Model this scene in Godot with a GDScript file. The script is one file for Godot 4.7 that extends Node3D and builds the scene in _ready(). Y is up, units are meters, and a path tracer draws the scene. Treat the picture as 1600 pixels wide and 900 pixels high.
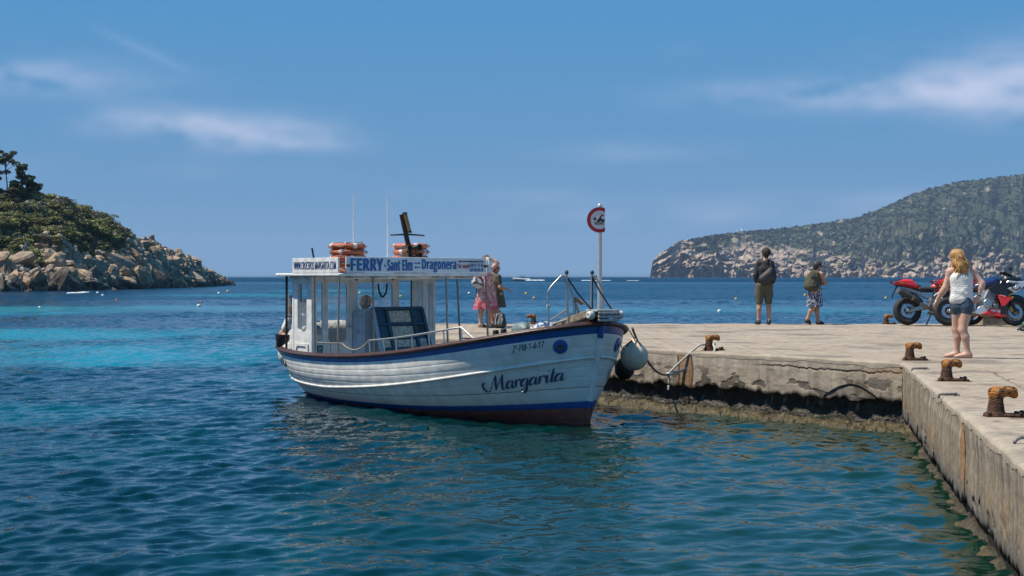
extends Node3D

# A small harbour: ferry boat alongside a concrete quay, headlands across the bay. Units are metres, the sea is y = 0, the camera looks along -Z.

const QUAY := 0.85
const CORNER := Vector3(5.235, 0, -19.07)      # inner corner of the quay
const QUAY_END := Vector3(-1.66, 0, -27.2)
const WALL_FOOT := Vector3(2.0, 0, -3.2)       # near end of the right-hand wall
const FAR_EDGE := -34.6

var used := {}
var mats := {}
var noises := {}
var rng := RandomNumberGenerator.new()
var boat: Node3D
var sans: SystemFont
var serif: SystemFont
var N1 := FastNoiseLite.new()
var N2 := FastNoiseLite.new()
var N3 := FastNoiseLite.new()


func _ready() -> void:
	rng.seed = 7
	sans = font("Droid Sans", 700)
	serif = font("Droid Serif", 700)
	for k in 3:
		var f: FastNoiseLite = [N1, N2, N3][k]
		f.seed = 11 + k
		f.noise_type = FastNoiseLite.TYPE_SIMPLEX_SMOOTH
		f.fractal_octaves = [4, 3, 5][k]
		f.frequency = 1.0
	var camera := Camera3D.new()
	camera.name = "camera"
	camera.position = Vector3(0, 2, 0)
	camera.rotation.x = -atan(18.0 / 2222.0)
	camera.fov = rad_to_deg(2.0 * atan(450.0 / 2222.0))
	camera.near = 0.1
	camera.far = 30000.0
	camera.current = true
	add_child(camera)
	var around := WorldEnvironment.new()
	around.name = "surroundings"
	var e := Environment.new()
	e.tonemap_mode = Environment.TONE_MAPPER_LINEAR
	e.tonemap_exposure = 1.3
	e.background_mode = Environment.BG_SKY
	e.sky = Sky.new()
	e.sky.sky_material = make_sky()
	e.sdfgi_enabled = true
	e.ssao_enabled = true
	e.ssil_enabled = true
	e.fog_enabled = true
	e.fog_light_color = Color(0.62, 0.72, 0.85)
	e.fog_density = 0.00008
	around.environment = e
	add_child(around)
	var sun := DirectionalLight3D.new()
	sun.name = "sun"
	sun.light_energy = 1.6
	sun.light_color = Color(1.0, 0.955, 0.88)
	sun.light_angular_distance = 0.5
	sun.shadow_enabled = true
	sun.sky_mode = DirectionalLight3D.SKY_MODE_LIGHT_ONLY
	add_child(sun)
	sun.look_at_from_position(Vector3(-0.51, 0.86, 0.04) * 100.0, Vector3.ZERO)

	build_sea()
	build_far_headland()
	build_near_headland()
	build_quay()
	build_boat()
	build_boat_gear()
	build_quay_things()
	build_motorcycles()
	build_people()
	build_afloat()


# ---------------------------------------------------------------- helpers

class MB:                                        # collects triangles
	var v := PackedVector3Array()
	var n := PackedVector3Array()
	var c := PackedColorArray()
	var uv := PackedVector2Array()
	var i := PackedInt32Array()
	var col := Color.WHITE

	func vert(p: Vector3, nn: Vector3, t := Vector2.ZERO) -> int:
		v.append(p); n.append(nn); c.append(col); uv.append(t)
		return v.size() - 1

	func tri(a: int, b: int, d: int) -> void:
		var g := (v[b] - v[a]).cross(v[d] - v[a])
		if g.dot(n[a] + n[b] + n[d]) > 0.0:
			i.append(a); i.append(d); i.append(b)
		else:
			i.append(a); i.append(b); i.append(d)

	func flat3(a: Vector3, b: Vector3, d: Vector3, out: Vector3) -> void:
		var g := (b - a).cross(d - a).normalized()
		if g.dot(out) < 0.0:
			g = -g
		tri(vert(a, g), vert(b, g), vert(d, g))

	func quad(a: Vector3, b: Vector3, d: Vector3, e: Vector3, out: Vector3) -> void:
		var g := (d - a).cross(e - b).normalized()
		if g.dot(out) < 0.0:
			g = -g
		var k := vert(a, g, Vector2(0, 0)); vert(b, g, Vector2(1, 0)); vert(d, g, Vector2(1, 1)); vert(e, g, Vector2(0, 1))
		tri(k, k + 1, k + 2); tri(k, k + 2, k + 3)

	func box(size: Vector3, xf := Transform3D(), bevel := 0.0) -> MB:
		var h := size / 2.0
		var b := minf(bevel, minf(h.x, minf(h.y, h.z)) * 0.9)
		var mid := xf.origin
		for ax in 3:
			for s in [-1.0, 1.0]:
				var u := (ax + 1) % 3
				var w := (ax + 2) % 3
				var pts: Array[Vector3] = []
				for q in [[-1.0, -1.0], [1.0, -1.0], [1.0, 1.0], [-1.0, 1.0]]:
					var p := Vector3.ZERO
					p[ax] = h[ax] * s
					p[u] = (h[u] - b) * q[0]
					p[w] = (h[w] - b) * q[1]
					pts.append(xf * p)
				quad(pts[0], pts[1], pts[2], pts[3], (pts[0] + pts[2]) / 2.0 - mid)
		if b > 0.0:
			for ax in 3:
				var u := (ax + 1) % 3
				var w := (ax + 2) % 3
				for su in [-1.0, 1.0]:
					for sw in [-1.0, 1.0]:
						var p: Array[Vector3] = []
						for q in [[-1.0, 0], [1.0, 0], [1.0, 1], [-1.0, 1]]:
							var a := Vector3.ZERO
							a[ax] = (h[ax] - b) * q[0]
							a[u] = (h[u] - (0.0 if q[1] == 0 else b)) * su
							a[w] = (h[w] - (b if q[1] == 0 else 0.0)) * sw
							p.append(xf * a)
						quad(p[0], p[1], p[2], p[3], (p[0] + p[2]) / 2.0 - mid)
			for sx in [-1.0, 1.0]:
				for sy in [-1.0, 1.0]:
					for sz in [-1.0, 1.0]:
						var k := Vector3(sx, sy, sz)
						var p0 := xf * (Vector3(h.x, h.y - b, h.z - b) * k)
						var p1 := xf * (Vector3(h.x - b, h.y, h.z - b) * k)
						var p2 := xf * (Vector3(h.x - b, h.y - b, h.z) * k)
						flat3(p0, p1, p2, p0 + p1 + p2 - mid * 3.0)
		return self

	func grid(rows: Array, closed := false) -> MB:  # rows of points, smooth
		var nr := rows.size()
		var nc: int = rows[0].size()
		var first := v.size()
		for r in nr:
			for k in nc:
				var dr: Vector3 = rows[mini(r + 1, nr - 1)][k] - rows[maxi(r - 1, 0)][k]
				var kp := (k + 1) % nc if closed else mini(k + 1, nc - 1)
				var km := (k - 1 + nc) % nc if closed else maxi(k - 1, 0)
				var dc: Vector3 = rows[r][kp] - rows[r][km]
				var g := dr.cross(dc)
				if g.length_squared() < 1e-14:
					var r2 := 1 if r == 0 else nr - 2
					g = (rows[mini(r2 + 1, nr - 1)][k] - rows[maxi(r2 - 1, 0)][k]).cross(rows[r2][kp] - rows[r2][km])
				vert(rows[r][k], g.normalized(), Vector2(float(k) / (nc - 1), float(r) / (nr - 1)))
		for r in nr - 1:
			for k in (nc if closed else nc - 1):
				var a := first + r * nc + k
				var b := first + r * nc + (k + 1) % nc
				if v[a] != v[b]:
					tri(a, b, b + nc)
				if v[a + nc] != v[b + nc]:
					tri(a, b + nc, a + nc)
		return self

	func tube(pts: Array, r: Variant, sides := 8, caps := true, loop := false, squash := 1.0, up := Vector3.UP) -> MB:
		var rings := []
		var m := pts.size()
		for k in m:
			var a: Vector3 = pts[(k - 1 + m) % m] if loop else pts[maxi(k - 1, 0)]
			var b: Vector3 = pts[(k + 1) % m] if loop else pts[mini(k + 1, m - 1)]
			var d := (b - a).normalized()
			var x := up.cross(d)
			if x.length() < 0.1:
				x = Vector3.RIGHT.cross(d)
				if x.length() < 0.1:
					x = Vector3.BACK.cross(d)
			x = x.normalized()
			var y := d.cross(x)
			var rr: float = r[k] if r is Array else r
			var ring := PackedVector3Array()
			for s in sides:
				var t := TAU * s / sides
				ring.append(pts[k] + (x * cos(t) + y * sin(t) * squash) * rr)
			rings.append(ring)
		if loop:
			rings.append(rings[0])
		grid(rings, true)
		if caps and not loop:
			for end in [0, m - 1]:
				var d: Vector3 = (pts[0] - pts[1]) if end == 0 else (pts[m - 1] - pts[m - 2])
				d = d.normalized()
				var mid := vert(pts[end], d)
				var k0 := v.size()
				for p in rings[end]:
					vert(p, d)
				for s in sides:
					tri(mid, k0 + s, k0 + (s + 1) % sides)
		return self

	func lathe(profile: Array, xf := Transform3D(), segs := 16) -> MB:   # profile of Vector2(radius, height), round Y
		var rows := []
		for p in profile:
			var ring := PackedVector3Array()
			for s in segs:
				var t := TAU * s / segs
				ring.append(xf * Vector3(p.x * cos(t), p.y, p.x * sin(t)))
			rows.append(ring)
		return grid(rows, true)

	func ball(r: Vector3, xf := Transform3D(), segs := 14, rings := 9) -> MB:
		var prof := []
		for k in rings + 1:
			var t := PI * k / rings - PI / 2
			prof.append(Vector2(maxf(cos(t), 0.001), sin(t)))
		return lathe(prof, xf * Transform3D(Basis.from_scale(r), Vector3.ZERO), segs)

	func prism(poly: PackedVector2Array, depth: float, xf := Transform3D(), bevel := 0.0) -> MB:  # outline in XY, centred on z
		var inner := poly
		if bevel > 0.0:
			var got := Geometry2D.offset_polygon(poly, -bevel)
			if got.size() == 1 and got[0].size() >= 3:
				inner = got[0]
			else:
				bevel = 0.0
		var h := depth / 2.0
		var ids := Geometry2D.triangulate_polygon(inner)
		for s in [-1.0, 1.0]:
			var out: Vector3 = xf.basis * Vector3(0, 0, s)
			for k in range(0, ids.size(), 3):
				flat3(xf * Vector3(inner[ids[k]].x, inner[ids[k]].y, h * s), xf * Vector3(inner[ids[k + 1]].x, inner[ids[k + 1]].y, h * s), xf * Vector3(inner[ids[k + 2]].x, inner[ids[k + 2]].y, h * s), out)
			if bevel > 0.0:
				for k in inner.size():          # nearest outer points join the inset to the rim
					var a := inner[k]
					var b := inner[(k + 1) % inner.size()]
					var a2 := MB.nearest(poly, a)
					var b2 := MB.nearest(poly, b)
					var mid := (a + b) / 2.0
					var away := Vector3((a2 + b2 - 2.0 * mid).x, (a2 + b2 - 2.0 * mid).y, s * bevel)
					quad(xf * Vector3(a.x, a.y, h * s), xf * Vector3(b.x, b.y, h * s), xf * Vector3(b2.x, b2.y, (h - bevel) * s), xf * Vector3(a2.x, a2.y, (h - bevel) * s), xf.basis * away)
		var cw := Geometry2D.is_polygon_clockwise(poly)
		for k in poly.size():
			var a := poly[k]
			var b := poly[(k + 1) % poly.size()]
			var e := b - a
			var out := Vector3(-e.y, e.x, 0) if cw else Vector3(e.y, -e.x, 0)
			var z := h - bevel
			quad(xf * Vector3(a.x, a.y, -z), xf * Vector3(b.x, b.y, -z), xf * Vector3(b.x, b.y, z), xf * Vector3(a.x, a.y, z), xf.basis * out)
		return self

	static func nearest(poly: PackedVector2Array, p: Vector2) -> Vector2:
		var best := poly[0]
		for q in poly:
			if q.distance_squared_to(p) < best.distance_squared_to(p):
				best = q
		return best

	# Surface nets of a smooth union of tapered capsules; bones are [a, b, ra, rb].
	func nets(bones: Array, cell: float, k := 0.012) -> MB:
		var lo := Vector3.INF
		var hi := -Vector3.INF
		for b in bones:
			var r: float = maxf(b[2], b[3]) + k * 2.0 + cell * 2.0
			lo = lo.min(b[0] - Vector3.ONE * r).min(b[1] - Vector3.ONE * r)
			hi = hi.max(b[0] + Vector3.ONE * r).max(b[1] + Vector3.ONE * r)
		var nx := int((hi.x - lo.x) / cell) + 2
		var ny := int((hi.y - lo.y) / cell) + 2
		var nz := int((hi.z - lo.z) / cell) + 2
		var f := PackedFloat32Array()
		f.resize(nx * ny * nz)
		var most := k * 5.0
		for b in bones:
			var a: Vector3 = b[0]
			var d: Vector3 = b[1] - b[0]
			var ll := maxf(d.length_squared(), 1e-9)
			var ra: float = b[2]
			var dr: float = b[3] - b[2]
			var reach: float = maxf(b[2], b[3]) + k * 4.0
			var l := ((a.min(b[1]) - Vector3.ONE * reach - lo) / cell).floor()
			var u := ((a.max(b[1]) + Vector3.ONE * reach - lo) / cell).ceil()
			for z in range(maxi(int(l.z), 0), mini(int(u.z) + 1, nz)):
				for y in range(maxi(int(l.y), 0), mini(int(u.y) + 1, ny)):
					var at := (z * ny + y) * nx
					for x in range(maxi(int(l.x), 0), mini(int(u.x) + 1, nx)):
						var p := lo + Vector3(x, y, z) * cell - a
						var t := clampf(p.dot(d) / ll, 0.0, 1.0)
						var dist := (p - d * t).length() - ra - dr * t
						if dist < most:
							f[at + x] += exp(clampf(-dist / k, -30.0, 30.0))
		var ids := PackedInt32Array()
		ids.resize(nx * ny * nz)
		ids.fill(-1)
		var first := v.size()
		var off: Array[int] = [0, 1, nx, nx + 1, nx * ny, nx * ny + 1, nx * ny + nx, nx * ny + nx + 1]
		var edges := [[0, 1], [2, 3], [4, 5], [6, 7], [0, 2], [1, 3], [4, 6], [5, 7], [0, 4], [1, 5], [2, 6], [3, 7]]
		for z in nz - 1:
			for y in ny - 1:
				var at := (z * ny + y) * nx
				for x in nx - 1:
					var s := 0
					for q in 8:
						if f[at + x + off[q]] > 1.0:
							s += 1
					if s == 0 or s == 8:
						continue
					var sum := Vector3.ZERO
					var m := 0
					for ed in edges:
						var fa := f[at + x + off[ed[0]]]
						var fb := f[at + x + off[ed[1]]]
						if (fa > 1.0) != (fb > 1.0):
							var la := log(maxf(fa, 0.004))
							var lb := log(maxf(fb, 0.004))
							var t := clampf(la / (la - lb), 0.0, 1.0)
							var pa := Vector3(ed[0] & 1, (ed[0] >> 1) & 1, ed[0] >> 2)
							var pb := Vector3(ed[1] & 1, (ed[1] >> 1) & 1, ed[1] >> 2)
							sum += pa.lerp(pb, t)
							m += 1
					ids[at + x] = vert(lo + (Vector3(x, y, z) + sum / m) * cell, Vector3.ZERO)
		var step := [1, nx, nx * ny]
		for z in range(1, nz - 1):
			for y in range(1, ny - 1):
				for x in range(1, nx - 1):
					var at := (z * ny + y) * nx + x
					for ax in 3:
						var ins := f[at] > 1.0
						if ins == (f[at + step[ax]] > 1.0):
							continue
						var u: int = step[(ax + 1) % 3]
						var w: int = step[(ax + 2) % 3]
						var q := [ids[at], ids[at - u], ids[at - u - w], ids[at - w]]
						if q[0] < 0 or q[1] < 0 or q[2] < 0 or q[3] < 0:
							continue
						var g := (v[q[2]] - v[q[0]]).cross(v[q[3]] - v[q[1]])
						if not ins:
							g = -g
						for j in q:
							n[j] += g
						if ins:
							i.append_array(PackedInt32Array([q[0], q[2], q[1], q[0], q[3], q[2]]))
						else:
							i.append_array(PackedInt32Array([q[0], q[1], q[2], q[0], q[2], q[3]]))
		for j in range(first, v.size()):
			n[j] = n[j].normalized()
		return self

	func mesh() -> ArrayMesh:
		var a := []
		a.resize(Mesh.ARRAY_MAX)
		a[Mesh.ARRAY_VERTEX] = v
		a[Mesh.ARRAY_NORMAL] = n
		a[Mesh.ARRAY_COLOR] = c
		a[Mesh.ARRAY_TEX_UV] = uv
		a[Mesh.ARRAY_INDEX] = i
		var m := ArrayMesh.new()
		m.add_surface_from_arrays(Mesh.PRIMITIVE_TRIANGLES, a)
		return m


func font(called: String, weight: int) -> SystemFont:
	var f := SystemFont.new()
	f.font_names = PackedStringArray([called])
	f.font_weight = weight
	return f


func numbered(called: String) -> String:
	var k: int = used.get(called, 0)
	used[called] = k + 1
	return called if k == 0 else "%s_%03d" % [called, k]


func tag(o: Node3D, label := "", category := "", group := "", kind := "") -> Node3D:
	for m in [["label", label], ["category", category], ["group", group], ["kind", kind]]:
		if m[1] != "":
			o.set_meta(m[0], m[1])
	return o


func obj(called: String, shape: Variant, material: Material, parent: Node3D = null, xf := Transform3D()) -> MeshInstance3D:
	var o := MeshInstance3D.new()
	o.mesh = shape.mesh() if shape is MB else shape
	o.material_override = material
	o.transform = xf
	if parent:
		o.name = called
		parent.add_child(o, true)
	else:
		o.name = numbered(called)
		add_child(o, true)
	return o


func thing(called: String, label: String, category: String, xf := Transform3D(), group := "") -> Node3D:
	var o := Node3D.new()
	o.name = numbered(called)
	o.transform = xf
	add_child(o, true)
	tag(o, label, category, group)
	return o


func again(o: Node3D, xf: Transform3D, label := "", group := "") -> Node3D:
	var called := String(o.name)
	var c: Node3D = o.duplicate()
	c.name = numbered(called)
	add_child(c, true)
	c.transform = xf
	tag(c, label, "", group)
	return c


func lin(r: float, g: float, b: float) -> Color:
	return Color(r, g, b).linear_to_srgb()


func noise_tex(key: int, freq: float, lo: float, hi: float, octaves := 4, size := 256) -> ImageTexture:
	var id := "%d_%f_%f_%f" % [key, freq, lo, hi]
	if not noises.has(id):
		var f := FastNoiseLite.new()
		f.seed = key
		f.frequency = freq
		f.fractal_octaves = octaves
		f.noise_type = FastNoiseLite.TYPE_SIMPLEX_SMOOTH
		var im := f.get_seamless_image(size, size)
		im.convert(Image.FORMAT_L8)
		var d := im.get_data()
		for k in d.size():
			d[k] = int(255.0 * (lo + (hi - lo) * d[k] / 255.0))
		noises[id] = ImageTexture.create_from_image(Image.create_from_data(size, size, false, Image.FORMAT_L8, d))
	return noises[id]


# Colours are linear base colours. wear: how far a noise darkens it; grain: bump in centimetres; scale: texture repeats per metre.
func mat(key: String, c := Color.WHITE, rough := 0.6, metal := 0.0, wear := 0.0, grain := 0.0, scale := 1.5, vertex := false, spec := 0.5) -> StandardMaterial3D:
	if mats.has(key):
		return mats[key]
	var m := StandardMaterial3D.new()
	m.resource_name = key
	m.albedo_color = c.linear_to_srgb()
	m.roughness = rough
	m.metallic = metal
	m.metallic_specular = spec
	m.vertex_color_use_as_albedo = vertex
	if wear > 0.0 or grain > 0.0:
		m.uv1_triplanar = true
		m.uv1_scale = Vector3.ONE * scale
	if wear > 0.0:
		m.albedo_texture = noise_tex(3, 0.012, 1.0 - wear, 1.0, 5)
	if grain > 0.0:
		m.heightmap_enabled = true
		m.heightmap_texture = noise_tex(9, 0.03, 0.0, 1.0, 5)
		m.heightmap_scale = grain
	mats[key] = m
	return m


func curve(pts: Array, per := 6, loop := false) -> Array:   # Catmull-Rom through 3D points
	var out := []
	var m := pts.size()
	for k in (m if loop else m - 1):
		var p0 = pts[(k - 1 + m) % m] if loop or k > 0 else pts[0]
		var p1 = pts[k]
		var p2 = pts[(k + 1) % m]
		var p3 = pts[(k + 2) % m] if loop or k + 2 < m else pts[m - 1]
		for s in per:
			out.append(p1.cubic_interpolate(p2, p0, p3, float(s) / per))
	if not loop:
		out.append(pts[m - 1])
	return out


func at(p: Vector3, turn := 0.0, s := Vector3.ONE) -> Transform3D:
	return Transform3D(Basis(Vector3.UP, turn) * Basis.from_scale(s), p)


func facing(p: Vector3, z: Vector3, up := Vector3.UP) -> Transform3D:   # local +Z turned to z
	return Transform3D(Basis.looking_at(-z, up), p)


func rod(a: Vector3, b: Vector3, r: float, sides := 8) -> MB:
	return MB.new().tube([a, b], r, sides)


func text_mesh(words: String, f: Font, box: Rect2, depth := 0.004, bold := 0.0) -> MB:   # lettering that fills the box, in the XY plane, facing +Z
	var t := TextMesh.new()
	t.text = words
	t.font = f
	t.font_size = 96
	t.pixel_size = 0.01
	t.depth = 0.05
	t.curve_step = 1.5
	var a := t.get_mesh_arrays()
	var mb := MB.new()
	var vs: PackedVector3Array = a[Mesh.ARRAY_VERTEX]
	var ns: PackedVector3Array = a[Mesh.ARRAY_NORMAL]
	var ix: PackedInt32Array = a[Mesh.ARRAY_INDEX]
	var lo := Vector3.INF
	var hi := -Vector3.INF
	for p in vs:
		lo = lo.min(p)
		hi = hi.max(p)
	for k in vs.size():
		var q := (vs[k] - lo) / (hi - lo)
		mb.vert(Vector3(box.position.x + box.size.x * q.x, box.position.y + box.size.y * q.y, (q.z - 0.5) * depth), ns[k])
	for k in range(0, ix.size(), 3):
		mb.tri(ix[k], ix[k + 1], ix[k + 2])
	return mb


# A flat panel lo..hi in XY with a rounded opening, t thick about z = 0.
func holed(mb: MB, lo: Vector2, hi: Vector2, a: Vector2, b: Vector2, r: float, t: float, xf: Transform3D) -> void:
	var inner := PackedVector2Array()
	for c in [[b.x - r, b.y - r, 0.0], [a.x + r, b.y - r, 90.0], [a.x + r, a.y + r, 180.0], [b.x - r, a.y + r, 270.0]]:
		for s in 6:
			var g: float = deg_to_rad(c[2] + s * 18.0)
			inner.append(Vector2(c[0] + cos(g) * r, c[1] + sin(g) * r))
	var outer := PackedVector2Array()
	var corners := [hi, Vector2(lo.x, hi.y), lo, Vector2(hi.x, lo.y)]
	for q in 4:
		var cx: Vector2 = corners[q]
		for s in 6:
			var p := inner[q * 6 + s]
			var e := Vector2(cx.x, p.y) if (s < 3) == (q % 2 == 0) else Vector2(p.x, cx.y)
			if s == 2 or s == 3:
				e = cx
			outer.append(e)
	var h := t / 2.0
	var m := inner.size()
	for k in m:
		var j := (k + 1) % m
		for s in [-1.0, 1.0]:
			mb.quad(xf * Vector3(inner[k].x, inner[k].y, h * s), xf * Vector3(inner[j].x, inner[j].y, h * s), xf * Vector3(outer[j].x, outer[j].y, h * s), xf * Vector3(outer[k].x, outer[k].y, h * s), xf.basis * Vector3(0, 0, s))
		var mid := (a + b) / 2.0 - (inner[k] + inner[j]) / 2.0
		mb.quad(xf * Vector3(inner[k].x, inner[k].y, -h), xf * Vector3(inner[j].x, inner[j].y, -h), xf * Vector3(inner[j].x, inner[j].y, h), xf * Vector3(inner[k].x, inner[k].y, h), xf.basis * Vector3(mid.x, mid.y, 0))
	var edge := [lo, Vector2(hi.x, lo.y), hi, Vector2(lo.x, hi.y)]
	for q in 4:
		var p: Vector2 = edge[q]
		var w: Vector2 = edge[(q + 1) % 4]
		var o := (p + w) / 2.0 - (lo + hi) / 2.0
		mb.quad(xf * Vector3(p.x, p.y, -h), xf * Vector3(w.x, w.y, -h), xf * Vector3(w.x, w.y, h), xf * Vector3(p.x, p.y, h), xf.basis * Vector3(o.x, o.y, 0))


func rock_mesh(key: int, n := 9, rough := 0.35) -> ArrayMesh:      # an angular boulder of about unit radius
	var f := FastNoiseLite.new()
	f.seed = key
	f.frequency = 0.9
	f.noise_type = FastNoiseLite.TYPE_CELLULAR
	f.cellular_return_type = FastNoiseLite.RETURN_CELL_VALUE
	var planes := []
	var r := RandomNumberGenerator.new()
	r.seed = key
	for k in 9:
		planes.append([Vector3(r.randfn(), r.randfn(), r.randfn()).normalized(), r.randf_range(0.45, 0.88)])
	var rows := []
	for k in n + 1:
		var ring := PackedVector3Array()
		var t := PI * k / n - PI / 2
		for s in n * 2:
			var a := TAU * s / (n * 2)
			var d := Vector3(cos(t) * cos(a), sin(t), cos(t) * sin(a))
			var dist := 1.05
			for p in planes:
				var w: float = d.dot(p[0])
				if w > 0.05:
					dist = minf(dist, p[1] / w)
			dist *= 1.0 + rough * 0.35 * N3.get_noise_3dv(d * 1.7 + Vector3.ONE * key)
			ring.append(d * dist)
		rows.append(ring)
	var mb := MB.new()                            # faceted
	for k in n:
		for s in n * 2:
			var b := (s + 1) % (n * 2)
			mb.quad(rows[k][s], rows[k][b], rows[k + 1][b], rows[k + 1][s], rows[k][s] + rows[k + 1][b])
	return mb.mesh()


func leaf_mass(key: int, lumps: Array, count: int, leaf: float, dark: Color, light: Color) -> ArrayMesh:   # leaf clumps through the shells of several lumps [centre, radius, squash]
	var r := RandomNumberGenerator.new()
	r.seed = key
	var mb := MB.new()
	for k in count:
		var l: Array = lumps[r.randi() % lumps.size()]
		var d := Vector3(r.randfn(), r.randfn() * 0.8 + 0.25, r.randfn()).normalized()
		var p: Vector3 = l[0] + d * l[1] * Vector3(1, l[2], 1) * r.randf_range(0.72, 1.06)
		var side := d.cross(Vector3(r.randfn(), r.randfn(), r.randfn())).normalized()
		var up := (d * r.randf_range(0.3, 1.0) + side.cross(d) * r.randf_range(-1, 1)).normalized()
		side = side.cross(up).cross(up).normalized()
		var s := leaf * r.randf_range(0.6, 1.4)
		mb.col = dark.lerp(light, r.randf())
		var nn := (d + Vector3(r.randfn(), r.randfn(), r.randfn()) * 0.35).normalized()
		var a := mb.vert(p - side * s * 0.5, nn)
		mb.vert(p + up * s, nn)
		mb.vert(p + side * s * 0.5, nn)
		mb.vert(p - up * s * 0.45, nn)
		mb.tri(a, a + 1, a + 2)
		mb.tri(a, a + 2, a + 3)
	return mb.mesh()


# ---------------------------------------------------------------- sky, sea, hills

func make_sky() -> ProceduralSkyMaterial:
	var sky := ProceduralSkyMaterial.new()
	sky.sky_top_color = lin(0.020, 0.205, 0.465)
	sky.sky_horizon_color = lin(0.138, 0.262, 0.408)
	sky.sky_curve = 0.12
	sky.ground_horizon_color = lin(0.10, 0.20, 0.33)
	sky.ground_bottom_color = lin(0.02, 0.07, 0.12)
	sky.sky_energy_multiplier = 1.0
	var w := 2048
	var h := 1024
	var f := FastNoiseLite.new()
	f.seed = 4
	f.frequency = 1.0
	f.fractal_octaves = 6
	var clouds := []                              # azimuth, elevation, half width, half height (degrees), strength
	clouds.append_array([[-20.3, 7.5, 4.8, 0.75, 1.1], [-13.6, 5.95, 2.4, 0.6, 1.15], [-10.8, 5.6, 3.4, 0.7, 1.0], [-9.2, 5.5, 2.4, 0.6, 0.5], [20.2, 7.2, 4.6, 1.35, 1.3], [16.0, 7.1, 4.6, 0.75, 0.9], [11.0, 7.3, 4.0, 0.5, 0.45], [21.5, 6.6, 3.6, 1.3, 0.5], [11.5, 6.9, 4.5, 0.5, 0.25], [6.9, 9.0, 0.7, 0.3, 0.18], [5.0, 5.0, 3.2, 0.45, 0.25], [-0.5, 3.3, 4.0, 0.35, 0.22], [8.0, 2.5, 8.0, 0.5, 0.3], [14.0, 3.1, 5.0, 0.4, 0.25], [-16.0, 4.2, 6.0, 0.4, 0.15]])
	var r := RandomNumberGenerator.new()
	r.seed = 21
	for k in 70:                                   # the same kind of wisps all round and overhead
		var az := r.randf_range(24.0, 336.0)
		var el := 3.0 + 60.0 * pow(r.randf(), 2.2)
		clouds.append([az, el, r.randf_range(2.0, 7.0) * (1.0 + el / 20.0), r.randf_range(0.4, 1.1) * (1.0 + el / 12.0), r.randf_range(0.15, 0.9)])
	var sum := PackedFloat32Array()
	sum.resize(w * h)
	for c in clouds:
		var cx: float = c[0] / 360.0 * w
		var cy: float = (0.5 - c[1] / 180.0) * h
		var hw: float = c[2] / 360.0 * w
		var hh: float = c[3] / 180.0 * h
		for y in range(maxi(int(cy - hh * 3.2), 0), mini(int(cy + hh * 3.2) + 1, h / 2)):
			for x in range(int(cx - hw * 2.6), int(cx + hw * 2.6) + 1):
				var dx := (x - cx) / hw
				var dy := (y - cy) / hh
				if dy > 0.0:
					dy *= 1.5                          # flatter, sharper undersides
				sum[y * w + posmod(x, w)] += c[4] * exp(-dx * dx - dy * dy)
	var im := Image.create_empty(w, h, false, Image.FORMAT_RGBA8)
	for y in h / 2:
		for x in w:
			var m := sum[y * w + x]
			if m < 0.012:
				continue
			var a := TAU * x / w
			var p := Vector3(cos(a), 0, sin(a)) * 11.0 + Vector3(0, y * 0.11, 0)
			var t := clampf(0.62 + 1.25 * f.get_noise_3dv(p) + 0.5 * f.get_noise_3dv(p * 4.0), 0.0, 1.4)
			var d := m * t
			d = d / (1.0 + 0.35 * d)
			im.set_pixel(x, y, Color(0.28 * d, 0.205 * d, 0.17 * d).linear_to_srgb())
	for k in 190:                                  # the trail of an aeroplane, half dissolved
		var u := k / 190.0
		var x := lerpf(343.3 / 360.0 * w, 348.2 / 360.0 * w, u)
		var y := lerpf((0.5 - 9.65 / 180.0) * h, (0.5 - 7.6 / 180.0) * h, u)
		for oy in 3:
			var s: float = sin(PI * u) * [0.35, 1.0, 0.35][oy] * 0.055
			var q := im.get_pixel(int(x), int(y) + oy - 1).srgb_to_linear()
			im.set_pixel(int(x), int(y) + oy - 1, Color(maxf(q.r, s * 1.0), maxf(q.g, s * 0.8), maxf(q.b, s * 0.65)).linear_to_srgb())
	sky.sky_cover = ImageTexture.create_from_image(im)
	sky.sky_cover_modulate = Color.WHITE
	return sky


const TILE := 256
var tile := PackedFloat32Array()

# One square of sea, 1.0 unit wide, that repeats: many small waves running mostly one way.
func wave_tile(seed_: int, low: int, high: int, count: int, slope: float, heading: float, spread: float) -> PackedFloat32Array:
	var r := RandomNumberGenerator.new()
	r.seed = seed_
	var out := PackedFloat32Array()
	out.resize(TILE * TILE)
	for k in count:
		var kk := low * pow(float(high) / low, (k + r.randf()) / count)
		var a := heading + r.randfn() * spread
		var kx := roundi(kk * cos(a))
		var kz := roundi(kk * sin(a))
		var kl := maxf(sqrt(kx * kx + kz * kz), 1.0)
		var amp := slope / (TAU * kl) * sqrt(2.0 / count)
		var ph := r.randf() * TAU
		var sx := PackedFloat32Array()
		var cx := PackedFloat32Array()
		for x in TILE:
			sx.append(sin(TAU * kx * x / TILE + ph) * amp)
			cx.append(cos(TAU * kx * x / TILE + ph) * amp)
		for z in TILE:
			var s := sin(TAU * kz * z / TILE)
			var c := cos(TAU * kz * z / TILE)
			var row := z * TILE
			for x in TILE:
				out[row + x] += sx[x] * c + cx[x] * s
	return out


func wave_at(t: PackedFloat32Array, x: float, z: float) -> float:
	x = fposmod(x, 1.0) * TILE
	z = fposmod(z, 1.0) * TILE
	var ix := int(x)
	var iz := int(z)
	x -= ix
	z -= iz
	var jx := (ix + 1) & 255
	var jz := ((iz + 1) & 255) * TILE
	ix &= 255
	iz = (iz & 255) * TILE
	return lerpf(lerpf(t[iz + ix], t[iz + jx], x), lerpf(t[jz + ix], t[jz + jx], x), z)


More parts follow.
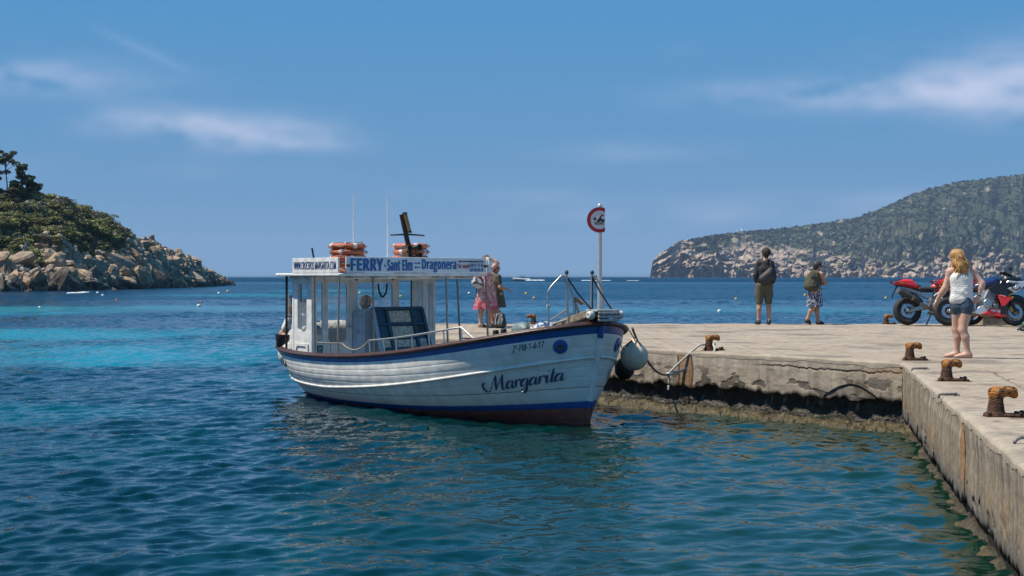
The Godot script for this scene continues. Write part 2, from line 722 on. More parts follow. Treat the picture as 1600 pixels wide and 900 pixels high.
func waves(ta: PackedFloat32Array, tb: PackedFloat32Array, x: float, d: float, z: float) -> float:
	x /= z
	d /= z
	var a := wave_at(ta, x / 7.3 + d * 0.0031, (d - x * 0.11) / 7.3) * 7.3
	var b := wave_at(tb, (x * 0.87 + d * 0.49) / 3.1, (d * 0.87 - x * 0.49) / 3.1) * 3.1
	var gust := 0.85 + 0.35 * N2.get_noise_2d(x * 0.12, d * 0.05)
	return (a + b + 5.0 * a * maxf(a, 0.0) + 7.0 * b * maxf(b, 0.0)) * z * gust


const SAND := [[-33.0, 84.0, 15.0, 13.0, 1.0], [-20.0, 88.0, 14.0, 9.0, 0.6], [-17.0, 50.0, 8.5, 5.5, 1.0], [-12.5, 36.0, 6.5, 6.5, 1.0], [-9.0, 43.0, 4.0, 3.0, 0.4], [-1.0, 82.0, 10.0, 6.0, 0.3], [14.0, 86.0, 16.0, 8.0, 0.5], [27.0, 75.0, 12.0, 5.0, 0.2], [-24.0, 200.0, 8.0, 18.0, 0.9], [-26.0, 150.0, 12.0, 14.0, 0.5], [-7.5, 21.0, 2.2, 2.0, 0.25], [-4.2, 28.0, 2.0, 2.0, 0.3]]

func sea_color(x: float, z: float) -> Color:      # pale sand and dark weed show through; near in, light dapples are painted on
	var d := -z
	var wob := N1.get_noise_2d(x * 0.11, z * 0.06) * 1.1 + N3.get_noise_2d(x * 0.4, z * 0.13) * 0.55
	var s := 0.0
	for p in SAND:
		var u: float = (x - p[0]) / p[2]
		var w: float = (d - p[1]) / p[3]
		var q := u * u + w * w + wob
		if q < 1.6:
			s = maxf(s, p[4] * smoothstep(1.6, -0.1, q))
	var deep := Color(0.0025, 0.030, 0.070)
	var near := Color(0.0013, 0.0125, 0.0175)
	var c := near.lerp(deep, smoothstep(14.0, 75.0, d))
	c = c.lerp(Color(0.009, 0.205, 0.28), s * 0.9)
	var light_dapple := smoothstep(0.05, 0.4, N2.get_noise_2d(x * 0.35 + 40.0, z * 0.2))
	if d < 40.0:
		c = c.lerp(Color(0.008, 0.085, 0.09), light_dapple * 0.13 * smoothstep(40.0, 15.0, d))  # turquoise blotches in the colour imitate light rippling on the bottom
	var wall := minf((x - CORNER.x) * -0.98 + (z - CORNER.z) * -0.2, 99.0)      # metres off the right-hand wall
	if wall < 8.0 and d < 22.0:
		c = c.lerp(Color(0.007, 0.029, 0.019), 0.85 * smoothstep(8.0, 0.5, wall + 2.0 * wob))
	return c


func build_sea() -> void:
	var ta := wave_tile(1, 4, 16, 44, 0.07, 1.3, 0.5)
	var tb := wave_tile(2, 5, 24, 48, 0.19, 1.65, 0.55)
	tile = ta
	var m := MB.new()
	# near water: real waves, finer towards the camera
	var depths := [3.6]
	while depths[-1] < 520.0:
		depths.append(depths[-1] * (1.0031 if depths[-1] < 80.0 else 1.006) + 0.001)
	var nc := 560
	var nr: int = depths.size()
	var hs := PackedFloat32Array()
	hs.resize(nr * nc)
	for r in nr:
		var d: float = depths[r]
		var fade := smoothstep(520.0, 300.0, d)
		var z0 := 1.0 if d < 110.0 else (2.0 if d < 240.0 else 4.0)       # far off, only the longer waves
		var z1 := z0 * 2.0 if z0 < 3.0 else z0
		var mix := smoothstep(80.0, 110.0, d) if d < 110.0 else smoothstep(180.0, 240.0, d)
		for k in nc:
			var x := (float(k) / (nc - 1) - 0.5) * (d + 7.0)
			var hgt := waves(ta, tb, x, d, z0)
			if mix > 0.0 and z1 > z0:
				hgt = lerpf(hgt, waves(ta, tb, x, d, z1), mix)
			hs[r * nc + k] = hgt * fade
	for r in nr:
		var d: float = depths[r]
		for k in nc:
			var x := (float(k) / (nc - 1) - 0.5) * (d + 7.0)
			var kl := maxi(k - 1, 0)
			var kr := mini(k + 1, nc - 1)
			var rl := maxi(r - 1, 0)
			var rr := mini(r + 1, nr - 1)
			var gx := (hs[r * nc + kr] - hs[r * nc + kl]) / ((kr - kl) * (d + 7.0) / (nc - 1))
			var gd: float = (hs[rr * nc + k] - hs[rl * nc + k]) / (depths[rr] - depths[rl])
			m.v.append(Vector3(x, hs[r * nc + k], -d))
			m.n.append(Vector3(-gx, 1.0, gd).normalized())
			m.uv.append(Vector2.ZERO)
	var coarse := {}
	for r in nr:
		for k in nc:
			if r % 6 == 0 and k % 6 == 0:
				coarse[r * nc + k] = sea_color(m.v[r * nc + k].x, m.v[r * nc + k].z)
	for r in nr:
		for k in nc:
			var r0 := r - r % 6
			var k0 := k - k % 6
			var r1 := r0 + 6 if r0 + 6 < nr else r0
			var k1 := k0 + 6 if k0 + 6 < nc else k0
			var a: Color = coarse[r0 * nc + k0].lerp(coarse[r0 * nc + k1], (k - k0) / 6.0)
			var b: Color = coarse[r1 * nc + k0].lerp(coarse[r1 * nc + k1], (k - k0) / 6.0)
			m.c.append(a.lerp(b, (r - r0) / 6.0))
	# open water out to the horizon
	var far := MB.new()
	var rows := [depths[-1], 600.0, 900.0, 1500.0, 3000.0, 9000.0]
	var cols := 90
	for d in rows:
		for k in cols + 1:
			var x: float = (float(k) / cols - 0.5) * (d + 7.0)
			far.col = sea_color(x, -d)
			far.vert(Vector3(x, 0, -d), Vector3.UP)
	for r in rows.size() - 1:
		for k in cols:
			var a := r * (cols + 1) + k
			far.tri(a, a + 1, a + cols + 2)
			far.tri(a, a + cols + 2, a + cols + 1)
	# water either side of the view and behind it
	for s in [-1.0, 1.0]:
		far.col = Color(0.0025, 0.030, 0.070)
		far.quad(Vector3(s * 5.3, 0, -3.6), Vector3(s * 4503.5, 0, -9000), Vector3(s * 9000, 0, -9000), Vector3(s * 9000, 0, -3.6), Vector3.UP)
	far.quad(Vector3(-9000, 0, -3.6), Vector3(9000, 0, -3.6), Vector3(9000, 0, 3000), Vector3(-9000, 0, 3000), Vector3.UP)
	# the farther the water, the more its unseen small waves turn away from the low sky
	var micro := tile_image(wave_tile(5, 5, 26, 40, 0.2, 1.5, 0.8))
	var from := 0
	for band in [[30.0, 0.38, 0.02, 0.45], [45.0, 0.31, 0.05, 0.45], [70.0, 0.25, 0.1, 0.5], [120.0, 0.19, 0.16, 0.5], [9999.0, 0.13, 0.25, 0.2]]:
		var to := from
		while to < nr - 1 and depths[to] < band[0]:
			to += 1
		var part := MB.new()
		part.v = m.v.slice(from * nc, (to + 1) * nc)
		part.n = m.n.slice(from * nc, (to + 1) * nc)
		part.c = m.c.slice(from * nc, (to + 1) * nc)
		part.uv = m.uv.slice(from * nc, (to + 1) * nc)
		for r in to - from:
			for k in nc - 1:
				var a := r * nc + k
				part.i.append_array(PackedInt32Array([a, a + nc, a + 1, a + 1, a + nc, a + nc + 1]))
		from = to
		var w := mat("sea_water_%d" % band[0], Color.WHITE, band[2], 0.0, 0.0, 0.0, 1.0, true, band[1])
		w.uv1_triplanar = true
		w.uv1_world_triplanar = true
		w.uv1_scale = Vector3.ONE / 1.3
		w.heightmap_enabled = true
		w.heightmap_texture = micro
		w.heightmap_scale = band[3]
		tag(obj("sea", part, w), "", "", "", "structure")
	var fw := mat("sea_water_far", Color.WHITE, 0.4, 0.0, 0.0, 0.0, 1.0, true, 0.1)
	fw.uv1_triplanar = true
	fw.uv1_world_triplanar = true
	fw.uv1_scale = Vector3.ONE / 7.3
	fw.normal_enabled = true
	fw.normal_texture = tile_normals(ta, tb)
	fw.normal_scale = 1.0
	tag(obj("sea", far, fw), "", "", "", "structure")


func tile_image(t: PackedFloat32Array) -> ImageTexture:
	var im := Image.create_empty(TILE, TILE, false, Image.FORMAT_L8)
	var most := 0.0
	for q in t:
		most = maxf(most, absf(q))
	for z in TILE:
		for x in TILE:
			var g := 0.5 + 0.5 * t[z * TILE + x] / most
			im.set_pixel(x, z, Color(g, g, g))
	return ImageTexture.create_from_image(im)


func tile_normals(t: PackedFloat32Array, u: PackedFloat32Array) -> ImageTexture:
	var im := Image.create_empty(TILE * 2, TILE * 2, false, Image.FORMAT_RGB8)
	var e := 0.5 / TILE
	for z in TILE * 2:
		for x in TILE * 2:
			var p := Vector2(x, z) / (TILE * 2.0)
			var q := p * 2.0
			var g := Vector2((wave_at(t, p.x + e, p.y) - wave_at(t, p.x - e, p.y)) / (2 * e) + (wave_at(u, q.x + e, q.y) - wave_at(u, q.x - e, q.y)) / (2 * e), (wave_at(t, p.x, p.y + e) - wave_at(t, p.x, p.y - e)) / (2 * e) + (wave_at(u, q.x, q.y + e) - wave_at(u, q.x, q.y - e)) / (2 * e))
			g *= 1.5
			var n := Vector3(-g.x, g.y, 1.0).normalized() * 0.5 + Vector3.ONE * 0.5
			im.set_pixel(x, z, Color(n.x, n.y, n.z))
	return ImageTexture.create_from_image(im)


func along(line: Array, x: float) -> float:       # piecewise-linear lookup in [[x, y], ...]
	for k in line.size() - 1:
		if x <= line[k + 1][0] or k == line.size() - 2:
			return lerpf(line[k][1], line[k + 1][1], clampf((x - line[k][0]) / (line[k + 1][0] - line[k][0]), 0.0, 1.0))
	return 0.0


# Across the channel: cliffs about 2.5 km off, scrub and pale rock. Bearings are tangents of the angle to the right of the view axis.
const FAR_RIDGE := [[0.0955, 0.0], [0.0968, 0.0], [0.0990, 38.9], [0.1035, 53.3], [0.1170, 82.1], [0.1305, 89.3], [0.1575, 100.8], [0.1800, 108.0], [0.2025, 115.2], [0.2250, 125.3], [0.2430, 135.4], [0.2610, 158.4], [0.2790, 182.9], [0.2925, 200.2], [0.3150, 216.0], [0.3375, 224.6], [0.3600, 233.3], [0.4199, 262.1], [0.5000, 233.3]]

func build_far_headland() -> void:
	var mb := MB.new()
	var cols := 560
	var rows := 130
	var pts := []
	var tints := []
	for r in rows + 1:
		var ring := PackedVector3Array()
		var tint := PackedColorArray()
		var s := 0.8 * pow(float(r) / rows / 0.85, 1.7) if r < rows * 0.85 else 0.8 + 0.2 * (float(r) / rows - 0.85) / 0.15
		for k in cols + 1:
			var q := 0.0965 + (0.46 - 0.0965) * pow(float(k) / cols, 1.25)
			var top := along(FAR_RIDGE, q)
			var d := 2550.0 + 650.0 * minf(s / 0.8, 1.0) * smoothstep(0.09, 0.2, q) + 900.0 * maxf(s - 0.8, 0.0)
			d -= (70.0 * N1.get_noise_1d(q * 45.0) + 60.0 * N1.get_noise_2d(q * 60.0, s * 5.0)) * (1.0 - 0.6 * s)
			d += 60.0 * N3.get_noise_2d(q * 160.0, s * 25.0) * smoothstep(0.5, 0.0, s)
			var x := q * d
			var n1 := N1.get_noise_2d(x * 0.006, d * 0.006)
			var n2 := N3.get_noise_2d(x * 0.03, d * 0.02 + s * 6.0)
			var u := minf(s / 0.8, 1.0)
			var cliff := lerpf(0.22, 0.55, smoothstep(0.10, 0.30, q))
			var h := top * pow(u, lerpf(0.42, 0.85, smoothstep(0.1, 0.28, q))) * (d / 3200.0)
			h += (n1 * 16.0 + n2 * 9.0) * sin(PI * minf(u * 1.02, 1.0)) * clampf(top / 120.0, 0.1, 1.3) + n2 * 2.0
			h += absf(N2.get_noise_2d(x * 0.02, s * 9.0)) * 12.0 * smoothstep(0.3, 0.0, u) * minf(top / 60.0, 1.0)
			h -= 9.0 * (1.0 - absf(N2.get_noise_2d(x * 0.005 + h * 0.006, 3.0)) * 3.0) * smoothstep(0.0, 0.25, u) * smoothstep(1.0, 0.7, u) * minf(top / 150.0, 1.0)
			if s > 0.8:
				h *= 1.0 - (s - 0.8) * 4.0
			if r == 0:
				h = -2.0
			ring.append(Vector3(x, h, -d))
			# pale rock low down and on the western cliffs, dark scrub above
			var rag := N3.get_noise_2d(x * 0.018 - h * 0.01, h * 0.03)
			var fine := N2.get_noise_2d(x * 0.085 - h * 0.10, h * 0.11 + x * 0.02)
			var band := along([[0.09, 95.0], [0.125, 78.0], [0.14, 40.0], [0.152, 62.0], [0.163, 98.0], [0.174, 66.0], [0.2, 46.0], [0.23, 30.0], [0.27, 26.0], [0.33, 34.0], [0.4, 26.0]], q)
			var t := smoothstep(10.0, -14.0, h - band + 48.0 * rag) * lerpf(1.0, smoothstep(0.42, 0.18, fine + 0.35 * rag), smoothstep(0.112, 0.13, q))
			var fleck := fine + 0.5 * N3.get_noise_2d(x * 0.03, h * 0.05)
			t = maxf(t, smoothstep(lerpf(0.34, 0.52, smoothstep(60.0, 150.0, h)), 0.62, fleck) * 0.8)
			var stone := Color(0.41, 0.315, 0.24).lerp(Color(0.21, 0.165, 0.135), clampf(0.45 + 1.2 * N3.get_noise_2d(x * 0.07 - h * 0.05, h * 0.12), 0.0, 1.0))
			var scrub := Color(0.032, 0.046, 0.028).lerp(Color(0.066, 0.072, 0.042), clampf(0.4 + 0.8 * N2.get_noise_2d(x * 0.05, h * 0.06), 0.0, 1.0))
			tint.append(scrub.lerp(stone, t))
		pts.append(ring)
		tints.append(tint)
	mb.grid(pts)
	for r in rows + 1:
		for k in cols + 1:
			mb.c[r * (cols + 1) + k] = tints[r][k]
	var hill := obj("far_headland", mb, mat("far_slope", Color.WHITE, 0.95, 0.0, 0.0, 0.0, 1.0, true, 0.2))
	tag(hill, "", "", "", "structure")
	# trees and bushes over the slope, as one mass
	var mm := MultiMesh.new()
	mm.transform_format = MultiMesh.TRANSFORM_3D
	mm.use_colors = true
	mm.mesh = leaf_mass(40, [[Vector3(0, 0.5, 0), 0.8, 0.8], [Vector3(0.6, 0.4, 0.2), 0.6, 0.7], [Vector3(-0.5, 0.45, -0.2), 0.65, 0.7]], 60, 0.55, Color(0.75, 0.75, 0.75), Color(1, 1, 1))
	var r2 := RandomNumberGenerator.new()
	r2.seed = 5
	var spots := []
	while spots.size() < 11000:
		var k := int(pow(r2.randf(), 0.75) * cols)
		var r := int(pow(r2.randf(), 0.6) * rows * 0.86)
		if tints[r][k].r < 0.09 and pts[r][k].y > 8.0:
			spots.append([pts[r][k] + Vector3(r2.randf_range(-4, 4), -0.6, r2.randf_range(-4, 4)), r2.randf_range(1.2, 3.0)])
	mm.instance_count = spots.size()
	for k in spots.size():
		var s: float = spots[k][1]
		mm.set_instance_transform(k, at(spots[k][0], r2.randf() * TAU, Vector3(s, s * 0.9, s)))
		var g := r2.randf_range(0.75, 1.1)
		mm.set_instance_color(k, Color(0.048 * g, 0.060 * g, 0.038 * g))
	var o := MultiMeshInstance3D.new()
	o.name = "scrub"
	o.multimesh = mm
	o.material_override = mat("far_leaves", Color.WHITE, 0.9, 0.0, 0.0, 0.0, 1.0, true, 0.2)
	add_child(o)
	tag(o, "dark green trees and scrub covering the far hillside", "scrub", "", "stuff")
	# the little white lighthouse on the shoulder of the hill
	var best := Vector3(0, 0, 0)
	for r in rows:
		for k in cols:
			var p: Vector3 = pts[r][k]
			if absf(p.x / -p.z - 0.1612) < 0.0008 and p.y / -p.z > best.y:
				best = Vector3(p.x, p.y / -p.z, p.z)
	var lh := thing("lighthouse", "tiny white lighthouse on the ridge of the far headland", "lighthouse", at(Vector3(best.x, best.y * -best.z - 1.0, best.z)))
	obj("tower", MB.new().lathe([Vector2(2.6, 0), Vector2(2.0, 7), Vector2(1.8, 9), Vector2(2.5, 9.1), Vector2(2.5, 9.7), Vector2(0.01, 9.7)]), mat("lime_wash", Color(0.75, 0.74, 0.72), 0.7), lh)
	obj("lantern", MB.new().lathe([Vector2(1.3, 9.7), Vector2(1.3, 11.4), Vector2(1.6, 11.5), Vector2(0.01, 13.0)]), mat("lantern_grey", Color(0.2, 0.22, 0.25), 0.4), lh)
	obj("keeper_house", MB.new().box(Vector3(11, 4.5, 7), at(Vector3(-6, 2.0, 2))), mats["lime_wash"], lh)


var CELLS := FastNoiseLite.new()

const NEAR_SHORE := [[-0.56, 176.0], [-0.45, 180.0], [-0.36, 186.0], [-0.315, 196.0], [-0.27, 220.0], [-0.225, 258.0], [-0.2, 298.0], [-0.1955, 316.0]]
const NEAR_RIDGE := [[-0.56, 27.0], [-0.45, 21.0], [-0.39, 16.5], [-0.36, 14.8], [-0.333, 14.4], [-0.306, 13.4], [-0.288, 11.6], [-0.270, 9.3], [-0.2633, 8.0], [-0.252, 7.5], [-0.2295, 5.3], [-0.2115, 2.6], [-0.2025, 1.2], [-0.1955, 0.1]]

func near_point(q: float, s: float) -> Vector3:  # a point of the island's slope: bearing q, 0 at the shore to 1 at the ridge
	var top := along(NEAR_RIDGE, q)
	var shore := along(NEAR_SHORE, q)
	var d := shore + (3.0 + top * 2.0) * s
	var x := q * d
	var u := minf(s, 1.0)
	var h := top * (0.55 * u + 0.45 * smoothstep(0.0, 1.0, u)) * (1.0 + 0.10 * (1.0 - u)) + 0.15
	h += (N1.get_noise_2d(x * 0.09, d * 0.09) * 1.5 + N3.get_noise_2d(x * 0.25, d * 0.25) * 0.8 + absf(N3.get_noise_2d(x * 0.16 + 30.0, h * 0.5)) * 1.6 * (1.0 - u)) * minf(top / 7.0, 1.0) * (0.3 + u * 0.5)
	if u < 0.95:
		var cx := x * 0.42 + N1.get_noise_2d(x * 0.3, h) * 0.6
		h += (CELLS.get_noise_2d(cx, d * 0.25 + h * 0.5) * 0.9 + CELLS.get_noise_2d(cx * 2.3 + 9.0, d * 0.6 + h) * 0.4) * minf(top / 6.0, 1.0) * smoothstep(0.95, 0.5, u)
	if s > 1.0:
		h -= (s - 1.0) * top * 1.6
	return Vector3(x, h, -d)


func build_near_headland() -> void:
	CELLS.seed = 8
	CELLS.frequency = 1.0
	CELLS.noise_type = FastNoiseLite.TYPE_CELLULAR
	CELLS.cellular_return_type = FastNoiseLite.RETURN_CELL_VALUE
	CELLS.fractal_type = FastNoiseLite.FRACTAL_NONE
	var mb := MB.new()
	var pts := []
	var cols := 540
	var rows := 170
	var tints := []
	for r in rows + 1:
		var ring := PackedVector3Array()
		var tint := PackedColorArray()
		var s := 1.7 * r / rows
		for k in cols + 1:
			var q := -0.56 + (0.56 - 0.1955) * k / cols
			var p := near_point(q, s)
			if r == 0:
				p.y = -0.8
			ring.append(p)
			var stone := Color(0.50, 0.375, 0.265).lerp(Color(0.34, 0.255, 0.185), clampf(0.5 + N1.get_noise_2d(p.x * 0.3, p.y * 0.5) * 1.2, 0.0, 1.0))
			stone = stone.lerp(Color(0.33, 0.20, 0.11), 0.5 * smoothstep(0.1, 0.5, N2.get_noise_2d(p.x * 0.12, p.y * 0.3)))
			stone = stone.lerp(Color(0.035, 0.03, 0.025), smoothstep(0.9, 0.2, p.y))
			var soil := Color(0.06, 0.07, 0.03).lerp(Color(0.11, 0.10, 0.05), clampf(0.5 + N2.get_noise_2d(p.x * 0.5, p.z * 0.5), 0.0, 1.0))
			tint.append(stone.lerp(soil, green(q, s)))
		pts.append(ring)
		tints.append(tint)
	mb.grid(pts)
	for r in rows + 1:
		for k in cols + 1:
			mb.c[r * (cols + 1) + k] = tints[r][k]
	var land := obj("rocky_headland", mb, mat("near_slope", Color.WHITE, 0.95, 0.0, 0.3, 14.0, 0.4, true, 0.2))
	tag(land, "", "", "", "structure")
	# boulders
	var shapes := []
	for k in 10:
		shapes.append(rock_mesh(100 + k, 9))
	var tones := [mat("stone_grey", Color(0.47, 0.365, 0.27), 0.95, 0, 0.35, 10.0, 0.5, false, 0.2), mat("stone_tan", Color(0.54, 0.395, 0.27), 0.95, 0, 0.35, 10.0, 0.5, false, 0.2), mat("stone_ochre", Color(0.46, 0.30, 0.175), 0.95, 0, 0.35, 10.0, 0.5, false, 0.2), mat("stone_dark", Color(0.17, 0.145, 0.12), 0.9, 0, 0.35, 10.0, 0.5, false, 0.2)]
	var r2 := RandomNumberGenerator.new()
	r2.seed = 31
	var placed := 0
	while placed < 290:
		var q := r2.randf_range(-0.375, -0.196)
		var s := pow(r2.randf(), 1.35) * 1.05
		if green(q, s) > 0.45 and r2.randf() > 0.035:
			continue
		var p := near_point(q, s)
		var size := (0.38 + 1.25 * pow(r2.randf(), 2.6)) * (1.0 + 0.35 * smoothstep(0.6, 0.0, s))
		size *= lerpf(0.45, 1.0, smoothstep(0.5, 5.0, along(NEAR_RIDGE, q)))
		var tone := r2.randi() % 3 if p.y > 1.1 or r2.randf() < 0.25 else 3
		if tone == 2 and r2.randf() < 0.6:
			tone = 0
		var b := Basis(Vector3(r2.randfn(), r2.randfn(), r2.randfn()).normalized(), r2.randf() * TAU) * Basis.from_scale(Vector3(r2.randf_range(0.8, 1.9), r2.randf_range(0.5, 1.0), r2.randf_range(0.8, 1.3)) * size)
		obj("boulder", shapes[r2.randi() % shapes.size()], tones[tone], land, Transform3D(b, p + Vector3(0, size * 0.15, 0)))
		placed += 1
	var rubble := MultiMesh.new()
	rubble.transform_format = MultiMesh.TRANSFORM_3D
	rubble.use_colors = true
	rubble.mesh = rock_mesh(150, 5)
	var spots := []
	while spots.size() < 3200:
		var q := r2.randf_range(-0.39, -0.196)
		var s := r2.randf() * 1.1
		if green(q, s) < 0.5 or r2.randf() < 0.05:
			spots.append([near_point(q, s), r2.randf_range(0.15, 0.7)])
	rubble.instance_count = spots.size()
	for k in spots.size():
		rubble.set_instance_transform(k, Transform3D(Basis(Vector3(r2.randfn(), r2.randfn(), r2.randfn()).normalized(), r2.randf() * TAU) * Basis.from_scale(Vector3.ONE * spots[k][1]), spots[k][0]))
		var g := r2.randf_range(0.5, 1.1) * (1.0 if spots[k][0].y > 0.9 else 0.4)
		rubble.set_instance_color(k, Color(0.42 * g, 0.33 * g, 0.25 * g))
	var o := MultiMeshInstance3D.new()
	o.name = "rubble"
	o.multimesh = rubble
	o.material_override = mat("rubble_stone", Color.WHITE, 0.95, 0, 0, 0, 1, true, 0.2)
	add_child(o)
	tag(o, "loose stones scattered between the boulders of the island shore", "stones", "", "stuff")
	# shrubs
	var kinds := []
	var hues := [[Color(0.12, 0.14, 0.06), Color(0.27, 0.28, 0.125)], [Color(0.16, 0.17, 0.065), Color(0.34, 0.335, 0.14)], [Color(0.11, 0.115, 0.08), Color(0.23, 0.23, 0.165)]]
	var leaves := mat("shrub_leaves", Color.WHITE, 0.8, 0, 0, 0, 1, true, 0.3)
	leaves.backlight_enabled = true
	leaves.backlight = Color(0.25, 0.3, 0.1)
	for k in 6:
		var lumps := []
		for j in 7:
			lumps.append([Vector3(r2.randf_range(-0.8, 0.8), r2.randf_range(0.0, 0.35), r2.randf_range(-0.7, 0.7)), r2.randf_range(0.35, 0.65), r2.randf_range(0.55, 0.85)])
		kinds.append(leaf_mass(60 + k, lumps, 620, 0.11, hues[k % 3][0], hues[k % 3][1]))
	var names := ["low rounded green maquis bush growing among others on the island slope", "bright green dense bush growing among others on the island slope", "dusty grey-green bush growing among others on the island slope"]
	var groups := ["dark green bushes on the island slope", "bright green bushes on the island slope", "grey-green bushes on the island slope"]
	placed = 0
	var tries := 0
	while placed < 290 and tries < 20000:
		tries += 1
		var q := r2.randf_range(-0.385, -0.24)
		var s := r2.randf() * 1.05
		if green(q, s) < 0.55:
			continue
		var p := near_point(q, s)
		var k := r2.randi() % 6
		if k % 3 == 2 and r2.randf() < 0.5:
			k -= 1
		var sz := r2.randf_range(0.7, 1.75) * lerpf(1.0, 0.45, smoothstep(-0.30, -0.25, q))
		var sh := obj("shrub", kinds[k], leaves, null, at(p - Vector3(0, 0.15, 0), r2.randf() * TAU, Vector3(sz, sz * r2.randf_range(0.5, 0.85), sz)))
		tag(sh, names[k % 3], "shrub", groups[k % 3])
		placed += 1
	# ground cover between them
	var cover := MultiMesh.new()
	cover.transform_format = MultiMesh.TRANSFORM_3D
	cover.use_colors = true
	cover.mesh = leaf_mass(71, [[Vector3(0, 0.1, 0), 0.5, 0.6], [Vector3(0.4, 0.1, 0.3), 0.4, 0.6], [Vector3(-0.4, 0.05, -0.2), 0.45, 0.6]], 150, 0.13, Color(0.5, 0.5, 0.5), Color(1, 1, 1))
	spots = []
	while spots.size() < 2600:
		var q := r2.randf_range(-0.42, -0.215)
		var s := r2.randf() * 1.2
		if green(q, s) > 0.35 + 0.3 * r2.randf():
			spots.append([near_point(q, s), r2.randf_range(0.5, 1.3)])
	cover.instance_count = spots.size()
	for k in spots.size():
		var g := r2.randf_range(0.7, 1.2)
		cover.set_instance_transform(k, at(spots[k][0], r2.randf() * TAU, Vector3(1, 0.8, 1) * spots[k][1]))
		cover.set_instance_color(k, Color(0.20 * g, 0.22 * g, 0.095 * g).lerp(Color(0.27, 0.24, 0.13), 0.5 * r2.randf()))
	o = MultiMeshInstance3D.new()
	o.name = "ground_cover"
	o.multimesh = cover
	o.material_override = leaves
	add_child(o)
	tag(o, "low scrub growing between the bushes of the island", "scrub", "", "stuff")
	# trees on top, at the left
	near_tree(-0.3555, 0.92, 7.0, 4.0, true, "slender pine with a bare trunk and airy crown on top of the island")
	near_tree(-0.3445, 0.95, 5.2, 3.4, false, "dark bushy tree just right of the slender pine on the island")
	near_tree(-0.3365, 0.97, 3.6, 2.8, false, "smaller dark tree at the right end of the clump on the island")
	near_tree(-0.351, 0.75, 3.6, 3.2, false, "dense round dark tree below the pine at the left edge")
	near_tree(-0.366, 0.95, 6.0, 4.0, false, "tall dark tree left of the slender pine")
	near_tree(-0.3475, 0.9, 3.2, 4.4, false, "broad low dark bush between the slender pine and the bushy tree")
	near_tree(-0.3405, 0.92, 2.8, 4.0, false, "broad low bush under the smaller tree at the right of the clump")


func green(q: float, s: float) -> float:          # how overgrown the slope is
	var line := lerpf(0.30, 0.42, smoothstep(-0.36, -0.29, q)) + 0.7 * smoothstep(-0.285, -0.252, q)
	return smoothstep(line - 0.1, line + 0.12, s + 0.28 * N1.get_noise_2d(q * 60.0, s * 3.0) + 0.1 * N2.get_noise_2d(q * 200.0, s * 12.0))


func near_tree(q: float, s: float, height: float, wide: float, bare: bool, label: String) -> void:
	var p := near_point(q, s)
	var r := RandomNumberGenerator.new()
	r.seed = int(q * -10000)
	var t := thing("pine_tree" if bare else "bushy_tree", label, "tree", at(p - Vector3(0, 0.3, 0)))
	var bark := mat("bark", Color(0.10, 0.075, 0.055), 0.95, 0, 0.4, 2.0, 2.0)
	var lumps := []
	var m := MB.new()
	m.tube(curve([Vector3(0, 0, 0), Vector3(0.15, height * 0.3, 0), Vector3(-0.05, height * 0.6, 0.1), Vector3(0.1, height * 0.92, 0)]), 0.09, 6)
	for k in (13 if bare else 26):
		var a := r.randf() * TAU
		var y := height * (r.randf_range(0.55, 1.0) if bare else r.randf_range(0.02, 1.0))
		var reach := wide * 0.5 * r.randf_range(0.3, 1.0) * (1.0 if bare else 1.15 - 0.6 * y / height)
		var e := Vector3(cos(a) * reach, y, sin(a) * reach)
		m.tube([Vector3(0, y - reach * 0.7, 0), e], [0.05, 0.02], 5)
		lumps.append([e, r.randf_range(0.28, 0.55) * height / 4.5 * (0.85 if bare else 1.1) * maxf(1.0, wide / height * 1.1), 0.55])
	obj("trunk", m, bark, t)
	obj("crown", leaf_mass(int(height * 100), lumps, 3000 if bare else 5200, 0.14, Color(0.045, 0.062, 0.03), Color(0.14, 0.155, 0.07)), mats["shrub_leaves"], t)


# ---------------------------------------------------------------- the quay

func quay_edge(d: float) -> float:               # x of the water's edge at a distance d ahead
	return along([[-3.0, 0.75], [3.2, 2.0], [19.07, 5.235], [27.2, -1.66], [34.6, -2.04]], d)


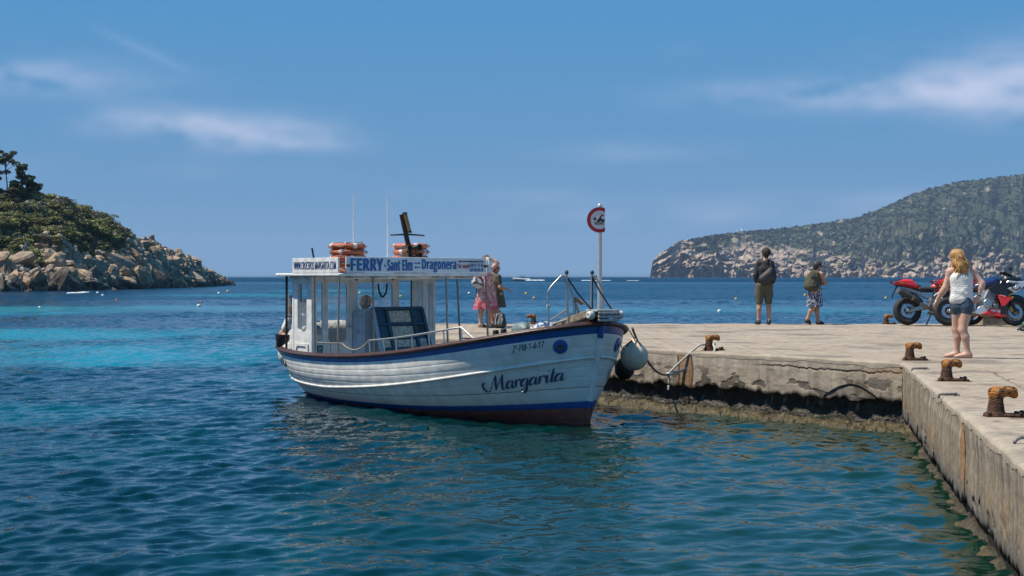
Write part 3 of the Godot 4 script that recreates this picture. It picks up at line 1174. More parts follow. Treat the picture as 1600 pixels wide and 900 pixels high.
func build_quay() -> void:
	var mb := MB.new()
	var depths := [-3.0, 1.0, 3.2]
	while depths[-1] < 34.6:
		depths.append(minf(depths[-1] * 1.0045, 34.6))
	var offs := [-0.0032, -0.003, 0.003, 0.01, 0.02, 0.04]
	while offs[-1] < 16.0:
		offs.append(offs[-1] + clampf(offs[-1] * 0.25, 0.02, 0.1))
	offs.append_array([0.925, 0.935, 0.95, 0.965, 0.975])
	offs.sort()
	offs.append_array([20.0, 30.0, 60.0])
	var rows := []
	var tints := PackedColorArray()
	for d in depths:
		var row := PackedVector3Array()
		var e := quay_edge(d)
		for o in offs:
			var x: float = e + o
			var chip := maxf(0.0, N3.get_noise_2d(x * 2.5, d * 2.5)) * 0.022
			var drop := 0.03 * pow(1.0 - clampf((o + 0.003) / 0.04, 0.0, 1.0), 2.0) + chip * smoothstep(0.10, 0.0, o)
			if o < -0.0031:
				drop = 0.075 + 0.05 * N3.get_noise_2d(x * 1.4, d * 1.4)
			var y := QUAY - drop + 0.012 * N1.get_noise_2d(x * 0.8, d * 0.8) + 0.004 * N3.get_noise_2d(x * 6.0, d * 6.0)
			var joint: bool = absf(o - 0.95) < 0.018 and d < 17.5
			if joint:
				y -= 0.014
			row.append(Vector3(x, y, -d))
			var g := 0.5 + 0.5 * N1.get_noise_2d(x * 0.35, d * 0.9)
			var c := Color(0.415, 0.345, 0.275).lerp(Color(0.35, 0.285, 0.222), g)
			c = c.lerp(Color(0.21, 0.18, 0.15), 0.85 * smoothstep(0.10, 0.42, N3.get_noise_2d(x * 0.5, d * 0.7 + 9.0)))
			c = c.lerp(Color(0.42, 0.37, 0.31), 0.55 * smoothstep(0.12, 0.5, N2.get_noise_2d(x * 0.6 + 7.0, d * 0.9)))
			c *= 1.0 + 0.26 * N3.get_noise_2d(x * 5.0, d * 5.0)
			c = c.lerp(Color(0.12, 0.10, 0.085), 0.6 * smoothstep(0.42, 0.55, N2.get_noise_2d(x * 4.0 + 3.0, d * 4.0)))
			c = c.lerp(Color(0.40, 0.345, 0.28), 0.6 * smoothstep(0.2, 0.02, o))
			if joint:
				c = c * 0.55
			tints.append(c)
		rows.append(row)
	mb.grid(rows)
	mb.c = tints
	var conc := mat("concrete", Color.WHITE, 0.92, 0, 0.16, 0.5, 1.7, true, 0.25)
	tag(obj("quay", mb, conc), "", "", "", "structure")
	# the sides that face the open sea
	var skirt := MB.new()
	skirt.col = Color(0.27, 0.23, 0.19)
	skirt.quad(Vector3(-2.04, QUAY - 0.02, FAR_EDGE), Vector3(62, QUAY - 0.02, FAR_EDGE), Vector3(62, -1.5, FAR_EDGE), Vector3(-2.04, -1.5, FAR_EDGE), Vector3.FORWARD)
	skirt.quad(Vector3(-2.04, QUAY - 0.02, FAR_EDGE), QUAY_END + Vector3(0, QUAY - 0.02, 0), QUAY_END + Vector3(0, -1.5, 0), Vector3(-2.04, -1.5, FAR_EDGE), Vector3.LEFT)
	tag(obj("sea_wall", skirt, conc), "pale concrete outer faces of the quay towards the open sea", "wall")
	far_wall(conc)
	right_wall(conc)
	var low := MB.new()
	low.col = Color(0.36, 0.31, 0.245)
	low.box(Vector3(14.0, 0.62, 0.5), at(Vector3(11.15 + 7.0, QUAY + 0.29, -34.0)), 0.03)
	tag(obj("parapet", low, conc), "low pale concrete parapet behind the motorcycles at the right edge", "wall")


func far_wall(conc: Material) -> void:           # the weathered wall beside the boat, undercut above a rocky footing
	var dir := (QUAY_END - CORNER).normalized()
	var out := Vector3(-dir.z, 0, dir.x)
	if out.z < 0:
		out = -out
	var w := thing("quay_wall", "weathered concrete wall beside the ferry with cracks and a dark hollow under it", "wall", at(CORNER))
	var length := (QUAY_END - CORNER).length()
	var rows := []
	var tints := PackedColorArray()
	var nl := 620
	var ny := 56
	for r in ny + 1:
		var row := PackedVector3Array()
		for k in nl + 1:
			var l := length * k / nl
			var low := 0.31 + 0.09 * N1.get_noise_1d(l * 1.1) + 0.05 * N3.get_noise_1d(l * 5.0 + 50.0)
			var y := lerpf(low, QUAY - 0.035, float(r) / ny)
			var p := 0.008 * N1.get_noise_2d(l * 1.2, y * 2.0) + 0.0025 * N3.get_noise_2d(l * 6.0, y * 6.0)
			var g := 0.5 + 0.5 * N1.get_noise_2d(l * 0.9, y * 2.5)
			var c := Color(0.42, 0.36, 0.29).lerp(Color(0.33, 0.275, 0.215), g)
			c *= 1.0 + 0.25 * N3.get_noise_2d(l * 3.5, y * 7.0)
			# pale drips and grey stains that run down from the edge
			c = c.lerp(Color(0.50, 0.46, 0.40), 0.7 * smoothstep(0.05, 0.4, N3.get_noise_2d(l * 5.0, y * 0.5)) * smoothstep(0.3, 0.8, y))
			c = c.lerp(Color(0.16, 0.14, 0.12), 0.6 * smoothstep(0.12, 0.45, N3.get_noise_2d(l * 4.0 + 70.0, y * 0.6)) * smoothstep(0.85, 0.4, y))
			var spall := N3.get_noise_2d(l * 1.7 + 30.0, y * 3.2)
			var hollow := smoothstep(0.20, 0.25, spall) * smoothstep(0.72, 0.5, y) * smoothstep(7.0, 4.5, l)
			p -= 0.008 * hollow
			c = c.lerp(Color(0.085, 0.075, 0.065), 0.75 * hollow)
			var drip := smoothstep(0.28, 0.42, N2.get_noise_2d(l * 3.1 + 9.0, 4.0)) * smoothstep(0.62, 0.42, y + 0.12 * N1.get_noise_1d(l * 3.0))
			c = c.lerp(Color(0.11, 0.095, 0.08), 0.7 * drip)
			var yc := 0.70 + 0.05 * N1.get_noise_1d(l * 1.6) + 0.03 * N3.get_noise_1d(l * 7.0)
			var crack := smoothstep(0.016, 0.006, absf(y - yc)) * smoothstep(2.7, 2.2, l)
			var yc2 := 0.30 + 0.19 * sin(clampf((l - 0.35) / 0.95, 0.0, 1.0) * PI)
			crack = maxf(crack, smoothstep(0.014, 0.005, absf(y - yc2)) * (1.0 if l > 0.35 and l < 1.3 else 0.0))
			p -= 0.018 * crack
			c = c.lerp(Color(0.03, 0.026, 0.022), crack)
			if l > 0.35 and l < 1.3 and y < yc2:
				c = c.lerp(Color(0.19, 0.165, 0.15), 0.7)
				p -= 0.02
			# rust below the bollards
			var rust := smoothstep(0.17, 0.10, absf(l - 3.93)) + 0.75 * smoothstep(0.75, 0.2, l) * smoothstep(0.55, 0.8, y)
			rust *= 0.75 + 0.5 * N3.get_noise_2d(l * 5.0, y * 1.5)
			c = c.lerp(Color(0.32, 0.135, 0.035), clampf(rust * 0.8, 0.0, 0.9))
			for q in [3.80, 4.08]:
				c = c.lerp(Color(0.03, 0.022, 0.018), smoothstep(0.022, 0.008, absf(l - q - 0.02 * sin(y * 9.0))) * 0.9)
			c = c.lerp(Color(0.10, 0.085, 0.055), 0.8 * smoothstep(0.40, 0.75, N1.get_noise_2d(l * 2.0 + 80.0, y * 2.0) + smoothstep(0.9, 0.4, absf(l - 0.4)) * 0.5 - y * 0.4))
			# ragged, wet lower lip
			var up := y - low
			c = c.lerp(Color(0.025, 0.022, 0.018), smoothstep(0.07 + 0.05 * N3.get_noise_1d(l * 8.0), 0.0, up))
			row.append(dir * l + out * lerpf(p, -0.001, smoothstep(0.62, 0.74, y)) + Vector3(0, y, 0))
			tints.append(c)
		rows.append(row)
	var mb := MB.new()
	mb.grid(rows)
	mb.c = tints
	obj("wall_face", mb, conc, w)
	# the hollow behind and under it
	rows = []
	tints = PackedColorArray()
	for r in 15:
		var row := PackedVector3Array()
		for k in 241:
			var l := length * k / 240.0
			var t := r / 14.0
			var low := 0.31 + 0.09 * N1.get_noise_1d(l * 1.1) + 0.05 * N3.get_noise_1d(l * 5.0 + 50.0)
			var y := lerpf(low + 0.01, -0.6, maxf(t * 1.25 - 0.25, 0.0))
			var p := -0.12 * minf(t * 5.0, 1.0) + 0.09 * N3.get_noise_2d(l * 3.0, t * 4.0) * minf(t * 4.0, 1.0) + 0.25 * smoothstep(0.4, 0.75, t)
			row.append(dir * l + out * p + Vector3(0, y, 0))
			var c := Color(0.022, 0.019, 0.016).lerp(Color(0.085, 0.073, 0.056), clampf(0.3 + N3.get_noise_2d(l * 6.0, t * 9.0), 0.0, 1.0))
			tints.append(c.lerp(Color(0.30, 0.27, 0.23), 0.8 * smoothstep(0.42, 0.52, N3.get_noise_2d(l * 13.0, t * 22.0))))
		rows.append(row)
	mb = MB.new()
	mb.grid(rows)
	mb.c = tints
	var wet := mat("wet_rock", Color.WHITE, 0.55, 0, 0.3, 3.0, 2.0, true, 0.4)
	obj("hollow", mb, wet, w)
	# footing covered with weed
	rows = []
	tints = PackedColorArray()
	for r in 46:
		var row := PackedVector3Array()
		for k in 421:
			var l := -1.6 + (length + 1.6) * k / 420.0
			var t := r / 45.0
			var p := -0.3 + 1.9 * t
			var rim := 1.12 + 0.22 * N1.get_noise_1d(l * 0.9) + 0.12 * N3.get_noise_1d(l * 3.0) - 0.05 * maxf(l - 4.0, 0.0)
			var y := -0.01 + 0.07 * smoothstep(0.3, 0.7, p) - 0.5 * smoothstep(rim - 0.35, rim + 0.45, p)
			y += 0.07 * N3.get_noise_2d(l * 2.5, p * 3.0) + 0.05 * absf(N3.get_noise_2d(l * 7.0, p * 8.0)) + 0.03 * N2.get_noise_2d(l * 14.0, p * 14.0)
			row.append(dir * l + out * p + Vector3(0, y, 0))
			var c := Color(0.04, 0.03, 0.011).lerp(Color(0.155, 0.115, 0.045), clampf(0.5 + 1.1 * N3.get_noise_2d(l * 8.0, p * 10.0), 0.0, 1.0))
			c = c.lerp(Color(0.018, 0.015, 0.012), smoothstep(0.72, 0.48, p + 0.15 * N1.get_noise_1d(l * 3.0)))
			c = c.lerp(Color(0.045, 0.045, 0.012), smoothstep(0.06, -0.04, y))
			tints.append(c)
		rows.append(row)
	mb = MB.new()
	mb.grid(rows)
	mb.c = tints
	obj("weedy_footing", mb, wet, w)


func right_wall(conc: Material) -> void:
	var dir := (WALL_FOOT - CORNER).normalized()
	var out := Vector3(dir.z, 0, -dir.x)
	if out.x > 0:
		out = -out
	var w := thing("quay_wall", "tall streaked concrete wall running towards the camera at the right", "wall", at(CORNER))
	var seams := [0.0, 3.5, 7.4, 11.3, 17.5]
	for s in 4:
		var l0: float = seams[s] + (0.008 if s > 0 else 0.0)
		var l1: float = seams[s + 1] - 0.008
		var nl := int((l1 - l0) / 0.022)
		var ny := 74
		var rows := []
		var tints := PackedColorArray()
		var shift := [0.0, 0.012, -0.008, 0.006][s] as float
		for r in ny + 1:
			var row := PackedVector3Array()
			for k in nl + 1:
				var l := lerpf(l0, l1, float(k) / nl)
				var y := lerpf(-0.35, QUAY - 0.035, float(r) / ny)
				var side := minf(l - l0, l1 - l)
				var p := shift + 0.010 * N1.get_noise_2d(l * 0.8, y) + 0.005 * N3.get_noise_2d(l * 6.0, y * 6.0) - 0.02 * smoothstep(0.03, 0.0, side)
				var g := 0.5 + 0.5 * N1.get_noise_2d(l * 1.5, y * 1.1)
				var c := Color(0.335, 0.275, 0.21).lerp(Color(0.215, 0.17, 0.12), clampf(g * 1.25 - 0.1, 0.0, 1.0))
				# vertical runs of lime, dirt and rust
				var run := N3.get_noise_2d(l * 9.0, y * 0.35)
				c = c.lerp(Color(0.43, 0.40, 0.36), 0.7 * smoothstep(0.05, 0.4, run) * smoothstep(0.25, 0.8, y))
				c = c.lerp(Color(0.13, 0.115, 0.10), 0.6 * smoothstep(0.08, 0.4, N3.get_noise_2d(l * 7.0 + 60.0, y * 0.4)))
				c = c.lerp(Color(0.30, 0.17, 0.065), 0.5 * smoothstep(0.1, 0.45, N2.get_noise_2d(l * 2.4 + 15.0, y * 0.4)) * smoothstep(0.75, 0.3, y))
				for q in [3.52, 7.35]:
					c = c.lerp(Color(0.36, 0.165, 0.05), 0.75 * smoothstep(0.10, 0.02, absf(l - q)) * smoothstep(-0.1, 0.6, y))
				var tide := 0.16 + 0.06 * N1.get_noise_1d(l * 2.0) + 0.04 * N3.get_noise_1d(l * 9.0)
				c = c.lerp(Color(0.10, 0.105, 0.11), 0.7 * smoothstep(tide + 0.2, tide, y))
				c = c.lerp(Color(0.014, 0.013, 0.010), smoothstep(tide + 0.03, tide - 0.04, y))
				var rot := smoothstep(0.3, 0.36, N3.get_noise_2d(l * 1.9 + 5.0, y * 2.6 + 3.0)) * smoothstep(0.4, 0.2, y)
				p -= 0.03 * rot
				c = c.lerp(Color(0.03, 0.026, 0.02), rot)
				c *= 1.0 + 0.14 * N3.get_noise_2d(l * 12.0, y * 12.0)
				if y < tide:
					p -= 0.05 * smoothstep(tide, tide - 0.12, y)
				row.append(dir * l + out * lerpf(p, -0.001, smoothstep(0.62, 0.74, y)) + Vector3(0, y, 0))
				tints.append(c)
			rows.append(row)
		var mb := MB.new()
		mb.grid(rows)
		mb.c = tints
		obj("concrete_panel", mb, conc, w)
	var gap := MB.new()
	gap.col = Color(0.03, 0.027, 0.024)
	gap.quad(-out * 0.05 + Vector3(0, -0.5, 0), -out * 0.05 + dir * 17.5 + Vector3(0, -0.5, 0), -out * 0.05 + dir * 17.5 + Vector3(0, QUAY - 0.04, 0), -out * 0.05 + Vector3(0, QUAY - 0.04, 0), out)
	obj("joint_filler", gap, conc, w)
	# weed at the foot of the wall
	var rows := []
	var tints := PackedColorArray()
	for r in 20:
		var row := PackedVector3Array()
		for k in 401:
			var l := 17.5 * k / 400.0
			var t := r / 19.0
			var p := -0.1 + 0.7 * t
			var y := 0.06 - 0.30 * pow(t, 0.8) + 0.05 * N3.get_noise_2d(l * 3.0, p * 4.0) + 0.03 * absf(N3.get_noise_2d(l * 9.0, p * 9.0))
			row.append(dir * l + out * p + Vector3(0, y, 0))
			var c := Color(0.085, 0.065, 0.022).lerp(Color(0.17, 0.12, 0.04), clampf(0.4 + N3.get_noise_2d(l * 8.0, p * 8.0), 0.0, 1.0))
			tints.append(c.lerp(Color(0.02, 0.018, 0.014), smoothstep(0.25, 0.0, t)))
		rows.append(row)
	var mb := MB.new()
	mb.grid(rows)
	mb.c = tints
	obj("weed_fringe", mb, mats["wet_rock"], w)


# ---------------------------------------------------------------- the ferry boat; its own axes: x to the bow, y up, z to starboard

func sheer(t: float) -> float:
	var s := (t + 1.0) / 2.0
	return 0.74 + 0.62 * pow(maxf(0.0, (s - 0.3) / 0.7), 2.1) + 0.12 * pow(maxf(0.0, (0.3 - s) / 0.3), 2.0)


func hull(t: float, v: float, side := 1.0, inset := 0.0) -> Vector3:   # t: stern -1 to bow 1; v: keel 0 to sheer 1
	var half := 1.47 * pow(maxf(0.0, 1.0 - pow(absf(t), 3.8 if t > 0.0 else 3.0)), 0.62 if t > 0.0 else 0.55)
	var m := 2.8 - 1.5 * pow(absf(t), 2.5)
	var reach := 4.2 - (0.42 if t > 0.0 else 0.5) * (1.0 - v)
	return Vector3(t * (reach - inset * 0.6), -0.45 + (sheer(t) + 0.45) * v, side * maxf(0.0, half * (1.0 - pow(1.0 - minf(v, 1.0), m)) - inset))


func hull_normal(t: float, v: float, side: float) -> Vector3:
	var a := hull(t + 0.004, v, side) - hull(t - 0.004, v, side)
	var b := hull(t, v + 0.01, side) - hull(t, v - 0.01, side)
	var n := a.cross(b).normalized()
	return n if n.z * side > 0.0 else -n


func rub(t: float) -> float:
	return 0.60 + 0.16 * maxf(0.0, (t + 0.25) / 1.25) + 0.03 * maxf(0.0, -t - 0.4)


func paint() -> void:
	mat("boat_white", Color(0.79, 0.785, 0.76), 0.38, 0, 0.17, 0.25, 1.1)
	mat("boat_blue", Color(0.008, 0.10, 0.36), 0.4, 0, 0.18, 0.2, 1.1)
	mat("boat_red", Color(0.30, 0.09, 0.065), 0.7, 0, 0.3, 0.4, 1.4)
	mat("varnish", Color(0.085, 0.036, 0.026), 0.4, 0, 0.35, 0.3, 2.0)
	mat("steel", Color(0.50, 0.49, 0.47), 0.42, 0.8, 0.12, 0, 4.0)
	mat("dull_pole", Color(0.34, 0.30, 0.26), 0.45, 0.5, 0.25, 0, 4.0)
	mat("black_rubber", Color(0.018, 0.018, 0.02), 0.6)
	mat("dark_iron", Color(0.045, 0.033, 0.028), 0.6, 0.2, 0.4, 0.3, 5.0)
	mat("deck_grey", Color(0.30, 0.34, 0.36), 0.7, 0, 0.2, 0.3, 2.0)
	mat("hatch_blue", Color(0.022, 0.075, 0.125), 0.55, 0, 0.3, 0.3, 3.0)
	mat("cream", Color(0.62, 0.58, 0.46), 0.75, 0, 0.45, 0.4, 4.0)
	mat("sign_blue", Color(0.008, 0.11, 0.30), 0.5)
	mat("sign_navy", Color(0.012, 0.05, 0.17), 0.5)
	mat("sign_red", Color(0.36, 0.025, 0.04), 0.5)
	var g := mat("window_glass", Color(0.55, 0.65, 0.7), 0.02)
	g.transparency = BaseMaterial3D.TRANSPARENCY_ALPHA
	g.albedo_color.a = 0.12


func build_boat() -> void:
	paint()
	var a := Vector3(0.582, 0, 0.813)
	boat = thing("ferry_boat", "white wooden ferry boat with a blue stripe moored beside the quay", "boat", Transform3D(Basis(a, Vector3.UP, a.cross(Vector3.UP)), Vector3(-1.25, 0, -22.3)))
	var cols := []
	for k in 73:
		cols.append(sin((k / 72.0 - 0.5) * PI))
	var white: Material = mats["boat_white"]
	# strakes, each a plank with its own edges
	var strakes := [[0.12, 0.28, "boat_red"], [0.28, 0.382, "boat_red"], [0.382, 0.432, "boat_blue"], [0.432, 0.535, ""], [0.54, 0.615, ""], [0.615, 0.69, ""], [0.69, 0.765, ""], [0.765, 0.84, ""], [0.84, 0.935, ""], [0.935, 1.0, "boat_blue"]]
	for side in [1.0, -1.0]:
		for s in strakes:
			var mb := MB.new()
			var rows := []
			var e := 0.006
			for q in [[s[0], 0.005], [s[0] + e, 0.0008], [lerpf(s[0], s[1], 0.35), 0.0], [lerpf(s[0], s[1], 0.7), 0.0], [s[1] - e, 0.0008], [s[1], 0.0045]]:
				var row := PackedVector3Array()
				for t in cols:
					var wob: float = 0.003 * N1.get_noise_2d(t * 5.0, s[0] * 40.0 + side)
					row.append(hull(t, q[0], side, q[1] + 0.002 + wob))
				rows.append(row)
			mb.grid(rows)
			obj("plank", mb, white if s[2] == "" else mats[s[2]], boat)
		var line := []
		for k in 72:
			line.append(hull(cols[k], rub(cols[k]), side, -0.006))
		obj("rubbing_strake", MB.new().tube(line, 0.021, 6), white, boat)
	# gunwale, both sides joined at stem and stern
	var rim := []
	for k in 73:
		rim.append(hull(cols[k], 1.0, 1.0, -0.015) + Vector3(0, 0.012, 0))
	for k in range(71, 0, -1):
		rim.append(hull(cols[k], 1.0, -1.0, -0.015) + Vector3(0, 0.012, 0))
	obj("gunwale", MB.new().tube(rim, 0.05, 8, false, true, 0.62), mats["varnish"], boat)
	var rim2 := []
	for p in rim:
		rim2.append(p + Vector3(0, 0.028, 0) - Vector3(0, 0, signf(p.z) * 0.03))
	obj("rail_cap", MB.new().tube(rim2, 0.03, 6, false, true, 0.6), mats["varnish"], boat)
	for s in [[0.43, 0.91, "boat_white", 0.038], [0.905, 1.045, "boat_blue", 0.046], [0.38, 0.432, "boat_blue", 0.042], [0.05, 0.382, "boat_red", 0.040]]:
		obj("stem_post", rod(hull(1.0, s[0], 1.0, 0.0), hull(1.0, s[1], 1.0, 0.0) - Vector3(0.0, 0, 0), s[3], 10), mats[s[2]], boat)
		obj("stern_post", rod(hull(-1.0, s[0]), hull(-1.0, s[1]), s[3] * 0.9, 10), mats[s[2]], boat)
	# decks and the inside of the bulwarks
	var fore := []
	var well := []
	var inside_s := []
	var inside_p := []
	for k in 73:
		var t: float = cols[k]
		var y := sheer(t) - 0.10
		var e := hull(t, 0.93, 1.0, 0.05)
		if t > 0.10:
			fore.append(PackedVector3Array([Vector3(e.x, y, e.z), Vector3(e.x, y + 0.03, e.z * 0.5), Vector3(e.x, y + 0.04, 0), Vector3(e.x, y + 0.03, -e.z * 0.5), Vector3(e.x, y, -e.z)]))
		if t < 0.14:
			well.append(PackedVector3Array([Vector3(e.x, 0.40, maxf(e.z - 0.1, 0)), Vector3(e.x, 0.40, 0), Vector3(e.x, 0.40, -maxf(e.z - 0.1, 0))]))
			inside_s.append(PackedVector3Array([Vector3(e.x, 0.40, maxf(e.z - 0.1, 0)), Vector3(e.x, sheer(t) - 0.03, e.z)]))
			inside_p.append(PackedVector3Array([Vector3(e.x, 0.40, -maxf(e.z - 0.1, 0)), Vector3(e.x, sheer(t) - 0.03, -e.z)]))
	obj("foredeck", MB.new().grid(fore), mats["deck_grey"], boat)
	obj("well_deck", MB.new().grid(well), mats["deck_grey"], boat)
	obj("bulwark_lining", MB.new().grid(inside_s), white, boat)
	obj("bulwark_lining", MB.new().grid(inside_p), white, boat)
	obj("deck_step", MB.new().box(Vector3(0.04, 0.5, 2.7), at(Vector3(0.45, 0.55, 0))), white, boat)
	obj("cargo_hatch", MB.new().box(Vector3(0.78, 0.30, 0.66), at(Vector3(0.05, 0.76, -0.45)), 0.04), white, boat)
	obj("cargo_hatch", MB.new().box(Vector3(1.15, 0.16, 0.8), at(Vector3(1.2, 0.83, -0.2)), 0.05), white, boat)
	boat_wheelhouse(white)
	boat_roof(white)
	boat_rails()
	boat_bow()
	boat_lettering()


func boat_wheelhouse(white: Material) -> void:
	var top := 2.0
	var front := MB.new()
	var turn := Basis(Vector3(0, 0, -1), Vector3.UP, Vector3(1, 0, 0))        # panel X runs to port, Y up, Z forward
	var xf := Transform3D(turn, Vector3(-1.8, 0, 0))
	var bays := [[-1.19, -0.93, -1.10, -0.985, 0.96, 1.92, 0.05], [-0.93, -0.46, -0.885, -0.53, 0.92, 1.90, 0.08], [-0.46, 0.40, -0.34, 0.34, 1.46, 1.90, 0.08], [0.40, 0.97, 0.465, 0.935, 0.60, 1.93, 0.02], [0.97, 1.19, 1.01, 1.14, 0.96, 1.90, 0.05]]
	var panes := MB.new()
	for b in bays:
		holed(front, Vector2(b[0], 0.42), Vector2(b[1], top), Vector2(b[2], b[4]), Vector2(b[3], b[5]), b[6], 0.05, xf)
		if b[6] > 0.03:
			var p := MB.new()
			var sz := Vector3(b[3] - b[2] + 0.02, b[5] - b[4] + 0.02, 0.005)
			p.box(sz, xf * at(Vector3((b[2] + b[3]) / 2.0, (b[4] + b[5]) / 2.0, 0)))
			obj("window_pane", p, mats["window_glass"], boat)
	obj("front_wall", front, white, boat)
	var trim := MB.new()
	for z in [0.93, 0.46]:
		trim.box(Vector3(0.022, 1.56, 0.03), at(Vector3(-1.766, 1.2, z)), 0.006)
	trim.box(Vector3(0.022, 0.035, 0.50), at(Vector3(-1.7655, 1.965, 0.69)), 0.006)
	var door := obj("door_frame", trim, white, boat)
	obj("handle", MB.new().tube([Vector3(-1.775, 1.18, 0.50), Vector3(-1.70, 1.18, 0.50), Vector3(-1.70, 1.18, 0.58)], 0.012, 6), mats["steel"], door)
	for z in [0.36, 0.05, -0.33]:
		obj("vent_knob", MB.new().ball(Vector3(0.02, 0.02, 0.02), at(Vector3(-1.765, 1.95, z)), 8, 6), mats["black_rubber"], boat)
	for s in [1.0, -1.0]:
		var side := MB.new()
		var sx := Transform3D(Basis(Vector3(-s, 0, 0), Vector3.UP, Vector3(0, 0, s)), Vector3(-1.827, 0, s * 1.165))
		if s < 0:
			sx = Transform3D(Basis(Vector3(-1, 0, 0), Vector3.UP, Vector3(0, 0, -1)), Vector3(-1.827, 0, -1.165))
		else:
			sx = Transform3D(Basis(Vector3(-1, 0, 0), Vector3.UP, Vector3(0, 0, 1)), Vector3(-1.827, 0, 1.165))
		holed(side, Vector2(0, 0.95), Vector2(0.56, top), Vector2(0.12, 1.10), Vector2(0.44, 1.88), 0.08, 0.05, sx)
		side.box(Vector3(0.56, 0.53, 0.05), sx * at(Vector3(0.28, 0.685, 0)))
		var w := obj("side_wall", side, white, boat)
		obj("window_pane", MB.new().box(Vector3(0.34, 0.80, 0.005), sx * at(Vector3(0.28, 1.49, 0))), mats["window_glass"], w)
		var ring := MB.new()
		holed(ring, Vector2(0.05, 0.52), Vector2(0.51, 0.90), Vector2(0.09, 0.56), Vector2(0.47, 0.86), 0.07, 0.03, sx * at(Vector3(0, 0, 0.03 * s)))
		obj("raised_panel", ring, white, w)
		obj("corner_post", MB.new().box(Vector3(0.07, 1.6, 0.07), at(Vector3(-2.42, 1.2, s * 1.165)), 0.012), white, boat)
	# helm locker and seats inside
	var lk := obj("locker", MB.new().box(Vector3(0.36, 1.0, 0.24), at(Vector3(-1.59, 0.93, 0.31)), 0.012), mat("locker_blue", Color(0.42, 0.52, 0.60), 0.5, 0, 0.12), boat)
	obj("locker_door", MB.new().box(Vector3(0.30, 0.86, 0.012), at(Vector3(-1.59, 0.92, 0.438)), 0.004), mats["locker_blue"], lk)
	obj("handle", MB.new().box(Vector3(0.10, 0.014, 0.03), at(Vector3(-1.55, 1.08, 0.455)), 0.004), mats["steel"], lk)
	obj("bench", MB.new().nets([[Vector3(-2.9, 0.70, 0.95), Vector3(-2.9, 0.70, -0.3), 0.26, 0.26], [Vector3(-2.9, 1.0, 0.85), Vector3(-2.9, 1.02, -0.3), 0.20, 0.20], [Vector3(-2.75, 1.05, 0.6), Vector3(-2.75, 1.05, 0.1), 0.19, 0.19]], 0.03, 0.05), mat("white_cover", Color(0.66, 0.66, 0.65), 0.8, 0, 0.2, 2.0, 1.5), boat)
	var st := obj("helm_seat", MB.new().box(Vector3(0.4, 0.08, 0.4), at(Vector3(-2.32, 0.82, -0.13)), 0.02), mats["black_rubber"], boat)
	obj("pedestal", rod(Vector3(-2.32, 0.4, -0.13), Vector3(-2.32, 0.8, -0.13), 0.05), mats["steel"], st)
	var sg := obj("safety_label", MB.new().box(Vector3(0.006, 0.16, 0.11), at(Vector3(-1.771, 0.80, 1.04))), mat("label_green", Color(0.01, 0.12, 0.075), 0.5), boat)
	obj("emblem", MB.new().tube([Vector3(-1.764, 0.775, 1.06), Vector3(-1.764, 0.775, 1.02), Vector3(-1.764, 0.82, 1.02), Vector3(-1.764, 0.845, 1.04), Vector3(-1.764, 0.82, 1.06)], 0.007, 5, true, true), mats["boat_white"], sg)
	obj("coiled_hose", MB.new().tube(curve([Vector3(-1.76, 1.88, -0.05), Vector3(-1.74, 1.74, -0.06), Vector3(-1.74, 1.66, -0.12), Vector3(-1.74, 1.74, -0.19), Vector3(-1.76, 1.88, -0.22)]), 0.016, 6), mats["black_rubber"], boat)
	# opened engine hatch that leans back against the wheelhouse
	var hx := Transform3D(Basis(Vector3(0, 0, 1), 0.0), Vector3(-0.78, 0.60, -0.03)) * Transform3D(Basis(Vector3(0, 0, -1), Vector3(-0.38, 0.925, 0), Vector3(0.925, 0.38, 0)), Vector3.ZERO)
	var lid := obj("hatch_cover", MB.new().box(Vector3(0.98, 0.96, 0.03), hx * at(Vector3(0, 0.48, 0)), 0.006), mats["hatch_blue"], boat)
	for q in [[0.0, 0.94, 0.98, 0.05], [0.0, 0.03, 0.98, 0.05], [0.12, 0.66, 0.98, 0.03], [-0.02, 0.43, 0.52, 0.045], [0.0, 0.235, 0.96, 0.04]]:
		obj("batten", MB.new().box(Vector3(q[2] - 0.008, q[3], 0.035), hx * at(Vector3(q[0] * 0.0, q[1], 0.03)), 0.006), mats["hatch_blue"], lid)
	for x in [-0.47, 0.47, -0.22, 0.26]:
		obj("batten", MB.new().box(Vector3(0.055, 0.88, 0.05), hx * at(Vector3(x, 0.485, 0.034)), 0.008), mats["hatch_blue"] if x != -0.47 else mat("hatch_edge", Color(0.22, 0.30, 0.38), 0.5), lid)
	for q in [[0.02, 0.80, 0.40, 0.20], [0.02, 0.545, 0.40, 0.17], [0.02, 0.335, 0.40, 0.13], [0.02, 0.13, 0.40, 0.12], [-0.345, 0.335, 0.17, 0.13], [-0.345, 0.13, 0.17, 0.06], [0.365, 0.335, 0.13, 0.15]]:
		obj("panel", MB.new().box(Vector3(q[2], q[3], 0.012), hx * at(Vector3(q[0], q[1], 0.021)), 0.003), mats["cream"], lid)
	obj("panel", MB.new().box(Vector3(0.15, 0.17, 0.012), hx * at(Vector3(0.365, 0.555, 0.021)), 0.003), mats["black_rubber"], lid)
	obj("fire_extinguisher", MB.new().lathe([Vector2(0.001, 0.6), Vector2(0.055, 0.6), Vector2(0.055, 0.92), Vector2(0.03, 0.98), Vector2(0.02, 1.02), Vector2(0.001, 1.03)], at(Vector3(-1.3, 0, 0.14)), 10), mat("red_paint", Color(0.45, 0.02, 0.02), 0.35), boat)


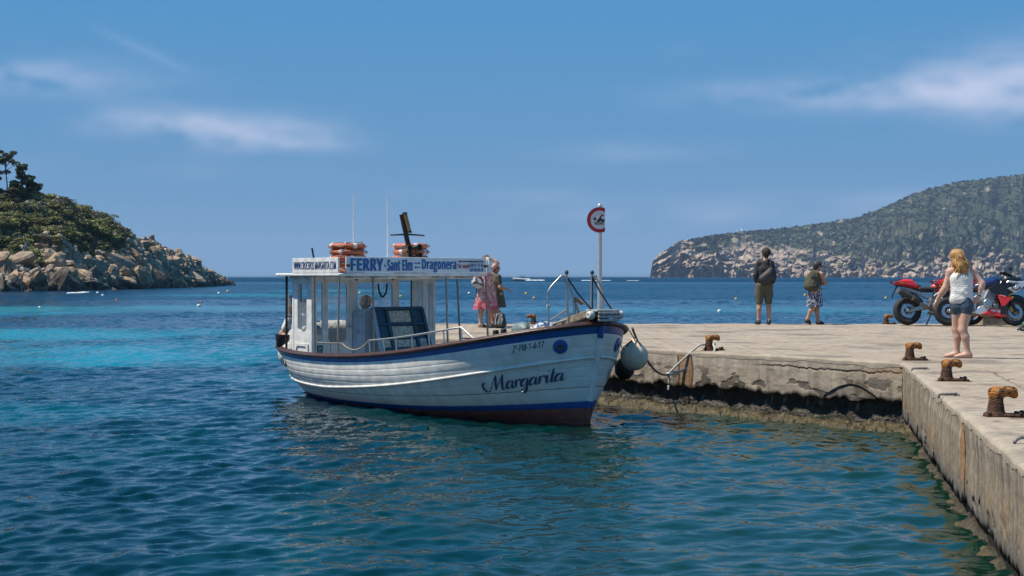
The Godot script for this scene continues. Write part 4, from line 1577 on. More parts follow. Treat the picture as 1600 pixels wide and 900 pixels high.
func boat_roof(white: Material) -> void:
	var roof := obj("roof", MB.new().box(Vector3(2.2, 0.05, 2.78), at(Vector3(-1.58, 2.028, 0)), 0.015), white, boat)
	for x in [-2.4, -1.95, -1.2, -0.75]:
		obj("roof_beam", MB.new().box(Vector3(0.045, 0.045, 2.55), at(Vector3(x, 1.982, 0)), 0.008), white, roof)
	for z in [-1.0, -0.55, 0.1, 0.6, 1.05]:
		obj("roof_batten", MB.new().box(Vector3(0.28, 0.02, 0.20), at(Vector3(-0.63, 1.992, z)), 0.004), mats["deck_grey"], roof)
	# posts
	for p in [[-0.50, -0.51, 1.0, 1.37], [-0.50, -0.51, -1.0, 1.37], [-1.30, -1.36, 1.0, 1.36], [-1.30, -1.36, -1.0, 1.36]]:
		var t: float = p[0] / 4.2
		var foot := hull(t, 1.0, p[2], 0.06) + Vector3(0, 0.03, 0)
		obj("roof_post", rod(foot, Vector3(p[1], 2.01, p[2] * p[3]), 0.017), mats["dull_pole"], boat)
	obj("roof_post", rod(Vector3(-0.5, 0.4, 0.77), Vector3(-0.51, 2.01, 0.77), 0.017), mats["dull_pole"], boat)
	obj("roof_post", rod(Vector3(-0.46, 0.4, -0.60), Vector3(-0.51, 2.01, -0.59), 0.017), mats["dull_pole"], boat)
	for p in [[-2.60, 1.22], [-2.60, -1.22], [-2.52, 1.0]]:
		obj("roof_post", rod(Vector3(p[0] - 0.02, 0.5, p[1]), Vector3(p[0], 2.01, p[1]), 0.021), mats["dark_iron"], boat)
	# sign boards
	var face := Transform3D(Basis(Vector3(0, 0, -1), Vector3.UP, Vector3(1, 0, 0)), Vector3(-0.47, 2.06, 1.27))   # X to port along the front
	var front := obj("sign_board", MB.new().box(Vector3(2.63, 0.245, 0.03), face * at(Vector3(1.315, 0.123, -0.017)), 0.004), mat("sign_white", Color(0.66, 0.68, 0.70), 0.45, 0, 0.08), boat)
	var w := 2.63
	var h := 0.245
	var ft: Array = [["FERRY", 0.028, 0.246, 0.12, 0.90, "sign_blue", sans], ["Sant Elm", 0.277, 0.453, 0.12, 0.88, "sign_blue", sans], ["Dragonera", 0.521, 0.770, 0.02, 0.88, "sign_blue", sans], ["www.crucerosmargarita.com", 0.785, 0.975, 0.66, 0.84, "sign_navy", serif], ["Tel. movil", 0.781, 0.868, 0.30, 0.60, "sign_red", sans], ["639 61 75 45", 0.872, 0.972, 0.38, 0.62, "sign_blue", sans], ["629 60 60 34", 0.872, 0.972, 0.08, 0.32, "sign_blue", sans]]
	for q in ft:
		var box := Rect2(w * q[1], h * q[3], w * (q[2] - q[1]), h * (q[4] - q[3]))
		var m := text_mesh(q[0], q[6], box, 0.006)
		if q[0] == "FERRY" or q[0] == "Sant Elm" or q[0] == "Dragonera":         # heavy lettering: laid on twice, a little apart
			var n0 := m.v.size()
			var i0 := m.i.duplicate()
			for j in [1, 2]:
				for k in n0:
					m.vert(m.v[k] + Vector3((0.007 if q[0] == "FERRY" else 0.0035) * j, 0.0, 0.0004 * j), m.n[k])
				for k in i0:
					m.i.append(k + n0 * j)
		obj("lettering", m, mats[q[5]], front, face * at(Vector3(0, 0, 0.001)))
	var dot := MB.new().box(Vector3(0.03, 0.035, 0.006), face * at(Vector3(w * 0.262, h * 0.45, 0.001)))
	obj("lettering", dot, mats["sign_blue"], front)
	for s in [[0.62, 1.0], [0.34, -1.0]]:
		var y: float = h * s[0]
		var x := w * 0.488
		var d: float = s[1]
		var arrow := PackedVector2Array([Vector2(x - d * 0.058, y - 0.008), Vector2(x + d * 0.02, y - 0.008), Vector2(x + d * 0.02, y - 0.024), Vector2(x + d * 0.060, y), Vector2(x + d * 0.02, y + 0.024), Vector2(x + d * 0.02, y + 0.008), Vector2(x - d * 0.058, y + 0.008)])
		obj("arrow", MB.new().prism(arrow, 0.006, face * at(Vector3(0, 0, 0.001))), mats["sign_blue"], front)
	obj("end_cap", MB.new().box(Vector3(0.09, 0.26, 0.06), at(Vector3(-0.475, 2.19, -1.405)), 0.006), white, front)
	for z in [1.245, -1.33]:
		obj("bracket", MB.new().box(Vector3(0.03, 0.035, 0.06), at(Vector3(-0.46, 2.17, z)), 0.004), mats["black_rubber"], front)
	var sface := Transform3D(Basis(Vector3(1, 0, 0), Vector3.UP, Vector3(0, 0, 1)), Vector3(-2.06, 2.055, 1.39))
	var side := obj("sign_board", MB.new().box(Vector3(1.54, 0.24, 0.03), sface * at(Vector3(0.77, 0.12, -0.017)), 0.004), white, boat)
	obj("lettering", text_mesh("WWW.CRUCEROS MARGARITA.COM", font("Droid Sans", 400), Rect2(0.06, 0.06, 1.42, 0.12), 0.006), mats["sign_navy"], side, sface * at(Vector3(0, 0, 0.001)))
	# leaning mast with a lamp tube, cross-bar and four horns
	var foot := Vector3(-0.72, 2.05, -0.12)
	var tip := Vector3(-0.80, 3.0, 0.08)
	var mast := obj("mast", MB.new().tube([foot, foot.lerp(tip, 0.5), tip], [0.05, 0.042, 0.036], 10), mats["dark_iron"], boat)
	obj("lamp_tube", rod(foot.lerp(tip, 0.70) + Vector3(0.05, 0, -0.05), tip + Vector3(0.05, 0.02, -0.035), 0.033, 10), mat("brass_tan", Color(0.42, 0.24, 0.10), 0.5, 0.2, 0.2), mast)
	for k in 2:
		var p := (foot.lerp(tip, 0.70) + Vector3(0.05, 0, -0.05)).lerp(tip + Vector3(0.05, 0.02, -0.035), float(k))
		obj("lamp_ring", rod(p - Vector3(0, 0.012, 0), p + Vector3(0, 0.012, 0), 0.040, 10), mats["dark_iron"], mast)
	obj("cross_bar", MB.new().tube([Vector3(-0.76, 2.66, 0.31), Vector3(-0.76, 2.68, 0.0), Vector3(-0.76, 2.665, -0.33)], [0.012, 0.018, 0.012], 6), mats["black_rubber"], mast)
	for q in [[0.07, 2.46], [0.06, 2.34], [-0.115, 2.47], [-0.125, 2.33]]:
		var hf := facing(Vector3(-0.70, q[1], q[0] - 0.05), Vector3(0.95, 0.05, -0.25)) * Transform3D(Basis(Vector3.RIGHT, PI / 2), Vector3.ZERO)
		obj("horn", MB.new().lathe([Vector2(0.012, -0.20), Vector2(0.018, -0.08), Vector2(0.036, 0.0), Vector2(0.056, 0.05), Vector2(0.050, 0.05), Vector2(0.02, -0.05), Vector2(0.002, -0.06)], hf, 14), mat("horn_metal", Color(0.16, 0.14, 0.10), 0.35, 0.7, 0.3), mast)
	obj("antenna", MB.new().tube([Vector3(-2.4, 2.05, 0.06), Vector3(-2.4, 2.8, 0.06), Vector3(-2.4, 3.4, 0.055)], [0.016, 0.013, 0.009], 6), white, boat)
	obj("antenna", MB.new().tube([Vector3(-2.4, 2.05, -0.61), Vector3(-2.4, 2.8, -0.61), Vector3(-2.4, 3.38, -0.605)], [0.016, 0.013, 0.009], 6), white, boat)
	obj("flag_stub", rod(Vector3(-1.62, 2.05, 1.18), Vector3(-1.66, 2.46, 1.24), 0.016, 6), mats["dark_iron"], boat)
	obj("roof_frame", MB.new().tube([Vector3(-1.2, 2.08, 0.80), Vector3(-1.2, 2.54, 0.80), Vector3(-1.2, 2.54, 1.10), Vector3(-1.2, 2.08, 1.10)], 0.014, 6), white, boat)
	obj("roof_frame", MB.new().tube([Vector3(-0.8, 2.08, 0.80), Vector3(-0.8, 2.54, 0.80), Vector3(-0.8, 2.54, 1.10), Vector3(-0.8, 2.08, 1.10)], 0.014, 6), white, boat)


func boat_rails() -> void:
	var steel: Material = mats["steel"]
	var ts := [0.11, 0.21, 0.29, 0.39, 0.485, 0.56, 0.64, 0.695]
	for s in [1.0, -1.0]:
		var top := []
		for k in ts.size():
			var p := hull(ts[k], 1.0, s, 0.07)
			top.append(p + Vector3(0, 0.235 if k < ts.size() - 1 else 0.04, 0))
		var rail := obj("guard_rail", MB.new().tube(top, 0.014, 8), steel, boat)
		for k in ts.size() - 1:
			var p := hull(ts[k], 1.0, s, 0.07)
			obj("stanchion", rod(p + Vector3(0.035, 0.02, 0), top[k], 0.012, 6), steel, rail)
		var aft := []
		for t in [-0.29, -0.18, -0.09]:
			var p := hull(t, 1.0, s, 0.07)
			aft.append(p + Vector3(0, 0.21, 0))
		var bar := obj("guard_rail", MB.new().tube(aft, 0.012, 8), mats["dull_pole"], boat)
		obj("stanchion", rod(hull(-0.18, 1.0, s, 0.07) + Vector3(0, 0.02, 0), aft[1], 0.012, 6), mats["dull_pole"], bar)
		var a: Vector3 = aft[2]
		var b: Vector3 = top[0]
		var sag := []
		for k in 13:
			var u := k / 12.0
			sag.append(a.lerp(b, u) - Vector3(0, 0.12 * 4.0 * u * (1.0 - u), 0))
		obj("safety_rope", MB.new().tube(sag, 0.011, 6), mat("rope_tan", Color(0.40, 0.33, 0.24), 0.9, 0, 0.3, 0.6, 8.0), boat)


func boat_bow() -> void:
	var steel: Material = mats["steel"]
	var y := 1.22
	# boarding ramp that rises over the stem, two rollers at its end
	var slope := (Vector3(4.22, 1.50, 0) - Vector3(3.25, 1.27, 0))
	var ax := slope.normalized()
	var rx := Transform3D(Basis(ax, Vector3(-ax.y, ax.x, 0), Vector3(0, 0, 1)), Vector3(3.25, 1.27, 0))
	var al := mat("aluminium", Color(0.46, 0.46, 0.45), 0.5, 0.5, 0.3, 0.3, 3.0)
	var ramp := obj("boarding_ramp", MB.new().box(Vector3(1.0, 0.05, 0.40), rx * at(Vector3(0.5, 0.0, 0)), 0.01), al, boat)
	for z in [0.215, -0.215]:
		obj("ramp_side", MB.new().box(Vector3(1.02, 0.09, 0.025), rx * at(Vector3(0.5, 0.02, z)), 0.006), mat("ramp_wood", Color(0.36, 0.28, 0.20), 0.7, 0, 0.4, 0.4, 4.0), ramp)
	for k in 6:
		obj("ramp_tread", MB.new().box(Vector3(0.03, 0.02, 0.38), rx * at(Vector3(0.1 + k * 0.16, 0.034, 0)), 0.004), al, ramp)
	obj("ramp_plate", MB.new().box(Vector3(0.24, 0.035, 0.40), at(Vector3(4.22, 1.545, 0)), 0.01), al, ramp)
	for k in 3:
		obj("ramp_rib", MB.new().box(Vector3(0.03, 0.035, 0.36), at(Vector3(4.345, 1.515 - k * 0.045, 0)), 0.006), al, ramp)
	for z in [0.25, -0.25]:
		obj("roller", MB.new().lathe([Vector2(0.001, -0.045), Vector2(0.045, -0.045), Vector2(0.058, -0.02), Vector2(0.058, 0.02), Vector2(0.045, 0.045), Vector2(0.02, 0.046), Vector2(0.001, 0.03)], Transform3D(Basis(Vector3.RIGHT, PI / 2), Vector3(4.27, 1.49, z)), 14), mat("nylon", Color(0.62, 0.60, 0.56), 0.5, 0, 0.15), ramp)
	obj("ramp_block", MB.new().box(Vector3(0.3, 0.15, 0.34), at(Vector3(4.0, 1.37, 0)), 0.01), mats["varnish"], boat)
	obj("ramp_strut", rod(Vector3(4.0, 1.30, -0.30), Vector3(4.0, 1.52, -0.24), 0.014, 6), steel, boat)
	# posts and hoops either side of the ramp
	for s in [1.0, -1.0]:
		var p := obj("boarding_post", MB.new().tube([Vector3(3.72, y, 0.20 * s), Vector3(3.72, 2.04, 0.22 * s)], 0.018, 10), steel, boat)
		obj("post_cap", MB.new().lathe([Vector2(0.024, 0), Vector2(0.028, 0.02), Vector2(0.02, 0.045), Vector2(0.001, 0.05)], at(Vector3(3.72, 2.035, 0.22 * s)), 10), mats["black_rubber"], p)
		obj("hoop", MB.new().tube(curve([Vector3(3.64, y, 0.46 * s), Vector3(3.64, 1.60, 0.47 * s), Vector3(3.64, 1.80, 0.47 * s), Vector3(3.68, 1.96, 0.34 * s), Vector3(3.71, 2.01, 0.28 * s), Vector3(3.72, 1.92, 0.23 * s), Vector3(3.72, 1.60, 0.215 * s)], 5), 0.0125, 8), steel, boat)
	obj("handrail", rod(Vector3(3.2, 1.30, 0.30), Vector3(3.72, 1.55, 0.22), 0.013, 6), steel, boat)
	obj("handrail", rod(Vector3(3.1, 1.24, 0.42), Vector3(3.72, 1.42, 0.22), 0.013, 6), steel, boat)
	for s in [1.0, -1.0]:
		for t in [0.775, 0.80]:
			var b := hull(t, 1.0, s, 0.05) + Vector3(0, 0.03, 0)
			obj("bitt", MB.new().box(Vector3(0.07, 0.09, 0.07), at(b + Vector3(0, 0.04, 0)), 0.012), mats["black_rubber"], boat)
	for s in [1.0, -1.0]:
		var c := hull(0.948, 0.862, s)
		var f := facing(c, hull_normal(0.948, 0.862, s)) * Transform3D(Basis(Vector3.RIGHT, PI / 2), Vector3.ZERO)
		var fl := obj("fairlead", MB.new().lathe([Vector2(0.03, 0.022), Vector2(0.085, 0.016), Vector2(0.098, 0.006), Vector2(0.098, -0.02)], f, 24), mats["boat_blue"], boat)
		obj("fairlead_ring", MB.new().lathe([Vector2(0.002, 0.012), Vector2(0.018, 0.014), Vector2(0.03, 0.026), Vector2(0.04, 0.02), Vector2(0.04, 0.0)], f, 16), mat("bronze", Color(0.20, 0.12, 0.05), 0.45, 0.6, 0.4), fl)


const SCRIPT := {
	"M": [2.55, [[[-0.55, 1.15], [-0.95, 1.2], [-1.1, 0.75], [-0.75, 0.2], [-0.2, -0.05], [0.2, 0.3], [0.55, 1.2], [0.95, 2.0]], [[0.95, 2.0], [0.98, 1.2], [1.0, 0.05]], [[1.0, 0.05], [1.5, 1.0], [2.0, 2.0]], [[2.0, 2.0], [1.98, 1.1], [2.0, 0.3], [2.2, 0.0], [2.6, 0.3]]]],
	"a": [1.2, [[[0.98, 0.82], [0.7, 1.0], [0.3, 0.8], [0.12, 0.35], [0.32, 0.0], [0.7, 0.22], [0.96, 0.8]], [[1.0, 1.0], [0.96, 0.4], [1.02, 0.05], [1.25, 0.05], [1.42, 0.35]]]],
	"r": [0.95, [[[0.1, 0.5], [0.28, 1.02], [0.30, 0.5], [0.28, 0.0]], [[0.30, 0.4], [0.5, 0.85], [0.75, 1.02], [0.92, 0.88]], [[0.84, 0.97], [0.90, 0.84], [0.86, 0.78]]]],
	"g": [1.2, [[[0.98, 0.82], [0.7, 1.0], [0.3, 0.8], [0.12, 0.35], [0.32, 0.0], [0.7, 0.22], [0.96, 0.8]], [[1.0, 1.0], [0.97, 0.2], [0.9, -0.5], [0.55, -0.85], [0.15, -0.7], [0.25, -0.45], [0.8, -0.2], [1.4, 0.35]]]],
	"i": [0.62, [[[0.1, 0.5], [0.3, 1.0], [0.30, 0.4], [0.36, 0.05], [0.55, 0.05], [0.75, 0.35]], [[0.36, 1.5], [0.44, 1.56]]]],
	"t": [0.68, [[[0.38, 1.75], [0.36, 1.0], [0.35, 0.35], [0.45, 0.03], [0.65, 0.08], [0.85, 0.4]], [[0.05, 1.08], [0.4, 1.1], [0.75, 1.14]]]],
}

func on_hull(u: float, w: float, t0: float, v0: float, rise: float, side: float, lift: float) -> Vector3:   # u metres along the side from t0 towards the bow, w metres up
	var t := t0
	var left := absf(u)
	var step := 0.0015 * signf(u)
	while left > 0.0 and absf(t) < 0.997:
		var d := hull(t + step, v0, side).distance_to(hull(t, v0, side))
		if d >= left:
			t += step * left / d
			break
		left -= d
		t += step
	var v := v0 + rise * (t - t0) + w / (sheer(t) + 0.45)
	return hull(t, v, side) + hull_normal(t, v, side) * lift


func boat_lettering() -> void:
	var navy := mat("letter_navy", Color(0.008, 0.045, 0.14), 0.5)
	for side in [1.0, -1.0]:
		# the name in brushed script
		var mb := MB.new()
		var pen := 0.0
		var total := 10.3
		var width := 1.02
		var unit: float = width / total
		for letter in "Margarita":
			var def: Array = SCRIPT[letter]
			for stroke in def[1]:
				var pts := []
				for p in stroke:
					pts.append(Vector3(p[0] + pen + p[1] * 0.30, p[1], 0))
				var line := curve(pts, 7)
				var first := mb.v.size()
				for k in line.size():
					var d: Vector3 = (line[mini(k + 1, line.size() - 1)] - line[maxi(k - 1, 0)]).normalized()
					var nrm := Vector3(-d.y, d.x, 0)
					var thick := 0.05 + 0.11 * smoothstep(-0.1, -0.85, d.y + 0.15 * d.x) + (0.07 if stroke.size() <= 2 and letter == "i" else 0.0)
					thick *= 0.55 + 0.45 * minf(1.0, 4.0 * minf(k, line.size() - 1 - k) / line.size())
					for q in [1.0, -1.0]:
						var p: Vector3 = (line[k] + nrm * thick * q) * unit
						var u := p.x + 0.15
						var pos := on_hull(u if side > 0.0 else width + 0.2 - u, p.y * 1.02, 0.705, 0.55, 0.22, side, 0.006)
						mb.vert(pos, hull_normal(0.8, 0.6, side))
				for k in line.size() - 1:
					var a := first + k * 2
					mb.tri(a, a + 1, a + 2)
					mb.tri(a + 1, a + 3, a + 2)
			pen += def[0]
		obj("name_lettering", mb, navy, boat)
		var reg := text_mesh("2ª-PM-1-4-17", font("Droid Sans", 400), Rect2(0, 0, 0.43, 0.095), 0.002)
		for k in reg.v.size():
			var p := reg.v[k]
			var u := p.x if side > 0.0 else 0.43 - p.x
			reg.v[k] = on_hull(u, p.y + 0.01, 0.835, 0.855, 0.10, side, 0.005)
			reg.n[k] = hull_normal(0.87, 0.87, side)
		obj("registration_lettering", reg, navy, boat)


# ---------------------------------------------------------------- things lying on and hanging from the boat

func build_boat_gear() -> void:
	var B := boat.transform
	# lifebuoys in two stacks on the roof
	var orange := mat("buoy_orange", Color(0.60, 0.105, 0.028), 0.55, 0, 0.22, 0.4, 3.0)
	var coral := mat("buoy_coral", Color(0.62, 0.15, 0.085), 0.55, 0, 0.22, 0.4, 3.0)
	var first: Node3D = null
	var what := [
		["lowest orange lifebuoy of the left stack on the ferry roof", Vector3(-1.0, 2.10, 0.95)], ["second lifebuoy from the bottom of the left stack on the roof", Vector3(-1.01, 2.195, 0.94)],
		["third lifebuoy up in the left stack on the roof", Vector3(-0.99, 2.29, 0.95)], ["lifebuoy just below the top of the left stack", Vector3(-1.0, 2.385, 0.94)], ["topmost orange lifebuoy of the left stack under a white frame", Vector3(-1.02, 2.478, 0.95)],
		["lowest coral lifebuoy of the right stack behind the mast", Vector3(-1.05, 2.10, -0.24)], ["second lifebuoy up in the right stack behind the mast", Vector3(-1.04, 2.20, -0.25)], ["third lifebuoy up in the right stack behind the mast", Vector3(-1.05, 2.30, -0.24)], ["lifebuoy second from the top behind the mast", Vector3(-1.05, 2.40, -0.25)], ["topmost coral lifebuoy of the stack behind the mast", Vector3(-1.06, 2.495, -0.25)]]
	for k in what.size():
		var r: Node3D
		if first == null:
			r = thing("lifebuoy", what[k][0], "lifebuoy", Transform3D(), "lifebuoys stacked on the ferry roof")
			var ring := []
			for s in 28:
				ring.append(Vector3(cos(TAU * s / 28) * 0.245, 0, sin(TAU * s / 28) * 0.245))
			obj("ring", MB.new().tube(ring, 0.052, 10, false, true, 0.88), orange, r)
			for q in 4:
				var arc := []
				for s in 4:
					var a := TAU * q / 4.0 + 0.4 + s * 0.07
					arc.append(Vector3(cos(a) * 0.245, 0, sin(a) * 0.245))
				obj("reflective_band", MB.new().tube(arc, 0.0545, 10, true, false, 0.88), mat("band_white", Color(0.66, 0.66, 0.66), 0.4), r)
			var rope := []
			for s in 40:
				var a := TAU * s / 40
				var out := 0.302 + 0.016 * absf(sin(a * 2.0))
				rope.append(Vector3(cos(a) * out, 0.012 * sin(a * 8.0), sin(a) * out))
			obj("grab_rope", MB.new().tube(rope, 0.007, 5, false, true), mats["rope_tan"], r)
			first = r
		else:
			r = again(first, Transform3D(), what[k][0])
		r.transform = B * at(what[k][1], k * 0.9)
		if k >= 5:
			(r.get_node("ring") as MeshInstance3D).material_override = coral
	# fenders
	var grey := mat("fender_grey", Color(0.80, 0.62, 0.46), 0.8, 0, 0.15, 0.3, 2.0, false, 0.2)
	var ballf := thing("ball_fender", "large round grey fender hanging from the bow over the quay side", "fender", B * at(Vector3(3.5, 0.87, -1.16)))
	obj("ball", MB.new().lathe([Vector2(0.001, -0.205), Vector2(0.08, -0.19), Vector2(0.15, -0.14), Vector2(0.195, -0.05), Vector2(0.195, 0.05), Vector2(0.155, 0.135), Vector2(0.09, 0.19), Vector2(0.045, 0.215), Vector2(0.04, 0.25), Vector2(0.001, 0.25)], Transform3D(), 24), grey, ballf)
	for k in 4:
		var a := k * 1.55
		obj("lanyard", MB.new().tube([Vector3(0.0, 0.26, 0), Vector3(0.05 * cos(a), 0.225, 0.05 * sin(a)), Vector3(0.12 * cos(a), 0.18, 0.12 * sin(a)), Vector3(0.165 * cos(a), 0.10, 0.165 * sin(a))], 0.008, 5), mats["dark_iron"], ballf)
	obj("lanyard", MB.new().tube([Vector3(0.0, 0.25, 0), Vector3(0.02, 0.36, 0.10), Vector3(0.03, 0.42, 0.22)], 0.009, 5), mats["rope_tan"], ballf)
	var dark := thing("ball_fender", "smaller dark fender half hidden behind the large grey ball", "fender", B * at(Vector3(3.05, 0.66, -1.36)))
	obj("ball", MB.new().lathe([Vector2(0.001, -0.16), Vector2(0.08, -0.14), Vector2(0.14, -0.06), Vector2(0.14, 0.06), Vector2(0.08, 0.14), Vector2(0.03, 0.17), Vector2(0.03, 0.2), Vector2(0.001, 0.2)], Transform3D(), 20), mats["black_rubber"], dark)
	obj("lanyard", rod(Vector3(0, 0.19, 0), Vector3(0.02, 0.47, 0.13), 0.008, 5), mats["rope_tan"], dark)
	var lying := thing("fender", "grey-green sausage fender lying on the foredeck", "fender", B * Transform3D(Basis(Vector3(0.93, 0.09, 0.35).normalized(), Vector3.UP, Vector3(0.35, 0, -0.93).normalized()), Vector3(3.22, 1.27, 0.62)))
	obj("body", MB.new().lathe([Vector2(0.001, -0.27), Vector2(0.03, -0.27), Vector2(0.04, -0.23), Vector2(0.08, -0.19), Vector2(0.105, -0.12), Vector2(0.11, 0.0), Vector2(0.105, 0.12), Vector2(0.08, 0.19), Vector2(0.04, 0.23), Vector2(0.03, 0.27), Vector2(0.001, 0.27)], Transform3D(Basis(Vector3.BACK, PI / 2), Vector3.ZERO), 18), mat("fender_teal", Color(0.17, 0.23, 0.23), 0.5, 0, 0.15, 0.3, 2.0), lying)
	obj("eye_rope", MB.new().tube(curve([Vector3(0.27, 0, 0), Vector3(0.34, 0.08, 0.02), Vector3(0.42, 0.0, 0.06), Vector3(0.5, -0.06, 0.02)]), 0.008, 5), mats["rope_tan"], lying)
	# crumpled tarpaulin by the hoop
	var tarp := []
	for r in 15:
		var row := PackedVector3Array()
		for k in 21:
			var u := k / 20.0 - 0.5
			var w := r / 14.0 - 0.5
			var bump := maxf(0.0, 1.0 - 3.6 * (u * u + w * w))
			row.append(Vector3(u * 0.5, 0.14 * sqrt(bump) + 0.05 * N3.get_noise_2d(u * 6.0, w * 6.0) * bump, w * 0.34))
		tarp.append(row)
	var tm := MB.new().grid(tarp)
	for k in tm.v.size():
		tm.c[k] = Color(0.02, 0.045, 0.11) if N2.get_noise_2d(tm.v[k].x * 7.0, tm.v[k].z * 9.0) > -0.05 else Color(0.55, 0.58, 0.62)
	tag(obj("tarpaulin", tm, mat("tarpaulin", Color.WHITE, 0.5, 0, 0, 0, 1, true), null, B * at(Vector3(3.44, 1.24, 0.40))), "crumpled blue and white tarpaulin on deck by the left hoop", "tarpaulin")
	# rope and floats wound round the left boarding post
	var net := thing("rope_bundle", "tangled rope with small floats hanging on the left boarding post", "rope", B * at(Vector3(3.72, 0, 0.2)))
	var r2 := RandomNumberGenerator.new()
	r2.seed = 9
	for k in 7:
		var z := -0.06 - k * 0.032
		var top := 1.80 - k * 0.05
		obj("rope", MB.new().tube(curve([Vector3(0.02, 1.92, 0.0), Vector3(0.04, top, z * 0.6), Vector3(0.05, top - 0.14, z), Vector3(0.04, lerpf(1.42, 1.35, r2.randf()), z * 1.05), Vector3(0.03, 1.36, z * 1.1 + 0.05), Vector3(0.05, 1.5, z - 0.03)], 5), 0.010, 5), mats["rope_tan"] if k % 3 else mat("rope_white", Color(0.55, 0.53, 0.48), 0.9, 0, 0.2, 0.6, 8.0), net)
	for q in [[1.68, -0.12], [1.66, -0.15], [1.70, -0.09], [1.50, -0.21], [1.42, -0.14], [1.64, -0.19]]:
		obj("float", MB.new().ball(Vector3(0.03, 0.026, 0.03), at(Vector3(0.055, q[0], q[1])), 8, 6), mat("float_orange", Color(0.42, 0.20, 0.07), 0.6, 0, 0.3), net)
	for s in [1.0, -1.0]:
		var z0: float = 0.22 * s
		var z1: float = -0.08 if s > 0 else -0.42
		tag(obj("tackle_line", MB.new().tube([Vector3(3.72, 2.0, z0), Vector3(3.8, 1.78, lerpf(z0, z1, 0.4)), Vector3(3.95, 1.50, z1), Vector3(4.0, 1.34, z1)], 0.012, 6), mats["dark_iron"], null, B), "dark line running down from the top of the %s boarding post" % ("left" if s > 0 else "right"), "rope")
	tag(obj("tackle_line", MB.new().tube([Vector3(3.73, 2.0, -0.215), Vector3(3.75, 1.6, -0.20), Vector3(3.74, 1.25, -0.19)], 0.011, 6), mats["dark_iron"], null, B), "dark line hanging straight beside the right boarding post", "rope")
	# pale box with a brown block at the stern posts
	var sb := thing("storage_box", "pale grey box with a brown block lashed to the stern posts", "box", B * at(Vector3(-2.60, 1.40, 1.12)))
	obj("case", MB.new().box(Vector3(0.12, 0.38, 0.18), at(Vector3(0, 0.10, 0)), 0.03), mat("box_grey", Color(0.40, 0.42, 0.44), 0.5, 0, 0.15), sb)
	obj("block", MB.new().box(Vector3(0.08, 0.12, 0.13), at(Vector3(0.085, 0.06, 0.02)), 0.01), mat("block_brown", Color(0.14, 0.09, 0.05), 0.7, 0, 0.3), sb)
	obj("strap", MB.new().tube([Vector3(0.1, 0.32, 0.0), Vector3(0.12, 0.0, 0.04), Vector3(0.14, -0.45, 0.02), Vector3(0.13, -0.85, 0.0)], 0.012, 6), mats["dark_iron"], sb)
	var bag := MB.new().nets([[Vector3(0, 0.12, -0.08), Vector3(0, 0.12, 0.08), 0.11, 0.11], [Vector3(0, 0.2, -0.05), Vector3(0, 0.22, 0.05), 0.08, 0.07]], 0.02, 0.02)
	tag(obj("deck_bag", bag, mats["black_rubber"], null, B * at(Vector3(-2.1, 0.93, 1.0))), "black bag seen through the narrow wheelhouse window", "bag")
	tag(obj("stern_bucket", MB.new().lathe([Vector2(0.001, 0), Vector2(0.10, 0), Vector2(0.13, 0.24), Vector2(0.12, 0.24), Vector2(0.09, 0.02), Vector2(0.001, 0.02)], Transform3D(), 16), mats["black_rubber"], null, B * at(Vector3(-2.95, 0.78, 1.12))), "black bucket by the rail at the stern", "bucket")
	# mooring rope to the bollard, with its eye and tail
	var b0 := B * Vector3(3.62, 1.28, -1.02)
	var bol := CORNER + (QUAY_END - CORNER).normalized() * 3.73 + Vector3(0.24, QUAY + 0.06, -0.26)
	var edge := CORNER + (QUAY_END - CORNER).normalized() * 4.15 + Vector3(-0.12, 0.48, 0.13)
	var m := thing("mooring_rope", "white mooring rope looped from the bow to the rusty bollard", "rope")
	var sag := []
	for k in 25:
		var u := k / 24.0
		sag.append(b0.lerp(edge, u) - Vector3(0, 0.34 * u * (1.0 - u) * 2.4, 0))
	obj("line", MB.new().tube(sag, 0.017, 7), mat("rope_grey", Color(0.22, 0.19, 0.16), 0.9, 0, 0.3, 0.8, 10.0), m)
	obj("eye_splice", MB.new().tube(curve([edge, edge + Vector3(0.12, 0.13, 0.02), bol + Vector3(-0.20, 0.0, 0.20), bol + Vector3(-0.10, 0.03, 0.12), bol + Vector3(0.0, 0.03, -0.08), bol + Vector3(0.10, 0.03, 0.0), bol + Vector3(0.06, 0.04, 0.14), bol + Vector3(0.02, -0.10, 0.30), edge + Vector3(0.22, 0.06, 0.02), edge + Vector3(0.03, -0.01, 0.0)], 6), 0.017, 7), mats["rope_white"], m)
	obj("knot", MB.new().ball(Vector3(0.04, 0.035, 0.035), at(edge), 10, 7), mats["rope_white"], m)
	obj("tail", MB.new().tube(curve([edge, edge + Vector3(0.01, -0.1, 0.0), edge + Vector3(0.0, -0.24, 0.01)]), 0.017, 7), mats["rope_white"], m)


# ---------------------------------------------------------------- iron and signs on the quay

